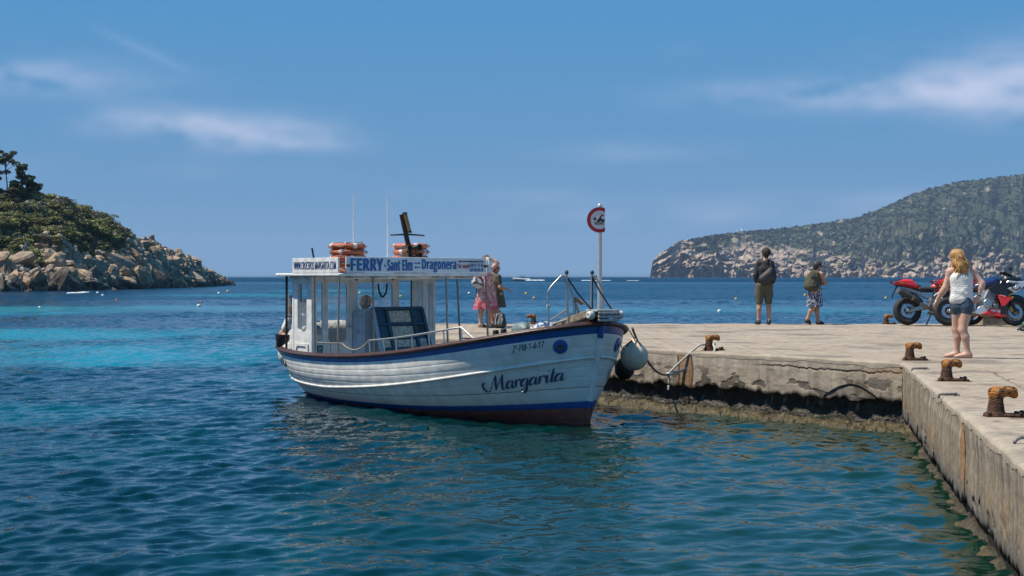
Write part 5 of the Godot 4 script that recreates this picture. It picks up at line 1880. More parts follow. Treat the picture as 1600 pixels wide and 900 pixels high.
func build_quay_things() -> void:
	var rust := mat("rust", Color.WHITE, 0.85, 0.1, 0.3, 1.2, 5.0, true, 0.3)
	var first: Node3D = null
	for q in [[Vector3(3.07, 0, -22.14), 1.0, "rusty iron bollard with the mooring rope round it"], [Vector3(5.47, 0, -19.55), 1.0, "rusty bollard at the inner corner of the quay"], [Vector3(4.77, 0, -15.6), 1.0, "rusty bollard in the middle of the three along the right wall"], [Vector3(3.95, 0, -11.6), 1.05, "nearest and largest rusty bollard at the right edge"], [Vector3(9.0, 0, -34.2), 1.0, "distant rusty bollard left of the motorcycles"], [Vector3(0.52, 0, -34.2), -1.0, "bollard on the far quay edge behind the foredeck"]]:
		if first == null:
			first = thing("bollard", q[2], "bollard", Transform3D(), "rusty iron bollards along the quay")
			var mb := MB.new().nets([[Vector3(-0.07, 0.02, -0.05), Vector3(0.24, 0.015, -0.05), 0.022, 0.018], [Vector3(-0.07, 0.02, 0.05), Vector3(0.24, 0.015, 0.05), 0.022, 0.018], [Vector3(-0.07, 0.02, 0.0), Vector3(0.22, 0.015, 0.0), 0.025, 0.02], [Vector3(0, 0.0, 0), Vector3(0, 0.08, 0), 0.082, 0.062], [Vector3(0, 0.08, 0), Vector3(0.0, 0.21, 0), 0.062, 0.058], [Vector3(-0.015, 0.235, 0), Vector3(0.14, 0.238, 0), 0.043, 0.04], [Vector3(0.12, 0.232, -0.012), Vector3(0.155, 0.20, 0), 0.042, 0.03], [Vector3(0.0, 0.23, -0.02), Vector3(0.1, 0.235, 0.02), 0.045, 0.04], [Vector3(0.21, 0.03, 0.0), Vector3(0.22, 0.045, 0.0), 0.03, 0.022]], 0.009, 0.010)
			for k in mb.v.size():
				var p := mb.v[k]
				var c := Color(0.16, 0.085, 0.055).lerp(Color(0.085, 0.048, 0.036), clampf(0.5 + N3.get_noise_3dv(p * 9.0), 0.0, 1.0))
				var flake := N3.get_noise_3dv(p * 14.0)
				c = c.lerp(Color(0.54, 0.21, 0.05), smoothstep(0.14, 0.22, p.y + 0.08 * flake) * smoothstep(-0.25, 0.05, flake))
				c = c.lerp(Color(0.50, 0.36, 0.24), smoothstep(0.225, 0.25, p.y) * smoothstep(0.15, 0.3, flake) * 0.8)
				mb.c[k] = c
			obj("cast_body", mb, rust, first)
			var st := MB.new()
			var pts := PackedVector2Array()
			for k in 26:
				var a := TAU * k / 26
				var rad := 0.16 + 0.035 * N3.get_noise_1d(k * 3.1)
				pts.append(Vector2(cos(a) * rad * 1.35 + 0.07, sin(a) * rad * 0.8))
			st.col = Color(0.24, 0.12, 0.055)
			st.prism(pts, 0.006, Transform3D(Basis(Vector3.RIGHT, PI / 2), Vector3(0, 0.003, 0)))
			obj("rust_stain", st, rust, first)
			for k in 3:
				var b := [Vector3(-0.075, 0.03, 0.06), Vector3(0.19, 0.03, 0.055), Vector3(0.19, 0.03, -0.055)][k] as Vector3
				var bm := MB.new()
				bm.col = Color(0.07, 0.04, 0.03)
				obj("bolt", bm.lathe([Vector2(0.018, 0), Vector2(0.018, 0.018), Vector2(0.01, 0.022), Vector2(0.001, 0.022)], at(b), 6), rust, first)
			first.transform = at(q[0] + Vector3(0, QUAY, 0), 0.0, Vector3(0.92, 0.86, 0.92))
		else:
			again(first, at(q[0] + Vector3(0, QUAY, 0), 0.0 if q[1] > 0 else PI, Vector3(0.92, 0.86, 0.92) * absf(q[1])), q[2])
	var iron := mat("grey_iron", Color(0.30, 0.28, 0.26), 0.7, 0.2, 0.35, 0.4, 6.0)
	var names := ["bent iron staple in the quay just below the corner bollard", "bent iron staple in the quay between the two nearer bollards", "bent iron ring in the quay at the lower right edge"]
	for k in 3:
		var p := [Vector3(5.03, QUAY, -17.55), Vector3(4.2, QUAY, -13.7), Vector3(3.5, QUAY, -9.75)][k] as Vector3
		var r := thing("mooring_staple", names[k], "staple", at(p, [0.0, 0.1, 0.25][k]), "iron staples set in the quay")
		var pts := [Vector3(-0.09, -0.02, 0), Vector3(-0.085, 0.014, 0.01), Vector3(-0.03, 0.018, 0.015), Vector3(0.06, 0.018, 0.0), Vector3(0.10, 0.014, -0.02), Vector3(0.10, -0.02, -0.02)]
		if k == 2:
			pts = [Vector3(-0.06, -0.02, 0), Vector3(-0.055, 0.02, 0.0), Vector3(-0.01, 0.045, 0.0), Vector3(0.05, 0.04, 0.0), Vector3(0.08, 0.02, -0.0), Vector3(0.08, -0.02, 0)]
		obj("bar", MB.new().tube(curve(pts, 4), 0.013, 8), iron, r)
		obj("washer", MB.new().lathe([Vector2(0.012, 0.008), Vector2(0.03, 0.006), Vector2(0.03, -0.01)], at(Vector3(0.10 if k < 2 else 0.08, 0.006, -0.02 if k < 2 else 0.0)), 10), iron, r)
	# no-swimming sign, bent round its pole
	var s := thing("road_sign", "round no swimming sign with its right side bent back, on a tall pole", "sign", at(Vector3(2.035, QUAY, -33.0)))
	var galv := mat("galvanised", Color(0.52, 0.53, 0.54), 0.4, 0.4, 0.1, 0, 2.0)
	obj("pole", MB.new().lathe([Vector2(0.052, 0), Vector2(0.050, 2.74), Vector2(0.056, 2.745), Vector2(0.056, 2.80), Vector2(0.03, 2.84), Vector2(0.001, 2.845)], Transform3D(), 16), galv, s)
	obj("base_plate", MB.new().box(Vector3(0.22, 0.02, 0.22), at(Vector3(0, 0.01, 0)), 0.004), galv, s)
	var cx := Vector3(-0.005, 2.46, 0.075)
	var red := mat("sign_ring_red", Color(0.34, 0.008, 0.02), 0.4, 0, 0.08)
	var face := mat("sign_face", Color(0.58, 0.56, 0.58), 0.4, 0, 0.06)
	var inkm := mat("sign_black", Color(0.012, 0.012, 0.014), 0.5)
	var fold := 0.115
	for part in [["back_plate", 0.0, 0.30, 0.0, galv], ["face", 0.0, 0.30, 0.004, face], ["ring", 0.215, 0.292, 0.008, red]]:
		var rows := []
		for k in 14:
			var row := PackedVector3Array()
			var rad: float = lerpf(part[1], part[2], k / 13.0)
			for q in 97:
				var a := TAU * q / 96
				row.append(bent(Vector2(cos(a), sin(a)) * rad, fold, part[3]) + cx)
			rows.append(row)
		obj(part[0], MB.new().grid(rows), part[4], s)
	var swim := MB.new()
	for poly in [[[-0.06, -0.03], [-0.02, 0.005], [0.035, 0.075], [0.06, 0.08], [0.09, 0.06], [0.08, 0.05], [0.055, 0.06], [0.02, 0.01], [0.10, -0.015], [0.10, -0.04], [0.06, -0.05], [0.02, -0.03], [-0.03, -0.055]], [[-0.065, 0.0], [-0.08, 0.025], [-0.11, 0.025], [-0.125, 0.0], [-0.11, -0.022], [-0.08, -0.022]]]:
		var pp := PackedVector2Array()
		for p in poly:
			pp.append(Vector2(p[0], p[1]))
		swim.prism(pp, 0.003, at(cx + Vector3(0.0, 0.02, 0.013), 0.0, Vector3(1.15, 1.35, 1)))
	for k in 3:
		var wave := []
		for j in 13:
			wave.append(cx + Vector3(-0.13 + j * 0.0185, -0.052 - k * 0.024 + 0.008 * sin(j * 2.1), 0.012))
		swim.tube(wave, 0.006, 4)
	obj("swimmer_symbol", swim, inkm, s)
	for y in [-0.12, 0.12]:
		obj("clamp", MB.new().box(Vector3(0.13, 0.035, 0.075), at(Vector3(0, 2.46 + y, 0.035)), 0.006), galv, s)


func bent(p: Vector2, fold: float, lift: float) -> Vector3:     # a flat plate creased along a vertical line
	if p.x <= fold:
		return Vector3(p.x, p.y, lift)
	var over := p.x - fold
	return Vector3(fold + over * 0.07 + lift, p.y, -over * 0.98 + lift * 0.3)


# ---------------------------------------------------------------- buoys and boats out on the water

func build_afloat() -> void:
	var tints := {"yellow": Color(0.62, 0.40, 0.04), "white": Color(0.72, 0.70, 0.66), "red": Color(0.50, 0.06, 0.025)}
	var list := [[733, 457.5, "white", "small white buoy seen just left of the woman in pink"], [822, 458, "yellow", "small yellow buoy below the wake, left one of the pair above the foredeck"], [834.5, 465, "yellow", "small yellow buoy, right one of the pair above the foredeck"], [857, 477.5, "white", "white mooring buoy above the foredeck fender"], [940, 462, "yellow", "small yellow buoy beside the sign pole"], [1124, 486, "white", "white mooring buoy left of the man with the sling bag"], [1150, 466.5, "yellow", "yellow buoy between the sign and the man with the sling bag"], [1258, 460.5, "yellow", "yellow buoy between the two walkers"], [1384, 465, "yellow", "yellow buoy just left of the motorcycles"], [562, 457, "white", "white buoy seen through the front window of the ferry"], [626, 462.5, "yellow", "yellow buoy seen through the doorway of the ferry"], [183, 468, "red", "red buoy at the left below the rocky island"], [314, 471, "red", "red buoy to the right, behind the white-collared one"], [310.5, 477.5, "white", "cream mooring buoy in front of the right red buoy"], [152.5, 457, "white", "tiny white buoy near the rocks, left one of the two"], [160.5, 461, "white", "tiny white buoy near the rocks, right one of the two"], [342, 457.5, "white", "small white buoy under the tip of the island"], [356, 454.5, "yellow", "small buoy nearest the tip of the island"], [62, 480, "white", "tiny pale buoy far to the left on the turquoise water"]]
	for q in list:
		var d: float = 2.0 / (q[1] + 1.5 - 432.0) * 2222.0
		var x: float = (q[0] - 800.0) / 2222.0 * d
		var r := clampf(d * 0.0011, 0.09, 0.28) * (1.35 if q[0] == 1124 or q[0] == 857 or q[0] == 310.5 else 1.0)
		var b := thing("buoy", q[3], "buoy", at(Vector3(x, 0.02, -d), q[0], Vector3.ONE * r))
		obj("float", MB.new().lathe([Vector2(0.001, -0.7), Vector2(0.6, -0.6), Vector2(0.98, -0.1), Vector2(0.98, 0.3), Vector2(0.7, 0.8), Vector2(0.3, 1.05), Vector2(0.001, 1.08)], Transform3D(), 14), mat("buoy_" + q[2], tints[q[2]], 0.5, 0, 0.2), b)
		obj("eye", MB.new().tube(curve([Vector3(-0.2, 1.0, 0), Vector3(-0.16, 1.35, 0), Vector3(0.16, 1.35, 0), Vector3(0.2, 1.0, 0)]), 0.07, 6), mats["dark_iron"], b)
	# low white raft by the island
	var raft := thing("dinghy", "low pale dinghy lying on the water below the rocky island", "dinghy", at(Vector3(-49.0, 0.02, -160.0), 0.06))
	obj("hull", MB.new().nets([[Vector3(-0.9, 0.03, 0), Vector3(0.8, 0.06, 0), 0.16, 0.2], [Vector3(0.8, 0.06, 0), Vector3(1.4, 0.18, 0), 0.2, 0.08], [Vector3(-0.9, 0.05, 0.3), Vector3(0.9, 0.1, 0.25), 0.13, 0.13], [Vector3(-0.9, 0.05, -0.3), Vector3(0.9, 0.1, -0.25), 0.13, 0.13]], 0.06, 0.05), mat("raft_white", Color(0.6, 0.6, 0.58), 0.6), raft)
	obj("thwart", MB.new().box(Vector3(0.2, 0.05, 0.6), at(Vector3(0, 0.24, 0)), 0.01), mats["varnish"], raft)
	# motorboat and its wake
	var d := 640.0
	var mbt := thing("motorboat", "small white motorboat with a dark canopy speeding left on the horizon", "motorboat", at(Vector3(15.0 / 2222.0 * d, 0.1, -d), PI))
	var secs := []
	for k in 13:
		var u := k / 12.0
		var half := 1.1 * pow(1.0 - pow(u, 3.0), 0.7) + 0.02
		var x := -3.8 + 7.8 * u
		var lift := 0.5 * u * u
		secs.append(PackedVector3Array([Vector3(x, 0.95 + lift, half), Vector3(x, 0.3 + lift * 0.6, half * 0.8), Vector3(x, -0.3 + lift * 0.5, 0), Vector3(x, 0.3 + lift * 0.6, -half * 0.8), Vector3(x, 0.95 + lift, -half), Vector3(x, 1.0 + lift, 0)]))
	obj("hull", MB.new().grid(secs, true), mats["raft_white"], mbt)
	obj("canopy", MB.new().box(Vector3(2.4, 0.10, 1.9), at(Vector3(-0.6, 2.3, 0)), 0.03), mats["hatch_blue"], mbt)
	for q in [[0.5, 0.8], [0.5, -0.8], [-1.6, 0.8], [-1.6, -0.8]]:
		obj("canopy_post", rod(Vector3(q[0], 1.0, q[1]), Vector3(q[0] - 0.1, 2.3, q[1]), 0.05, 6), mats["dark_iron"], mbt)
	obj("windscreen", MB.new().box(Vector3(0.12, 0.7, 1.7), at(Vector3(0.9, 1.55, 0)), 0.03), mats["hatch_blue"], mbt)
	obj("outboard", MB.new().box(Vector3(0.5, 0.9, 0.5), at(Vector3(-4.0, 1.0, 0)), 0.1), mats["dark_iron"], mbt)
	obj("console", MB.new().box(Vector3(0.9, 0.8, 0.9), at(Vector3(-0.4, 1.4, 0)), 0.1), mats["hatch_blue"], mbt)
	var foam := MultiMesh.new()
	foam.transform_format = MultiMesh.TRANSFORM_3D
	foam.mesh = rock_mesh(210, 4)
	var r3 := RandomNumberGenerator.new()
	r3.seed = 3
	var tr := []
	for k in 900:
		var u := pow(r3.randf(), 1.3)
		var x := lerpf(23.0, 207.0, u) / 2222.0 * d
		var gap := N1.get_noise_1d(x * 0.09)
		if u > 0.12 and gap < -0.02:
			continue
		var s := r3.randf_range(0.2, 0.5) * lerpf(1.0, 0.55, u)
		tr.append(Transform3D(Basis.from_scale(Vector3(s * 3.0, s * 0.8 * lerpf(1.6, 0.6, u), s)), Vector3(x, 0.15, -d + r3.randfn() * lerpf(1.0, 5.0, u))))
	foam.instance_count = tr.size()
	for k in tr.size():
		foam.set_instance_transform(k, tr[k])
	var o := MultiMeshInstance3D.new()
	o.name = "wake"
	o.multimesh = foam
	o.material_override = mat("foam", Color(0.75, 0.77, 0.78), 0.9)
	add_child(o)
	tag(o, "white wake trailing behind the motorboat towards the right", "wake", "", "stuff")


# ---------------------------------------------------------------- motorcycles: x forward, y up, z to the rider's right; rear axle above the origin

func poly(list: Array) -> PackedVector2Array:
	var p := PackedVector2Array()
	for q in list:
		p.append(Vector2(q[0], q[1]))
	return p


func panel(list: Array, thick: float, z: float, bevel: float, tilt := 0.0) -> MB:   # a bodywork panel on one flank
	return MB.new().prism(poly(list), thick, Transform3D(Basis(Vector3.UP, tilt), Vector3(0, 0, z)), bevel)


func bike_wheel(root: Node3D, called: String, at_: Vector3, r: float, wide: float, stripe: Material) -> void:
	var lie := Transform3D(Basis(Vector3.RIGHT, PI / 2), at_)
	var prof := []
	for k in 17:
		var a := PI * 2.0 * k / 16.0
		prof.append(Vector2(r - wide * 0.36 + cos(a) * wide * 0.36, sin(a) * wide * 0.5))
	var wheel := obj(called, MB.new().lathe(prof, lie, 36), mats["tyre"], root)
	var rim := []
	for p in [[0.0, 0.36], [0.02, 0.42], [-0.02, 0.42], [-0.03, 0.2], [-0.03, -0.2], [-0.02, -0.42], [0.02, -0.42], [0.0, -0.36]]:
		rim.append(Vector2(r - wide * 0.62 + p[0], p[1] * wide))
	obj("rim", MB.new().lathe(rim, lie, 36), mats["bike_black"], wheel)
	obj("rim_stripe", MB.new().lathe([Vector2(r - wide * 0.62 - 0.004, wide * 0.43), Vector2(r - wide * 0.62 + 0.014, wide * 0.435)], lie * Transform3D(Basis(Vector3.RIGHT, PI), Vector3.ZERO), 36), stripe, wheel)
	for k in 3:
		var a := TAU * k / 3.0 + 0.5
		for s in [-0.22, 0.22]:
			var d := Vector3(cos(a + s), sin(a + s), 0)
			var d0 := Vector3(cos(a), sin(a), 0)
			obj("spoke", MB.new().tube([at_ + d0 * 0.05, at_ + d * (r - wide * 0.62)], [0.022, 0.014], 6), mats["bike_grey"], wheel)
	obj("hub", MB.new().lathe([Vector2(0.001, -0.07), Vector2(0.055, -0.07), Vector2(0.045, 0), Vector2(0.055, 0.07), Vector2(0.001, 0.07)], lie, 18), mats["bike_grey"], wheel)
	for s in [-1.0, 1.0]:
		obj("brake_disc", MB.new().lathe([Vector2(r * 0.30, 0), Vector2(r * 0.30, 0.005), Vector2(r * 0.50, 0.005), Vector2(r * 0.50, 0.0), Vector2(r * 0.30, 0.0)], lie * at(Vector3(0, s * (wide * 0.30 + 0.02), 0)), 32), mats["disc_steel"], wheel)


func build_bike(called_label: String, where: Transform3D, second: bool) -> void:
	mat("tyre", Color(0.016, 0.016, 0.017), 0.75, 0, 0.2, 0.2, 6.0)
	mat("bike_black", Color(0.014, 0.014, 0.016), 0.35)
	mat("bike_matt", Color(0.03, 0.03, 0.033), 0.65)
	mat("bike_grey", Color(0.16, 0.16, 0.17), 0.4, 0.6)
	mat("bike_silver", Color(0.58, 0.58, 0.60), 0.3, 0.5)
	mat("bike_alloy", Color(0.5, 0.49, 0.47), 0.35, 0.85, 0.2, 0, 6.0)
	mat("disc_steel", Color(0.42, 0.41, 0.40), 0.3, 0.9)
	mat("titanium", Color(0.36, 0.28, 0.20), 0.35, 0.8, 0.3, 0, 6.0)
	mat("gold_fork", Color(0.55, 0.32, 0.07), 0.3, 0.7)
	var paint_red := mat("bike_red", Color(0.62, 0.018, 0.014), 0.22)
	paint_red.clearcoat_enabled = true
	paint_red.clearcoat = 0.6
	mat("bike_blue", Color(0.008, 0.018, 0.09), 0.25)
	mat("bike_white", Color(0.70, 0.70, 0.72), 0.3)
	mat("amber", Color(0.75, 0.25, 0.02), 0.3)
	mat("tinted_screen", Color(0.03, 0.03, 0.035), 0.1)
	var b := thing("motorcycle", called_label, "motorcycle", where, "parked sports motorcycles")
	var alloy: Material = mats["bike_alloy"]
	bike_wheel(b, "rear_wheel", Vector3(0, 0.315, 0), 0.315, 0.185, mats["bike_red"] if not second else mats["bike_grey"])
	bike_wheel(b, "front_wheel", Vector3(1.42, 0.30, 0), 0.300, 0.125, mats["bike_red"] if not second else mats["bike_grey"])
	# swing arm and sprocket
	for s in [-1.0, 1.0]:
		obj("swing_arm", MB.new().prism(poly([[-0.06, 0.29], [0.02, 0.27], [0.30, 0.33], [0.56, 0.38], [0.56, 0.48], [0.34, 0.46], [0.05, 0.35], [-0.05, 0.35]]), 0.045, at(Vector3(0, 0, 0.125 * s)), 0.01), alloy, b)
	obj("axle_nut", MB.new().lathe([Vector2(0.03, -0.165), Vector2(0.03, 0.165), Vector2(0.001, 0.166)], Transform3D(Basis(Vector3.RIGHT, PI / 2), Vector3(0, 0.315, 0)), 8), alloy, b)
	obj("brake_caliper", MB.new().box(Vector3(0.11, 0.07, 0.06), Transform3D(Basis(Vector3.BACK, 0.5), Vector3(0.10, 0.37, 0.09)), 0.012), mats["gold_fork"], b)
	# frame, engine
	for s in [-1.0, 1.0]:
		obj("frame_spar", MB.new().prism(poly([[1.16, 0.98], [1.20, 0.86], [0.98, 0.74], [0.66, 0.52], [0.60, 0.34], [0.50, 0.36], [0.50, 0.60], [0.70, 0.74], [0.98, 0.90]]), 0.04, Transform3D(Basis(Vector3.UP, 0.07 * s), Vector3(0.0, 0, 0.155 * s)), 0.012), mats["bike_silver"] if second else alloy, b)
		obj("subframe", MB.new().tube([Vector3(0.55, 0.58, 0.13 * s), Vector3(0.25, 0.72, 0.11 * s), Vector3(-0.10, 0.84, 0.08 * s)], 0.016, 6), alloy, b)
	obj("crankcase", MB.new().box(Vector3(0.46, 0.30, 0.34), at(Vector3(0.78, 0.42, 0)), 0.05), mats["bike_grey"], b)
	obj("cylinder_block", MB.new().box(Vector3(0.26, 0.30, 0.30), Transform3D(Basis(Vector3.BACK, -0.45), Vector3(0.88, 0.64, 0)), 0.04), mats["bike_grey"], b)
	obj("clutch_cover", MB.new().lathe([Vector2(0.001, 0.235), Vector2(0.075, 0.235), Vector2(0.09, 0.225), Vector2(0.105, 0.19), Vector2(0.11, 0.13)], Transform3D(Basis(Vector3.RIGHT, PI / 2), Vector3(0.80, 0.47, 0)), 24), alloy, b)
	obj("engine_cover", MB.new().lathe([Vector2(0.001, 0.21), Vector2(0.05, 0.21), Vector2(0.065, 0.19), Vector2(0.07, 0.13)], Transform3D(Basis(Vector3.RIGHT, PI / 2), Vector3(0.97, 0.40, 0)), 20), mats["bike_grey"], b)
	obj("footrest", MB.new().tube([Vector3(0.46, 0.40, 0.16), Vector3(0.46, 0.40, 0.30)], 0.014, 6), mats["bike_black"], b)
	obj("heel_guard", MB.new().prism(poly([[0.40, 0.36], [0.54, 0.34], [0.58, 0.56], [0.50, 0.60]]), 0.012, at(Vector3(0, 0, 0.185)), 0.003), alloy, b)
	obj("side_stand", MB.new().tube([Vector3(0.58, 0.28, -0.16), Vector3(0.50, 0.03, -0.30)], 0.014, 6), mats["bike_black"], b)
	# exhaust
	obj("exhaust_pipe", MB.new().tube(curve([Vector3(1.02, 0.55, 0.05), Vector3(1.08, 0.34, 0.07), Vector3(0.92, 0.22, 0.09), Vector3(0.62, 0.24, 0.13), Vector3(0.42, 0.36, 0.17), Vector3(0.22, 0.50, 0.19)]), 0.032, 10), mats["titanium"], b)
	if not second:
		var can := obj("silencer", MB.new().tube([Vector3(0.24, 0.49, 0.19), Vector3(0.16, 0.54, 0.195), Vector3(-0.18, 0.72, 0.20), Vector3(-0.22, 0.74, 0.20)], [0.055, 0.088, 0.092, 0.075], 14, true, false, 0.75), mats["bike_matt"], b)
		obj("silencer_band", MB.new().tube([Vector3(0.10, 0.573, 0.197), Vector3(0.06, 0.594, 0.197)], 0.094, 14, true, false, 0.75), mats["titanium"], can)
		obj("silencer_tip", MB.new().tube([Vector3(-0.21, 0.737, 0.20), Vector3(-0.26, 0.762, 0.20)], [0.05, 0.046], 12), mats["bike_alloy"], can)
	# tank, seat, tail
	obj("tank", MB.new().nets([[Vector3(0.64, 0.84, 0.0), Vector3(1.02, 0.96, 0.0), 0.10, 0.13], [Vector3(0.74, 0.88, 0.06), Vector3(1.0, 0.94, 0.10), 0.09, 0.11], [Vector3(0.74, 0.88, -0.06), Vector3(1.0, 0.94, -0.10), 0.09, 0.11]], 0.022, 0.02), mats["bike_blue"] if second else mats["bike_red"], b)
	obj("seat", MB.new().nets([[Vector3(0.28, 0.80, 0.0), Vector3(0.62, 0.80, 0.0), 0.06, 0.06], [Vector3(0.28, 0.80, 0.08), Vector3(0.60, 0.80, 0.06), 0.05, 0.05], [Vector3(0.28, 0.80, -0.08), Vector3(0.60, 0.80, -0.06), 0.05, 0.05]], 0.022, 0.02), mats["bike_matt"], b)
	var tail := obj("tail", MB.new().prism(poly([[-0.34, 0.99], [-0.30, 0.92], [-0.05, 0.86], [0.30, 0.80], [0.36, 0.83], [0.20, 0.94], [0.12, 1.02], [-0.08, 1.03]]), 0.24, Transform3D(), 0.045), mats["bike_red"], b)
	obj("rear_lamp", MB.new().box(Vector3(0.03, 0.035, 0.12), at(Vector3(-0.335, 0.965, 0)), 0.008), mats["bike_black"], tail)
	obj("tail_emblem", MB.new().box(Vector3(0.07, 0.022, 0.006), Transform3D(Basis(Vector3.BACK, -0.15), Vector3(-0.12, 0.93, 0.122)), 0.002), mats["gold_fork"], tail)
	obj("under_tail", MB.new().prism(poly([[-0.25, 0.90], [0.40, 0.74], [0.50, 0.80], [0.0, 0.86]]), 0.16, Transform3D(), 0.02), mats["bike_black"], b)
	obj("plate_hanger", MB.new().tube([Vector3(-0.2, 0.88, 0), Vector3(-0.30, 0.72, 0), Vector3(-0.33, 0.60, 0)], 0.018, 6), mats["bike_black"], b)
	obj("hugger", MB.new().tube(arc_points(Vector3(0, 0.315, 0), 0.355, 0.5, 1.9), 0.075, 8, true, false, 0.25, Vector3.BACK), mats["bike_black"], b)
	# fork, front mudguard, steering
	for s in [-1.0, 1.0]:
		var leg := obj("fork_leg", MB.new().tube([Vector3(1.42, 0.30, 0.105 * s), Vector3(1.33, 0.55, 0.105 * s)], 0.032, 10), mats["bike_black"], b)
		obj("fork_tube", MB.new().tube([Vector3(1.33, 0.55, 0.105 * s), Vector3(1.17, 1.00, 0.105 * s)], 0.026, 10), mats["gold_fork"] if second else alloy, leg)
		obj("front_caliper", MB.new().box(Vector3(0.06, 0.12, 0.05), Transform3D(Basis(Vector3.BACK, 0.4), Vector3(1.33, 0.36, 0.085 * s)), 0.012), mats["gold_fork"], leg)
		obj("handlebar", MB.new().tube([Vector3(1.15, 0.98, 0.10 * s), Vector3(1.08, 0.99, 0.30 * s), Vector3(1.05, 0.98, 0.36 * s)], 0.017, 8), mats["bike_black"], b)
		obj("lever", MB.new().tube([Vector3(1.12, 1.0, 0.22 * s), Vector3(1.14, 0.99, 0.34 * s)], 0.007, 5), alloy, b)
		var stalk := obj("mirror", MB.new().tube(curve([Vector3(1.34, 1.08, 0.12 * s), Vector3(1.32, 1.16, 0.26 * s), Vector3(1.28, 1.19, 0.32 * s)], 3), 0.009, 6), mats["bike_black"], b)
		obj("mirror_head", MB.new().box(Vector3(0.04, 0.09, 0.14), Transform3D(Basis(Vector3.UP, 0.2 * s), Vector3(1.27, 1.215, 0.36 * s)), 0.018), mats["bike_black"], stalk)
	obj("front_mudguard", MB.new().tube(arc_points(Vector3(1.42, 0.30, 0), 0.325, 0.35, 2.3), 0.065, 8, true, false, 0.3, Vector3.BACK), mats["bike_black"], b)
	obj("instrument", MB.new().box(Vector3(0.08, 0.10, 0.18), Transform3D(Basis(Vector3.BACK, 0.7), Vector3(1.25, 1.04, 0)), 0.02), mats["bike_black"], b)
	# fairing
	for s in [1.0, -1.0]:
		var black := obj("upper_fairing", panel([[1.02, 0.84], [1.16, 0.78], [1.38, 0.72], [1.60, 0.84], [1.66, 0.92], [1.52, 1.04], [1.30, 1.06], [1.12, 0.98]], 0.06, 0.185 * s, 0.022, 0.025 * s), mats["bike_black"], b)
		obj("nose_panel", panel([[1.22, 0.80], [1.40, 0.70], [1.62, 0.86], [1.68, 0.94], [1.60, 0.96], [1.46, 0.95], [1.26, 0.97], [1.22, 0.93], [1.42, 0.91], [1.40, 0.84]], 0.03, 0.215 * s, 0.01, 0.025 * s), mats["bike_silver"] if second else mats["bike_red"], black)
		obj("mid_panel", panel([[0.80, 0.80], [1.06, 0.92], [1.26, 0.84], [1.30, 0.70], [1.22, 0.62], [1.04, 0.66], [0.92, 0.72]], 0.03, 0.195 * s, 0.01, 0.015 * s), mats["bike_black"] if second else mats["bike_red"], b)
		obj("side_panel", panel([[1.02, 0.66], [1.28, 0.60], [1.30, 0.56], [1.16, 0.40], [1.10, 0.40]], 0.03, 0.20 * s, 0.01, 0.01 * s), mats["bike_red"], b)
		obj("dark_panel", panel([[1.06, 0.42], [1.20, 0.42], [1.19, 0.24], [1.06, 0.22]], 0.03, 0.19 * s, 0.008), mats["bike_black"], b)
		var low := obj("lower_fairing", panel([[0.66, 0.24], [1.18, 0.17], [1.19, 0.28], [1.02, 0.38], [0.92, 0.39]], 0.04, 0.17 * s, 0.012), mats["bike_red"], b)
		obj("grey_panel", panel([[0.46, 0.27], [0.66, 0.23], [0.92, 0.40], [0.80, 0.46], [0.62, 0.40]], 0.03, 0.165 * s, 0.01), mats["bike_silver"], b)
		if second and s > 0:
			var word := text_mesh("aprilia", sans, Rect2(0, 0, 0.24, 0.075), 0.004)
			obj("lettering", word, mats["bike_white"], low, Transform3D(Basis(Vector3.BACK, -0.16), Vector3(0.86, 0.285, 0.1925)))
			obj("lettering", text_mesh("racing", sans, Rect2(0, 0, 0.12, 0.025), 0.004), mats["bike_white"], b, Transform3D(Basis(Vector3.BACK, -0.20), Vector3(1.06, 0.635, 0.2135)))
			var ring := []
			for k in 20:
				var a := 0.9 + TAU * 0.86 * k / 19.0
				ring.append(Vector3(1.40 + cos(a) * 0.075, 0.825 + sin(a) * 0.07, 0.240))
			ring.append(Vector3(1.49, 0.78, 0.238))
			obj("emblem", MB.new().tube(ring, 0.014, 6, true, false, 0.4, Vector3.BACK), mats["bike_black"], black)
	obj("headlamp", MB.new().box(Vector3(0.05, 0.09, 0.22), Transform3D(Basis(Vector3.BACK, -0.6), Vector3(1.645, 0.90, 0)), 0.02), mats["bike_white"], b)
	obj("nose", MB.new().nets([[Vector3(1.30, 0.98, 0), Vector3(1.60, 0.90, 0), 0.14, 0.08], [Vector3(1.36, 0.86, 0.06), Vector3(1.58, 0.88, 0.04), 0.12, 0.06], [Vector3(1.36, 0.86, -0.06), Vector3(1.58, 0.88, -0.04), 0.12, 0.06]], 0.025, 0.02), mats["bike_black"], b)
	var scr := []
	for k in 7:
		var row := PackedVector3Array()
		var u := k / 6.0
		for j in 11:
			var a := (j / 10.0 - 0.5) * PI
			row.append(Vector3(lerpf(1.56, 1.27, u) - 0.10 * (1.0 - cos(a)), lerpf(1.02, 1.20, u), sin(a) * lerpf(0.13, 0.12, u)))
		scr.append(row)
	obj("windscreen", MB.new().grid(scr), mats["tinted_screen"], b)
	if second:
		obj("indicator", MB.new().box(Vector3(0.07, 0.05, 0.03), Transform3D(Basis(Vector3.BACK, 0.8), Vector3(1.335, 0.60, 0.155)), 0.01), mats["amber"], b)


func arc_points(c: Vector3, r: float, a0: float, a1: float) -> Array:
	var out := []
	for k in 13:
		var a := lerpf(a0, a1, k / 12.0)
		out.append(c + Vector3(cos(a) * r, sin(a) * r, 0))
	return out


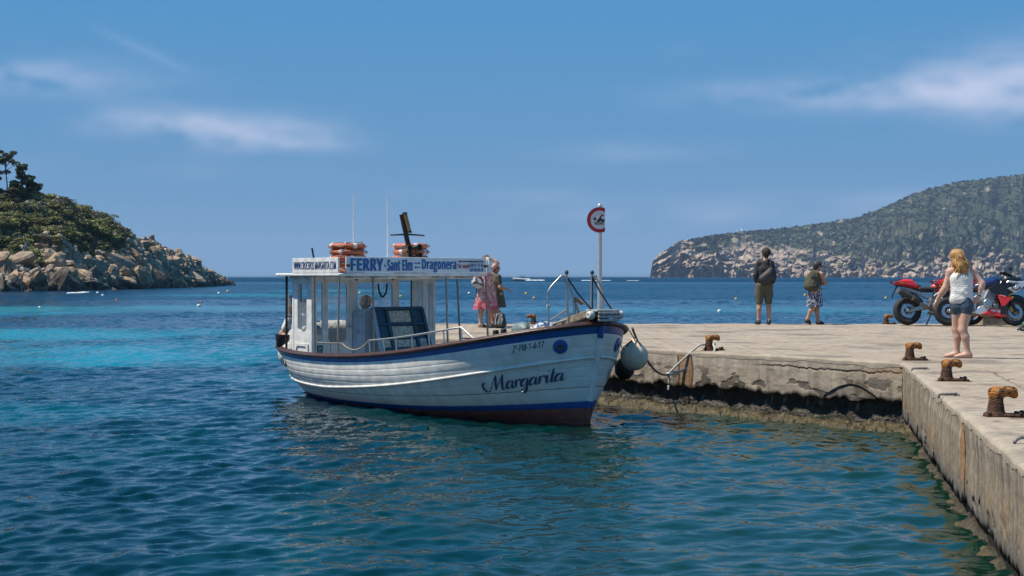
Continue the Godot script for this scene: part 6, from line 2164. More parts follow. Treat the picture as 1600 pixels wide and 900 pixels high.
func build_motorcycles() -> void:
	var lean := Basis(Vector3.RIGHT, -0.16)
	build_bike("red and black sports motorcycle with a high black silencer, left of the two", Transform3D(lean * Basis.from_scale(Vector3.ONE * 1.05), Vector3(9.27, QUAY + 0.012, -33.3)), false)
	build_bike("silver, black and red sports motorcycle in front of the parapet, nearer of the two", Transform3D(Basis(Vector3.UP, -0.05) * lean * Basis.from_scale(Vector3.ONE * 1.06), Vector3(10.06, QUAY + 0.012, -32.75)), true)
	# the tip of something dark green at the very edge of the view
	var m := MB.new().nets([[Vector3(0, 0.05, 0), Vector3(0.16, 0.16, 0), 0.02, 0.05], [Vector3(0.16, 0.16, 0), Vector3(0.42, 0.26, 0), 0.06, 0.10], [Vector3(0.1, 0.05, 0.05), Vector3(0.42, 0.09, 0.05), 0.03, 0.09], [Vector3(0.1, 0.05, -0.08), Vector3(0.42, 0.1, -0.06), 0.03, 0.09]], 0.018, 0.02)
	for k in m.v.size():
		m.c[k] = Color(0.02, 0.10, 0.045) if m.v[k].y > 0.16 and m.v[k].z > -0.02 else Color(0.018, 0.020, 0.022)
	tag(obj("duffel_bag", m, mat("bag_cloth", Color.WHITE, 0.55, 0, 0, 0, 1, true), null, at(Vector3(10.42, QUAY, -29.3))), "tip of a dark green and black bag at the right edge", "bag")


# ---------------------------------------------------------------- people; joints are given from the feet, x to the right of the view, z towards the camera

func hand_bones(wrist: Vector3, dir: Vector3, palm: Vector3, thumb_side: float, curl: float, s: float) -> Array:
	dir = dir.normalized()
	var across := dir.cross(palm).normalized()
	palm = across.cross(dir).normalized()
	var out := []
	for k in 4:
		var off := (k - 1.5) * 0.0185 * s
		var knuckle := wrist + dir * 0.085 * s + across * off * 1.05
		out.append([wrist + dir * 0.008 * s + across * off * 0.6, knuckle, 0.014 * s, 0.0105 * s])
		var l: float = [0.038, 0.044, 0.041, 0.031][k] * s
		var c: float = curl * [0.8, 0.9, 1.0, 1.15][k]
		var d1 := (dir * cos(c * 0.6) + palm * sin(c * 0.6)).normalized()
		var d2 := (dir * cos(c * 1.5) + palm * sin(c * 1.5)).normalized()
		out.append([knuckle, knuckle + d1 * l, 0.0095 * s, 0.0085 * s])
		out.append([knuckle + d1 * l, knuckle + d1 * l + d2 * l * 0.85, 0.0085 * s, 0.0068 * s])
	var t0 := wrist + dir * 0.022 * s + across * thumb_side * 0.022 * s
	var t1 := t0 + (dir * 0.7 + across * thumb_side * 0.7 + palm * 0.3).normalized() * 0.042 * s
	out.append([t0, t1, 0.013 * s, 0.0105 * s])
	out.append([t1, t1 + (dir * 0.9 + across * thumb_side * 0.25 + palm * 0.35).normalized() * 0.034 * s, 0.0105 * s, 0.008 * s])
	return out


func torso(j: Dictionary, h: float, w: float, add: float, low := true) -> Array:
	var across: Vector3 = (j.shr - j.shl).normalized()
	var hipx: Vector3 = (j.hr - j.hl).normalized()
	var out := []
	for s in [-1.0, 1.0]:
		out.append([j.chest + across * s * 0.040 * h * w, j.waist + across * s * 0.030 * h * w, 0.060 * h * w + add, 0.054 * h * w + add])
		if low:
			out.append([j.waist + across * s * 0.030 * h * w, j.pelvis + hipx * s * 0.038 * h * w, 0.054 * h * w + add, 0.062 * h * w + add])
	out.append([j.shl.lerp(j.shr, 0.12), j.shr.lerp(j.shl, 0.12), 0.036 * h * w + add, 0.036 * h * w + add])
	out.append([j.neck.lerp(j.chest, 0.35), j.chest, 0.05 * h * w + add, 0.062 * h * w + add])
	return out


func arm(j: Dictionary, side: String, h: float, w: float, add: float, from := 0.0, to := 2.0) -> Array:
	var sh: Vector3 = j["sh" + side]
	var el: Vector3 = j["el" + side]
	var wr: Vector3 = j["wr" + side]
	var out := []
	if from < 1.0:
		out.append([sh.lerp(el, from), sh.lerp(el, minf(to, 1.0)), 0.033 * h * w + add, 0.025 * h * w + add])
	if to > 1.0:
		out.append([el, el.lerp(wr, 0.3), 0.025 * h * w + add, 0.0255 * h * w + add])
		out.append([el.lerp(wr, 0.3), el.lerp(wr, to - 1.0), 0.0255 * h * w + add, lerpf(0.024, 0.016, to - 1.0) * h * w + add])
	return out


func leg(j: Dictionary, side: String, h: float, w: float, add: float, from := 0.0, to := 2.0) -> Array:
	var hp: Vector3 = j["h" + side]
	var kn: Vector3 = j["k" + side]
	var an: Vector3 = j["a" + side]
	var out := []
	if from < 1.0:
		out.append([hp.lerp(kn, from), hp.lerp(kn, minf(to, 1.0)), lerpf(0.056, 0.035, from) * h * w + add, lerpf(0.056, 0.035, minf(to, 1.0)) * h * w + add])
	if to > 1.0:
		var back: Vector3 = j.get("back", Vector3.BACK) * 0.012 * h
		out.append([kn, kn.lerp(an, 0.3) + back, 0.035 * h * w + add, 0.033 * h * w + add])
		out.append([kn.lerp(an, 0.3) + back, an, 0.033 * h * w + add, 0.0205 * h * w + add])
	return out


func foot(j: Dictionary, side: String, h: float, add: float) -> Array:
	var an: Vector3 = j["a" + side]
	var to: Vector3 = j["t" + side]
	var d := to - an
	d.y = 0
	d = d.normalized()
	var heel := an - Vector3(0, an.y - to.y, 0) * 0.6 - d * 0.018 * h
	var x := d.cross(Vector3.UP)
	return [[an, heel, 0.022 * h + add, 0.018 * h + add], [an, to.lerp(an, 0.35), 0.021 * h + add, 0.018 * h + add], [heel, to + x * 0.010 * h, 0.016 * h + add, 0.012 * h + add], [heel, to - x * 0.012 * h, 0.016 * h + add, 0.011 * h + add]]


func head_bones(j: Dictionary, h: float) -> Array:
	var c: Vector3 = j.head
	var f: Vector3 = j.look.normalized()
	var u: Vector3 = (c - j.neck).normalized().lerp(Vector3.UP, 0.6).normalized()
	var r := f.cross(u).normalized()
	u = r.cross(f).normalized()
	return [[c + u * 0.014 * h - f * 0.022 * h, c + u * 0.016 * h + f * 0.014 * h, 0.050 * h, 0.047 * h],
		[c + f * 0.018 * h, c + f * 0.028 * h - u * 0.048 * h, 0.040 * h, 0.022 * h], [c - u * 0.02 * h, c + f * 0.018 * h - u * 0.045 * h, 0.038 * h, 0.026 * h],
		[c + f * 0.052 * h + u * 0.004 * h, c + f * 0.066 * h - u * 0.012 * h, 0.006 * h, 0.008 * h], [c + f * 0.054 * h - u * 0.030 * h, c + f * 0.054 * h - u * 0.030 * h, 0.009 * h, 0.009 * h],
		[c + r * 0.049 * h - f * 0.004 * h + u * 0.006 * h, c + r * 0.051 * h - f * 0.006 * h - u * 0.014 * h, 0.009 * h, 0.006 * h], [c - r * 0.049 * h - f * 0.004 * h + u * 0.006 * h, c - r * 0.051 * h - f * 0.006 * h - u * 0.014 * h, 0.009 * h, 0.006 * h],
		[j.neck - Vector3(0, 0.03 * h, 0), c - u * 0.03 * h - f * 0.006 * h, 0.034 * h, 0.029 * h]]


func figure(root: Node3D, j: Dictionary, h: float, w: float, skin: Material, opt := {}) -> void:
	var cell := h * 0.0085
	var body := torso(j, h, w, -0.006)
	for s in ["l", "r"]:
		body.append_array(arm(j, s, h, w, 0.0, 0.0, 1.97))
		body.append_array(leg(j, s, h, w, 0.0))
		body.append_array(foot(j, s, h, 0.0))
		body.append([j["sh" + s].lerp(j.neck, 0.2), j["sh" + s], 0.034 * h * w, 0.036 * h * w])
	body.append([j.neck - Vector3(0, 0.04 * h, 0), j.neck, 0.04 * h, 0.034 * h])
	var mb := MB.new().nets(body, cell, 0.012)
	mb.nets(head_bones(j, h), h * 0.005, 0.008)
	for s in ["l", "r"]:
		var d: Vector3 = j["wr" + s] - j["el" + s]
		if j.has("hd" + s):
			d = j["hd" + s]
		mb.nets(hand_bones(j["wr" + s] - d.normalized() * 0.01, d, j.get("pm" + s, Vector3(1 if s == "l" else -1, 0, 0.2)), j.get("th" + s, 1.0), opt.get("curl", 0.5), h / 1.72), 0.005, 0.0045)
	obj("body", mb, skin, root)
	var f: Vector3 = j.look.normalized()
	var r := f.cross(Vector3.UP).normalized()
	var eyes: Material = mat("eye", Color(0.03, 0.02, 0.015), 0.2)
	if not opt.get("glasses", false):
		for s in [-1.0, 1.0]:
			obj("eye", MB.new().ball(Vector3.ONE * 0.0085 * h, at(j.head + f * 0.050 * h + r * s * 0.021 * h + Vector3(0, 0.006 * h, 0)), 8, 6), eyes, root)
	obj("lips", MB.new().ball(Vector3(0.016, 0.006, 0.008) * h, facing(j.head + f * 0.056 * h - Vector3(0, 0.028 * h, 0), f), 10, 6), mat("lips", Color(0.36, 0.13, 0.11), 0.5), root)


func cloth(root: Node3D, called: String, bones: Array, m: Material, cell := 0.014, k := 0.012) -> MeshInstance3D:
	return obj(called, MB.new().nets(bones, cell, k), m, root)


func skirt(top: Vector3, hem: Vector3, r0: Vector2, r1: Vector2, folds: int, deep: float, seed_: float) -> MB:   # a hanging cloth tube with folds
	var rows := []
	for k in 25:
		var u := k / 24.0
		var row := PackedVector3Array()
		for q in 72:
			var a := TAU * q / 72
			var wave := 1.0 + deep * u * (sin(a * folds + seed_ + 1.3 * sin(u * 2.0)) + 0.5 * sin(a * (folds * 2 + 1) + seed_ * 3.0))
			var rr := r0.lerp(r1, pow(u, 0.8))
			row.append(top.lerp(hem, u) + Vector3(cos(a) * rr.x * wave, 0.012 * sin(a * 3.0 + seed_) * u, sin(a) * rr.y * wave))
		rows.append(row)
	return MB.new().grid(rows, true)


func build_people() -> void:
	var fair := mat("skin_fair", Color(0.56, 0.33, 0.245), 0.5, 0, 0.08, 0, 6.0)
	var tan := mat("skin_tan", Color(0.45, 0.235, 0.155), 0.5, 0, 0.08, 0, 6.0)
	for s in [fair, tan]:
		s.subsurf_scatter_enabled = true
		s.subsurf_scatter_strength = 0.12
	woman_in_white(fair)
	man_with_sling(tan)
	walking_woman(tan)
	woman_in_pink(fair)
	companion(tan)
	helmsman(tan)
	man_at_stern(tan)


func woman_in_white(skin: Material) -> void:
	var h := 1.53
	var p := thing("person", "person in a white tank top and denim shorts with long blond hair, hand on hip", "person", at(Vector3(6.31, QUAY, -19.96)))
	var j := {"head": Vector3(-0.055, 1.42, -0.02), "neck": Vector3(-0.025, 1.27, 0.0), "look": Vector3(-0.75, -0.15, -0.65), "shl": Vector3(-0.150, 1.215, -0.03), "shr": Vector3(0.150, 1.215, 0.02), "ell": Vector3(-0.225, 0.985, -0.03), "elr": Vector3(0.262, 1.05, 0.08), "wrl": Vector3(-0.315, 0.815, -0.10), "wrr": Vector3(0.205, 0.860, 0.09),
		"chest": Vector3(-0.01, 1.10, 0.0), "waist": Vector3(0.0, 0.92, 0.0), "pelvis": Vector3(0.005, 0.74, 0.0), "hl": Vector3(-0.045, 0.70, -0.04), "hr": Vector3(0.055, 0.70, 0.04), "kl": Vector3(-0.045, 0.40, -0.09), "kr": Vector3(0.005, 0.40, 0.04), "al": Vector3(-0.03, 0.065, -0.11), "ar": Vector3(0.075, 0.065, 0.05), "tl": Vector3(-0.175, 0.028, -0.15), "tr": Vector3(-0.085, 0.028, 0.01),
		"back": Vector3(0.7, 0, 0.6), "hdr": Vector3(-0.10, -0.12, 0.0), "pmr": Vector3(0, 0, -1), "pml": Vector3(0.8, 0, 0.5)}
	figure(p, j, h, 1.03, skin, {"curl": 0.7})
	var w := 1.03
	var white := mat("cotton_white", Color(0.74, 0.73, 0.71), 0.9, 0, 0.05, 1.0, 5.0)
	var across: Vector3 = (j.shr - j.shl).normalized()
	var top := []
	for s in [-1.0, 1.0]:
		top.append([j.chest + across * s * 0.040 * h * w, j.waist + across * s * 0.030 * h * w, 0.060 * h * w + 0.010, 0.054 * h * w + 0.012])
		top.append([j.waist + across * s * 0.030 * h * w, Vector3(0, 0.835, 0) + across * s * 0.042 * h * w, 0.054 * h * w + 0.012, 0.060 * h * w + 0.012])
		var top_of: Vector3 = j.shl.lerp(j.shr, 0.24) if s < 0 else j.shr.lerp(j.shl, 0.24)
		for dz in [-0.03, 0.03]:
			top.append([top_of + Vector3(0, 0.022, dz), j.chest + across * s * 0.05 * h * w + Vector3(0, 0.05, dz), 0.034, 0.062])
	top.append([j.chest + Vector3(0, 0.045, 0.03), j.waist + Vector3(0, 0, 0.02), 0.085, 0.085])
	top.append([j.chest + Vector3(0, 0.045, -0.03), j.waist + Vector3(0, 0, -0.02), 0.085, 0.085])
	top.append([j.waist, Vector3(0, 0.83, 0.015), 0.095, 0.10])
	for q in [[0.12, 0.88, 0.05, -0.02, 0.94, 0.103], [-0.11, 0.96, 0.06, 0.03, 0.90, 0.106], [0.11, 1.01, 0.06, 0.02, 0.985, 0.098], [-0.12, 0.86, 0.05, -0.02, 0.835, 0.107]]:   # creases
		top.append([Vector3(q[0], q[1], q[2]), Vector3(q[3], q[4], q[5]), 0.012, 0.016])
	cloth(p, "tank_top", top, white, 0.011, 0.014)
	var denim := mat("denim", Color(0.060, 0.105, 0.155), 0.85, 0, 0.3, 0.6, 9.0)
	var sh := []
	for s in ["l", "r"]:
		sh.append_array(leg(j, s, h, w, 0.004, 0.0, 0.13))
	for s in [-1.0, 1.0]:
		sh.append([Vector3(0, 0.82, 0) + across * s * 0.036 * h * w, j.pelvis + across * s * 0.032 * h * w, 0.056 * h * w, 0.060 * h * w])
	var hx: Vector3 = (j.hr - j.hl).normalized()
	for s in [-1.0, 1.0]:
		sh.append([j.waist.lerp(j.pelvis, 0.55) + hx * s * 0.034 * h * w, j.pelvis + hx * s * 0.038 * h * w, 0.058 * h * w + 0.004, 0.062 * h * w + 0.005])
	sh.append([Vector3(0, 0.80, 0), Vector3(0.005, 0.71, 0.0), 0.08, 0.08])
	cloth(p, "shorts", sh, denim, 0.010, 0.010)
	# long wavy hair
	var hair := MB.new()
	var r2 := RandomNumberGenerator.new()
	r2.seed = 77
	var c: Vector3 = j.head
	var cap := [[c + Vector3(0.015, 0.03, 0.012), c + Vector3(-0.02, 0.032, -0.005), 0.088, 0.086], [c + Vector3(0.03, -0.03, 0.035), c + Vector3(0.02, -0.09, 0.045), 0.060, 0.052], [c + Vector3(0.06, -0.08, 0.05), c + Vector3(0.085, -0.19, 0.06), 0.062, 0.044], [c + Vector3(-0.03, -0.06, 0.03), c + Vector3(0.0, -0.15, 0.06), 0.055, 0.045]]
	hair.nets(cap, 0.010, 0.012)
	for k in hair.v.size():
		hair.c[k] = Color(0.36, 0.185, 0.065)
	for k in 110:
		var a := r2.randf_range(-2.4, 1.1)
		var start := c + Vector3(sin(a) * 0.064 + 0.01, r2.randf_range(0.0, 0.09), cos(a) * 0.064 + 0.01)
		var drop := r2.randf_range(0.18, 0.32)
		var drift := r2.randf_range(-0.03, 0.10)
		var line := []
		for q in 9:
			var u := q / 8.0
			line.append(start + Vector3(drift * u + 0.014 * sin(u * 9.0 + k), -drop * u, 0.055 * sin(u * PI * 0.6) * maxf(cos(a), 0.1) + 0.010 * cos(u * 8.0 + k)))
		hair.col = Color(0.40, 0.205, 0.07).lerp(Color(0.60, 0.36, 0.15), r2.randf()).lerp(Color(0.24, 0.11, 0.04), 0.4 * r2.randf())
		hair.tube(line, [0.006, 0.010, 0.011, 0.011, 0.011, 0.010, 0.009, 0.007, 0.002], 5)
	obj("hair", hair, mat("hair", Color.WHITE, 0.55, 0, 0, 0, 1, true), p)
	for s in ["l", "r"]:
		var to: Vector3 = j["t" + s]
		var an: Vector3 = j["a" + s]
		var d := (to - an) * Vector3(1, 0, 1)
		var x := d.normalized().cross(Vector3.UP)
		var heel: Vector3 = an * Vector3(1, 0, 1) - d.normalized() * 0.05
		var sole := MB.new().nets([[heel + Vector3(0, 0.006, 0), to * Vector3(1, 0, 1) + d.normalized() * 0.03 + Vector3(0, 0.006, 0) + x * 0.01, 0.022, 0.024], [heel + Vector3(0, 0.006, 0), to * Vector3(1, 0, 1) + d.normalized() * 0.02 + Vector3(0, 0.006, 0) - x * 0.016, 0.022, 0.02]], 0.008, 0.008)
		for k in sole.v.size():
			sole.v[k].y = clampf(sole.v[k].y, 0.002, 0.014)
		obj("sandal", sole, mat("sandal_tan", Color(0.26, 0.17, 0.11), 0.7), p)
	obj("hair_tie", MB.new().tube(ring_points(j.wrr + Vector3(0.012, 0.02, 0), Vector3(-0.4, -0.9, 0.1), 0.031), 0.006, 6, false, true), mats["bike_black"], p)


func ring_points(c: Vector3, axis: Vector3, r: float) -> Array:
	var d := axis.normalized()
	var x := d.cross(Vector3.BACK).normalized()
	var y := d.cross(x)
	var out := []
	for k in 16:
		out.append(c + (x * cos(TAU * k / 16) + y * sin(TAU * k / 16)) * r)
	return out


func man_with_sling(skin: Material) -> void:
	var h := 1.80
	var p := thing("person", "person in dark grey top and khaki shorts with a black sling bag", "person", at(Vector3(6.03, QUAY, -34.05)))
	var j := {"head": Vector3(0.055, 1.70, -0.01), "neck": Vector3(0.03, 1.535, 0.0), "look": Vector3(0.15, 0.0, -1), "shl": Vector3(-0.150, 1.46, 0.0), "shr": Vector3(0.185, 1.47, 0.0), "ell": Vector3(-0.205, 1.19, 0.03), "elr": Vector3(0.245, 1.19, 0.03), "wrl": Vector3(-0.175, 0.965, -0.05), "wrr": Vector3(0.225, 0.955, -0.04), "chest": Vector3(0.02, 1.32, 0.01), "waist": Vector3(0.015, 1.12, 0.0), "pelvis": Vector3(0.0, 0.97, 0.0),
		"hl": Vector3(-0.09, 0.92, 0), "hr": Vector3(0.10, 0.92, 0), "kl": Vector3(-0.11, 0.50, -0.01), "kr": Vector3(0.115, 0.50, -0.01), "al": Vector3(-0.13, 0.085, 0.02), "ar": Vector3(0.12, 0.085, 0.02), "tl": Vector3(-0.15, 0.03, -0.13), "tr": Vector3(0.14, 0.03, -0.13), "pml": Vector3(1, 0, 0), "pmr": Vector3(-1, 0, 0)}
	figure(p, j, h, 0.94, skin)
	var grey := mat("jersey_grey", Color(0.04, 0.037, 0.042), 0.9, 0, 0.15, 1.0, 4.0)
	var b := torso(j, h, 0.94, 0.012)
	for s in ["l", "r"]:
		b.append_array(arm(j, s, h, 0.94, 0.010, 0.0, 1.72))
	cloth(p, "pullover", b, grey, 0.016)
	b = []
	for s in ["l", "r"]:
		b.append_array(leg(j, s, h, 0.94, 0.024, 0.0, 0.92))
	b.append([Vector3(-0.05, 1.04, 0), Vector3(-0.06, 0.93, 0), 0.105, 0.112])
	b.append([Vector3(0.07, 1.04, 0), Vector3(0.075, 0.93, 0), 0.105, 0.112])
	b.append([Vector3(-0.175, 0.76, 0.0), Vector3(-0.175, 0.68, 0.0), 0.05, 0.05])
	b.append([Vector3(0.18, 0.76, 0.0), Vector3(0.18, 0.68, 0.0), 0.045, 0.045])
	cloth(p, "shorts", b, mat("khaki", Color(0.125, 0.110, 0.070), 0.9, 0, 0.2, 1.0, 5.0), 0.016)
	for s in ["l", "r"]:
		cloth(p, "shoe", foot(j, s, h, 0.010), mat("shoe_black", Color(0.02, 0.019, 0.019), 0.6), 0.01, 0.008)
	var c: Vector3 = j.head
	cloth(p, "hair", [[c + Vector3(0, 0.038, 0.030), c + Vector3(0, 0.05, -0.02), 0.104, 0.100], [c + Vector3(0, -0.02, 0.045), c + Vector3(0, -0.06, 0.045), 0.084, 0.055]], mat("hair_dark", Color(0.03, 0.02, 0.014), 0.7, 0, 0.3, 0.6, 14.0), 0.012, 0.01)
	var bag := p
	cloth(bag, "sling_bag", [[Vector3(-0.07, 1.10, 0.17), Vector3(0.14, 1.30, 0.17), 0.085, 0.07], [Vector3(-0.02, 1.04, 0.17), Vector3(0.16, 1.14, 0.17), 0.09, 0.09], [Vector3(0.02, 1.16, 0.20), Vector3(0.10, 1.22, 0.20), 0.08, 0.07]], mats["bike_matt"], 0.016, 0.02)
	obj("sling_strap", MB.new().tube(curve([Vector3(0.12, 1.24, 0.18), Vector3(0.15, 1.42, 0.16), Vector3(0.13, 1.545, 0.06), Vector3(0.10, 1.52, -0.08), Vector3(-0.05, 1.30, -0.17)]), 0.026, 6, true, false, 0.35), mats["bike_black"], bag)
	obj("belt_strap", MB.new().tube(curve([Vector3(-0.17, 1.055, 0.06), Vector3(-0.06, 1.05, 0.155), Vector3(0.10, 1.05, 0.155), Vector3(0.20, 1.06, 0.05)]), 0.018, 6, true, false, 0.5), mats["bike_black"], bag)


func walking_woman(skin: Material) -> void:
	var h := 1.55
	var p := thing("person", "person walking with an olive rucksack, dark cap and blue and white patterned skirt", "person", at(Vector3(7.22, QUAY, -34.0)))
	var j := {"head": Vector3(0.085, 1.385, -0.02), "neck": Vector3(0.045, 1.255, 0.02), "look": Vector3(0.85, -0.25, -0.5), "shl": Vector3(-0.07, 1.19, -0.12), "shr": Vector3(0.15, 1.20, 0.10), "ell": Vector3(-0.02, 0.99, -0.24), "elr": Vector3(0.26, 0.985, 0.08), "wrl": Vector3(0.16, 1.0, -0.25), "wrr": Vector3(0.225, 0.985, -0.12), "chest": Vector3(0.03, 1.07, 0.0), "waist": Vector3(0.02, 0.92, 0.0), "pelvis": Vector3(0.015, 0.80, 0.0),
		"hl": Vector3(0.02, 0.77, -0.07), "hr": Vector3(0.02, 0.77, 0.07), "kl": Vector3(0.085, 0.42, -0.06), "kr": Vector3(-0.035, 0.41, 0.06), "al": Vector3(0.115, 0.075, -0.05), "ar": Vector3(-0.165, 0.145, 0.06), "tl": Vector3(0.235, 0.026, -0.07), "tr": Vector3(-0.10, 0.030, 0.05), "back": Vector3(-0.8, 0, 0.2), "pml": Vector3(0, -1, 0), "pmr": Vector3(0, -1, 0)}
	figure(p, j, h, 1.08, skin, {"curl": 1.0})
	cloth(p, "vest", torso(j, h, 1.08, 0.010, false), mat("vest_dark", Color(0.05, 0.05, 0.055), 0.9), 0.016)
	var sk := skirt(Vector3(0.02, 1.0, 0), Vector3(0.01, 0.43, 0.0), Vector2(0.15, 0.16), Vector2(0.185, 0.17), 5, 0.07, 0.6)
	for k in sk.v.size():
		var q := sk.v[k]
		var n := N3.get_noise_3dv(q * 9.0)
		sk.c[k] = Color(0.55, 0.55, 0.58) if absf(n) < 0.075 or n > 0.42 else Color(0.03, 0.045, 0.10)
	obj("skirt", sk, mat("print_cloth", Color.WHITE, 0.9, 0, 0, 0, 1, true), p)
	for s in ["l", "r"]:
		cloth(p, "sandal", foot(j, s, h, 0.006), mats["shoe_black"], 0.01, 0.008)
	var c: Vector3 = j.head
	cloth(p, "cap", [[c + Vector3(-0.015, 0.045, 0.005), c + Vector3(0.01, 0.052, 0.0), 0.098, 0.094], [c + Vector3(0.07, 0.025, -0.03), c + Vector3(0.115, 0.012, -0.06), 0.03, 0.018]], mats["bike_matt"], 0.012, 0.01)
	cloth(p, "hair", [[c + Vector3(-0.04, -0.01, 0.02), c + Vector3(-0.05, -0.06, 0.03), 0.075, 0.045]], mats["hair_dark"], 0.012, 0.01)
	var olive := mat("rucksack_olive", Color(0.085, 0.085, 0.048), 0.85, 0, 0.25, 0.8, 5.0)
	var bag := cloth(p, "rucksack", [[Vector3(-0.10, 0.93, 0.12), Vector3(-0.04, 1.20, 0.12), 0.13, 0.10], [Vector3(-0.02, 0.92, 0.15), Vector3(0.02, 1.18, 0.14), 0.12, 0.09], [Vector3(-0.17, 0.92, 0.06), Vector3(-0.11, 1.14, 0.05), 0.09, 0.08]], olive, 0.016, 0.02)
	cloth(bag, "pocket", [[Vector3(-0.09, 0.92, 0.24), Vector3(-0.02, 0.92, 0.26), 0.06, 0.06], [Vector3(-0.08, 1.0, 0.235), Vector3(-0.02, 1.0, 0.25), 0.05, 0.05]], mat("rucksack_dark", Color(0.035, 0.035, 0.028), 0.8), 0.014, 0.016)
	cloth(bag, "flap", [[Vector3(-0.07, 1.215, 0.15), Vector3(0.03, 1.205, 0.17), 0.075, 0.07], [Vector3(-0.08, 1.15, 0.20), Vector3(0.01, 1.13, 0.22), 0.05, 0.045]], olive, 0.014, 0.016)
	obj("strap", MB.new().tube([Vector3(-0.03, 1.2, 0.24), Vector3(-0.05, 1.05, 0.285), Vector3(-0.06, 0.92, 0.305)], 0.014, 6, true, false, 0.4), mats["bike_black"], bag)
	obj("strap", MB.new().tube(curve([Vector3(0.06, 1.20, 0.16), Vector3(0.13, 1.25, 0.10), Vector3(0.17, 1.15, 0.02), Vector3(0.12, 0.98, 0.06)]), 0.020, 6, true, false, 0.4), mats["bike_black"], bag)


func woman_in_pink(skin: Material) -> void:
	var h := 1.60
	var p := thing("person", "person in a pink dress with red hem bands shading her eyes with one arm", "person", at(Vector3(-0.55, QUAY, -31.9)))
	var j := {"head": Vector3(-0.015, 1.50, 0.0), "neck": Vector3(-0.035, 1.355, 0.0), "look": Vector3(0.95, 0.0, 0.2), "shl": Vector3(-0.10, 1.275, -0.13), "shr": Vector3(0.04, 1.275, 0.13), "ell": Vector3(-0.17, 1.03, -0.16), "elr": Vector3(0.225, 1.445, 0.03), "wrl": Vector3(-0.10, 0.84, -0.14), "wrr": Vector3(0.085, 1.56, 0.04), "chest": Vector3(-0.02, 1.15, 0.0), "waist": Vector3(-0.02, 0.98, 0.0), "pelvis": Vector3(-0.02, 0.84, 0.0),
		"hl": Vector3(-0.08, 0.80, -0.05), "hr": Vector3(0.03, 0.80, 0.05), "kl": Vector3(-0.13, 0.42, -0.04), "kr": Vector3(0.03, 0.42, 0.04), "al": Vector3(-0.155, 0.075, -0.05), "ar": Vector3(0.045, 0.075, 0.05), "tl": Vector3(-0.03, 0.028, -0.02), "tr": Vector3(0.175, 0.028, 0.07), "back": Vector3(-1, 0, 0), "pmr": Vector3(0, -1, 0), "pml": Vector3(0.5, 0, 0.8), "hdr": Vector3(-0.08, 0.02, -0.02)}
	figure(p, j, h, 1.10, skin)
	var pink := mat("dress_cloth", Color.WHITE, 0.9, 0, 0, 0, 1, true)
	var b := torso(j, h, 1.10, 0.012, false)
	for s in ["l", "r"]:
		b.append_array(arm(j, s, h, 1.1, 0.012, 0.0, 0.35))
	var bod := MB.new().nets(b, 0.014, 0.014)
	var sk := skirt(Vector3(-0.02, 1.06, 0), Vector3(-0.035, 0.415, 0.0), Vector2(0.125, 0.155), Vector2(0.275, 0.21), 4, 0.09, 2.2)
	for m in [bod, sk]:
		for k in m.v.size():
			var q: Vector3 = m.v[k]
			var c := Color(0.50, 0.235, 0.22)
			var n := N3.get_noise_3dv(q * 12.0)
			c = c.lerp(Color(0.34, 0.09, 0.11), smoothstep(0.12, 0.25, n)).lerp(Color(0.62, 0.45, 0.42), smoothstep(0.15, 0.3, -n))
			for band in [[0.43, 0.055], [0.525, 0.02], [0.575, 0.012]]:
				if absf(q.y - band[0] - 0.02) < band[1]:
					c = Color(0.46, 0.05, 0.085).lerp(c, 0.25)
			m.c[k] = c
	var dress := obj("dress", sk, pink, p)
	obj("bodice", bod, pink, dress)
	var c2: Vector3 = j.head
	cloth(p, "hair", [[c2 + Vector3(-0.01, 0.040, 0), c2 + Vector3(-0.035, 0.02, 0), 0.096, 0.094], [c2 + Vector3(-0.05, -0.01, 0), c2 + Vector3(-0.055, -0.055, 0), 0.06, 0.04]], mat("hair_auburn", Color(0.15, 0.06, 0.03), 0.6, 0, 0.3, 0.6, 14.0), 0.012, 0.01)
	for s in ["l", "r"]:
		cloth(p, "sandal", foot(j, s, h, 0.004), mats["shoe_black"], 0.01, 0.008)
	var bag := MB.new().nets([[Vector3(-0.25, 1.02, 0.12), Vector3(-0.20, 0.98, 0.12), 0.115, 0.11], [Vector3(-0.24, 1.12, 0.10), Vector3(-0.20, 1.12, 0.10), 0.075, 0.075]], 0.016, 0.02)
	for k in bag.v.size():
		var q := bag.v[k]
		var n := N3.get_noise_3dv(q * 7.0 + Vector3.ONE * 4.0)
		bag.c[k] = Color(0.50, 0.50, 0.47) if n > 0.02 else (Color(0.04, 0.045, 0.05) if n > -0.25 else Color(0.30, 0.10, 0.12))
	var bg := obj("shoulder_bag", bag, pink, p)
	obj("bag_strap", MB.new().tube(curve([Vector3(-0.27, 1.15, 0.1), Vector3(-0.17, 1.32, 0.04), Vector3(-0.08, 1.35, -0.02)]), 0.014, 6), mats["bike_black"], bg)
	obj("bag_strap", MB.new().tube(curve([Vector3(-0.24, 0.93, 0.14), Vector3(-0.245, 0.80, 0.13), Vector3(-0.25, 0.68, 0.12)]), 0.012, 6), mats["bike_black"], bg)


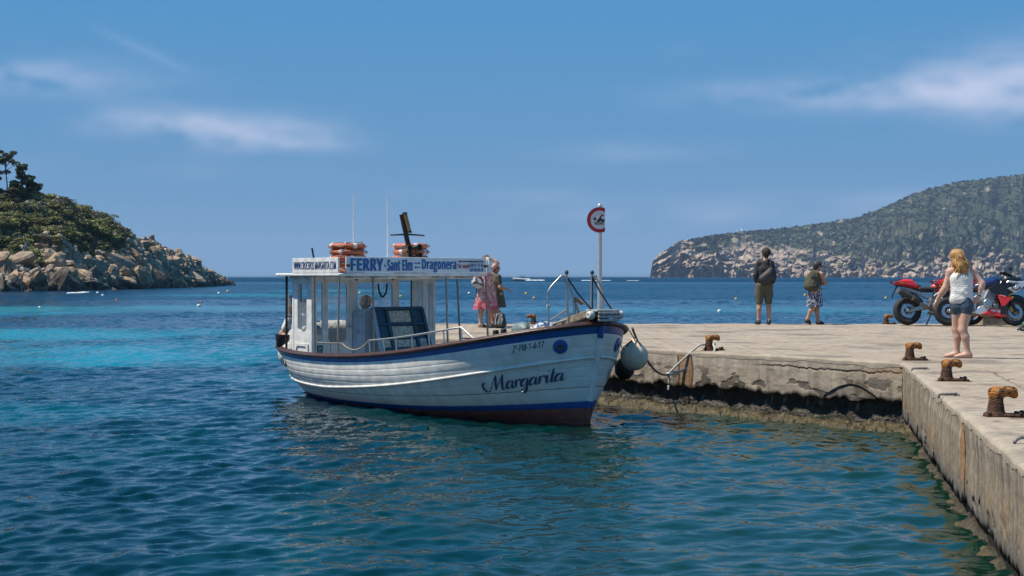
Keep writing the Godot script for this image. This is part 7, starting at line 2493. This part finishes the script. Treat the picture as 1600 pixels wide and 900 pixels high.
func companion(skin: Material) -> void:
	var h := 1.46
	var p := thing("person", "shorter person in a khaki dress and sunglasses standing behind the one in pink", "person", at(Vector3(-0.33, QUAY, -32.5)))
	var j := {"head": Vector3(-0.04, 1.335, 0.0), "neck": Vector3(-0.06, 1.20, 0.0), "look": Vector3(0.95, 0.0, 0.35), "shl": Vector3(-0.08, 1.135, -0.13), "shr": Vector3(0.02, 1.135, 0.13), "ell": Vector3(0.02, 0.93, -0.16), "elr": Vector3(0.06, 0.90, 0.17), "wrl": Vector3(0.16, 0.88, -0.1), "wrr": Vector3(0.20, 0.865, 0.12), "chest": Vector3(-0.03, 1.03, 0.0), "waist": Vector3(-0.02, 0.88, 0.0), "pelvis": Vector3(-0.02, 0.76, 0.0),
		"hl": Vector3(-0.07, 0.72, -0.05), "hr": Vector3(0.02, 0.72, 0.05), "kl": Vector3(-0.10, 0.38, -0.04), "kr": Vector3(-0.02, 0.38, 0.04), "al": Vector3(-0.11, 0.07, -0.05), "ar": Vector3(-0.02, 0.07, 0.05), "tl": Vector3(0.01, 0.026, -0.03), "tr": Vector3(0.10, 0.026, 0.06), "back": Vector3(-1, 0, 0), "pmr": Vector3(0, -1, 0), "pml": Vector3(0, -1, 0)}
	figure(p, j, h, 1.12, skin, {"glasses": true})
	var olive := mat("dress_khaki", Color(0.12, 0.105, 0.07), 0.9, 0, 0.3, 0.8, 5.0)
	var b := torso(j, h, 1.12, 0.012, false)
	for s in ["l", "r"]:
		b.append_array(arm(j, s, h, 1.12, 0.014, 0.0, 0.6))
	var sk := skirt(Vector3(-0.03, 0.96, 0), Vector3(-0.02, 0.45, 0.0), Vector2(0.12, 0.15), Vector2(0.20, 0.19), 4, 0.07, 0.4)
	var d := obj("dress", sk, olive, p)
	cloth(d, "bodice", b, olive, 0.014)
	var c: Vector3 = j.head
	cloth(p, "hair", [[c + Vector3(-0.01, 0.038, 0), c + Vector3(-0.03, 0.02, 0), 0.088, 0.086], [c + Vector3(-0.045, -0.01, 0), c + Vector3(-0.05, -0.05, 0), 0.055, 0.04]], mats["hair_auburn"], 0.012, 0.01)
	obj("sunglasses", MB.new().box(Vector3(0.135, 0.036, 0.02), facing(c + Vector3(0.95, 0, 0.35).normalized() * 0.077 + Vector3(0, 0.010, 0), Vector3(0.95, 0, 0.35)), 0.01), mats["bike_black"], p)
	for s in ["l", "r"]:
		cloth(p, "sandal", foot(j, s, h, 0.004), mats["shoe_black"], 0.01, 0.008)
	# their rucksack on the ground
	var g := thing("rucksack", "grey and black rucksack standing on the quay beside the couple", "rucksack", at(Vector3(-0.27, QUAY, -31.6), -0.3))
	cloth(g, "body", [[Vector3(-0.06, 0.10, 0), Vector3(-0.04, 0.27, 0), 0.095, 0.075], [Vector3(0.06, 0.10, 0), Vector3(0.04, 0.27, 0), 0.095, 0.075], [Vector3(-0.05, 0.08, 0.05), Vector3(0.05, 0.08, 0.05), 0.075, 0.075]], mats["bike_matt"], 0.014, 0.016)
	var front := cloth(g, "front_pocket", [[Vector3(0.03, 0.10, 0.09), Vector3(0.05, 0.24, 0.06), 0.06, 0.05]], mat("pack_grey", Color(0.11, 0.12, 0.125), 0.85), 0.012, 0.012)
	for x in [-0.06, 0.075]:
		obj("piping", MB.new().tube(curve([Vector3(x, 0.08, 0.125), Vector3(x * 1.05, 0.2, 0.105), Vector3(x * 0.8, 0.31, 0.06)]), 0.009, 5), mat("pack_pale", Color(0.42, 0.41, 0.39), 0.8), front)
	obj("tag_label", MB.new().box(Vector3(0.04, 0.06, 0.008), at(Vector3(0.085, 0.2, 0.11)), 0.002), mat("pack_tag", Color(0.5, 0.33, 0.25), 0.7), front)
	obj("grab_loop", MB.new().tube(curve([Vector3(-0.03, 0.34, 0), Vector3(0, 0.385, 0), Vector3(0.03, 0.34, 0)]), 0.010, 6), mats["bike_black"], g)


func helmsman(skin: Material) -> void:
	var f := Vector3(0.582, 0, 0.813)
	var o := boat.transform * Vector3(-2.32, 0.40, -0.13)
	var p := thing("person", "dark-haired person sitting inside the wheelhouse, head seen through the front window", "person", at(o))
	var r := Vector3(-0.813, 0, 0.582)
	var j := {"head": Vector3(0, 1.155, 0), "neck": Vector3(0, 1.01, 0), "look": Vector3(-0.9, 0, 0.3), "shl": Vector3(0, 0.95, 0) + r * -0.17, "shr": Vector3(0, 0.95, 0) + r * 0.17, "ell": Vector3(0, 0.70, 0) + r * -0.21 + f * 0.06, "elr": Vector3(0, 0.70, 0) + r * 0.21 + f * 0.06, "wrl": Vector3(0, 0.62, 0) + r * -0.14 + f * 0.26, "wrr": Vector3(0, 0.62, 0) + r * 0.14 + f * 0.26, "chest": Vector3(0, 0.82, 0), "waist": Vector3(0, 0.65, 0), "pelvis": Vector3(0, 0.55, 0),
		"hl": r * -0.08 + Vector3(0, 0.54, 0), "hr": r * 0.08 + Vector3(0, 0.54, 0), "kl": r * -0.09 + f * 0.37 + Vector3(0, 0.50, 0), "kr": r * 0.09 + f * 0.37 + Vector3(0, 0.50, 0), "al": r * -0.09 + f * 0.36 + Vector3(0, 0.08, 0), "ar": r * 0.09 + f * 0.36 + Vector3(0, 0.08, 0), "tl": r * -0.1 + f * 0.48 + Vector3(0, 0.03, 0), "tr": r * 0.1 + f * 0.48 + Vector3(0, 0.03, 0), "back": -f, "pml": Vector3.DOWN, "pmr": Vector3.DOWN}
	figure(p, j, 1.55, 1.1, skin)
	var b := torso(j, 1.55, 1.1, 0.014)
	for s in ["l", "r"]:
		b.append_array(arm(j, s, 1.55, 1.1, 0.012, 0.0, 0.7))
	cloth(p, "shirt", b, mats["jersey_grey"], 0.018)
	b = []
	for s in ["l", "r"]:
		b.append_array(leg(j, s, 1.55, 1.1, 0.014, 0.0, 1.9))
	cloth(p, "trousers", b, mats["bike_matt"], 0.018)
	var c: Vector3 = j.head
	cloth(p, "hair", [[c + Vector3(0.01, 0.035, 0.0), c + Vector3(0.0, 0.035, -0.02), 0.095, 0.095], [c + Vector3(0.03, -0.02, -0.02), c + Vector3(0.03, -0.04, -0.02), 0.06, 0.05]], mats["hair_dark"], 0.012, 0.01)


func man_at_stern(skin: Material) -> void:
	var o := boat.transform * Vector3(-2.90, 0.40, 0.86)
	var p := thing("person", "person in a white T-shirt sitting at the stern rail, forearm on the gunwale", "person", at(o))
	var j := {"head": Vector3(0.10, 1.10, -0.02), "neck": Vector3(0.05, 0.97, 0.0), "look": Vector3(0.9, -0.3, 0.4), "shl": Vector3(-0.13, 0.88, 0.06), "shr": Vector3(0.17, 0.90, -0.08), "ell": Vector3(-0.26, 0.63, 0.08), "elr": Vector3(0.24, 0.66, -0.02), "wrl": Vector3(-0.09, 0.49, 0.20), "wrr": Vector3(0.2, 0.5, 0.14), "chest": Vector3(0.03, 0.76, 0.0), "waist": Vector3(0.03, 0.60, 0.0), "pelvis": Vector3(0.03, 0.48, 0.0),
		"hl": Vector3(-0.05, 0.46, 0.03), "hr": Vector3(0.12, 0.46, -0.03), "kl": Vector3(0.14, 0.44, 0.30), "kr": Vector3(0.30, 0.44, 0.2), "al": Vector3(0.16, 0.08, 0.30), "ar": Vector3(0.32, 0.08, 0.22), "tl": Vector3(0.24, 0.03, 0.38), "tr": Vector3(0.40, 0.03, 0.30), "back": Vector3(-0.6, 0, -0.6), "pml": Vector3.DOWN, "pmr": Vector3.DOWN}
	figure(p, j, 1.55, 1.12, skin, {"curl": 1.0})
	var b := torso(j, 1.55, 1.12, 0.014)
	for s in ["l", "r"]:
		b.append_array(arm(j, s, 1.55, 1.12, 0.016, 0.0, 0.62))
	cloth(p, "t_shirt", b, mats["cotton_white"], 0.016)
	b = [[Vector3(0.0, 0.48, 0.0), Vector3(0.08, 0.48, 0.0), 0.12, 0.12]]
	for s in ["l", "r"]:
		b.append_array(leg(j, s, 1.55, 1.12, 0.016, 0.0, 1.0))
	cloth(p, "shorts", b, mats["bike_matt"], 0.016)
	var c: Vector3 = j.head
	cloth(p, "hair", [[c + Vector3(-0.02, 0.035, -0.01), c + Vector3(0.0, 0.04, 0.0), 0.094, 0.092]], mats["hair_dark"], 0.012, 0.01)
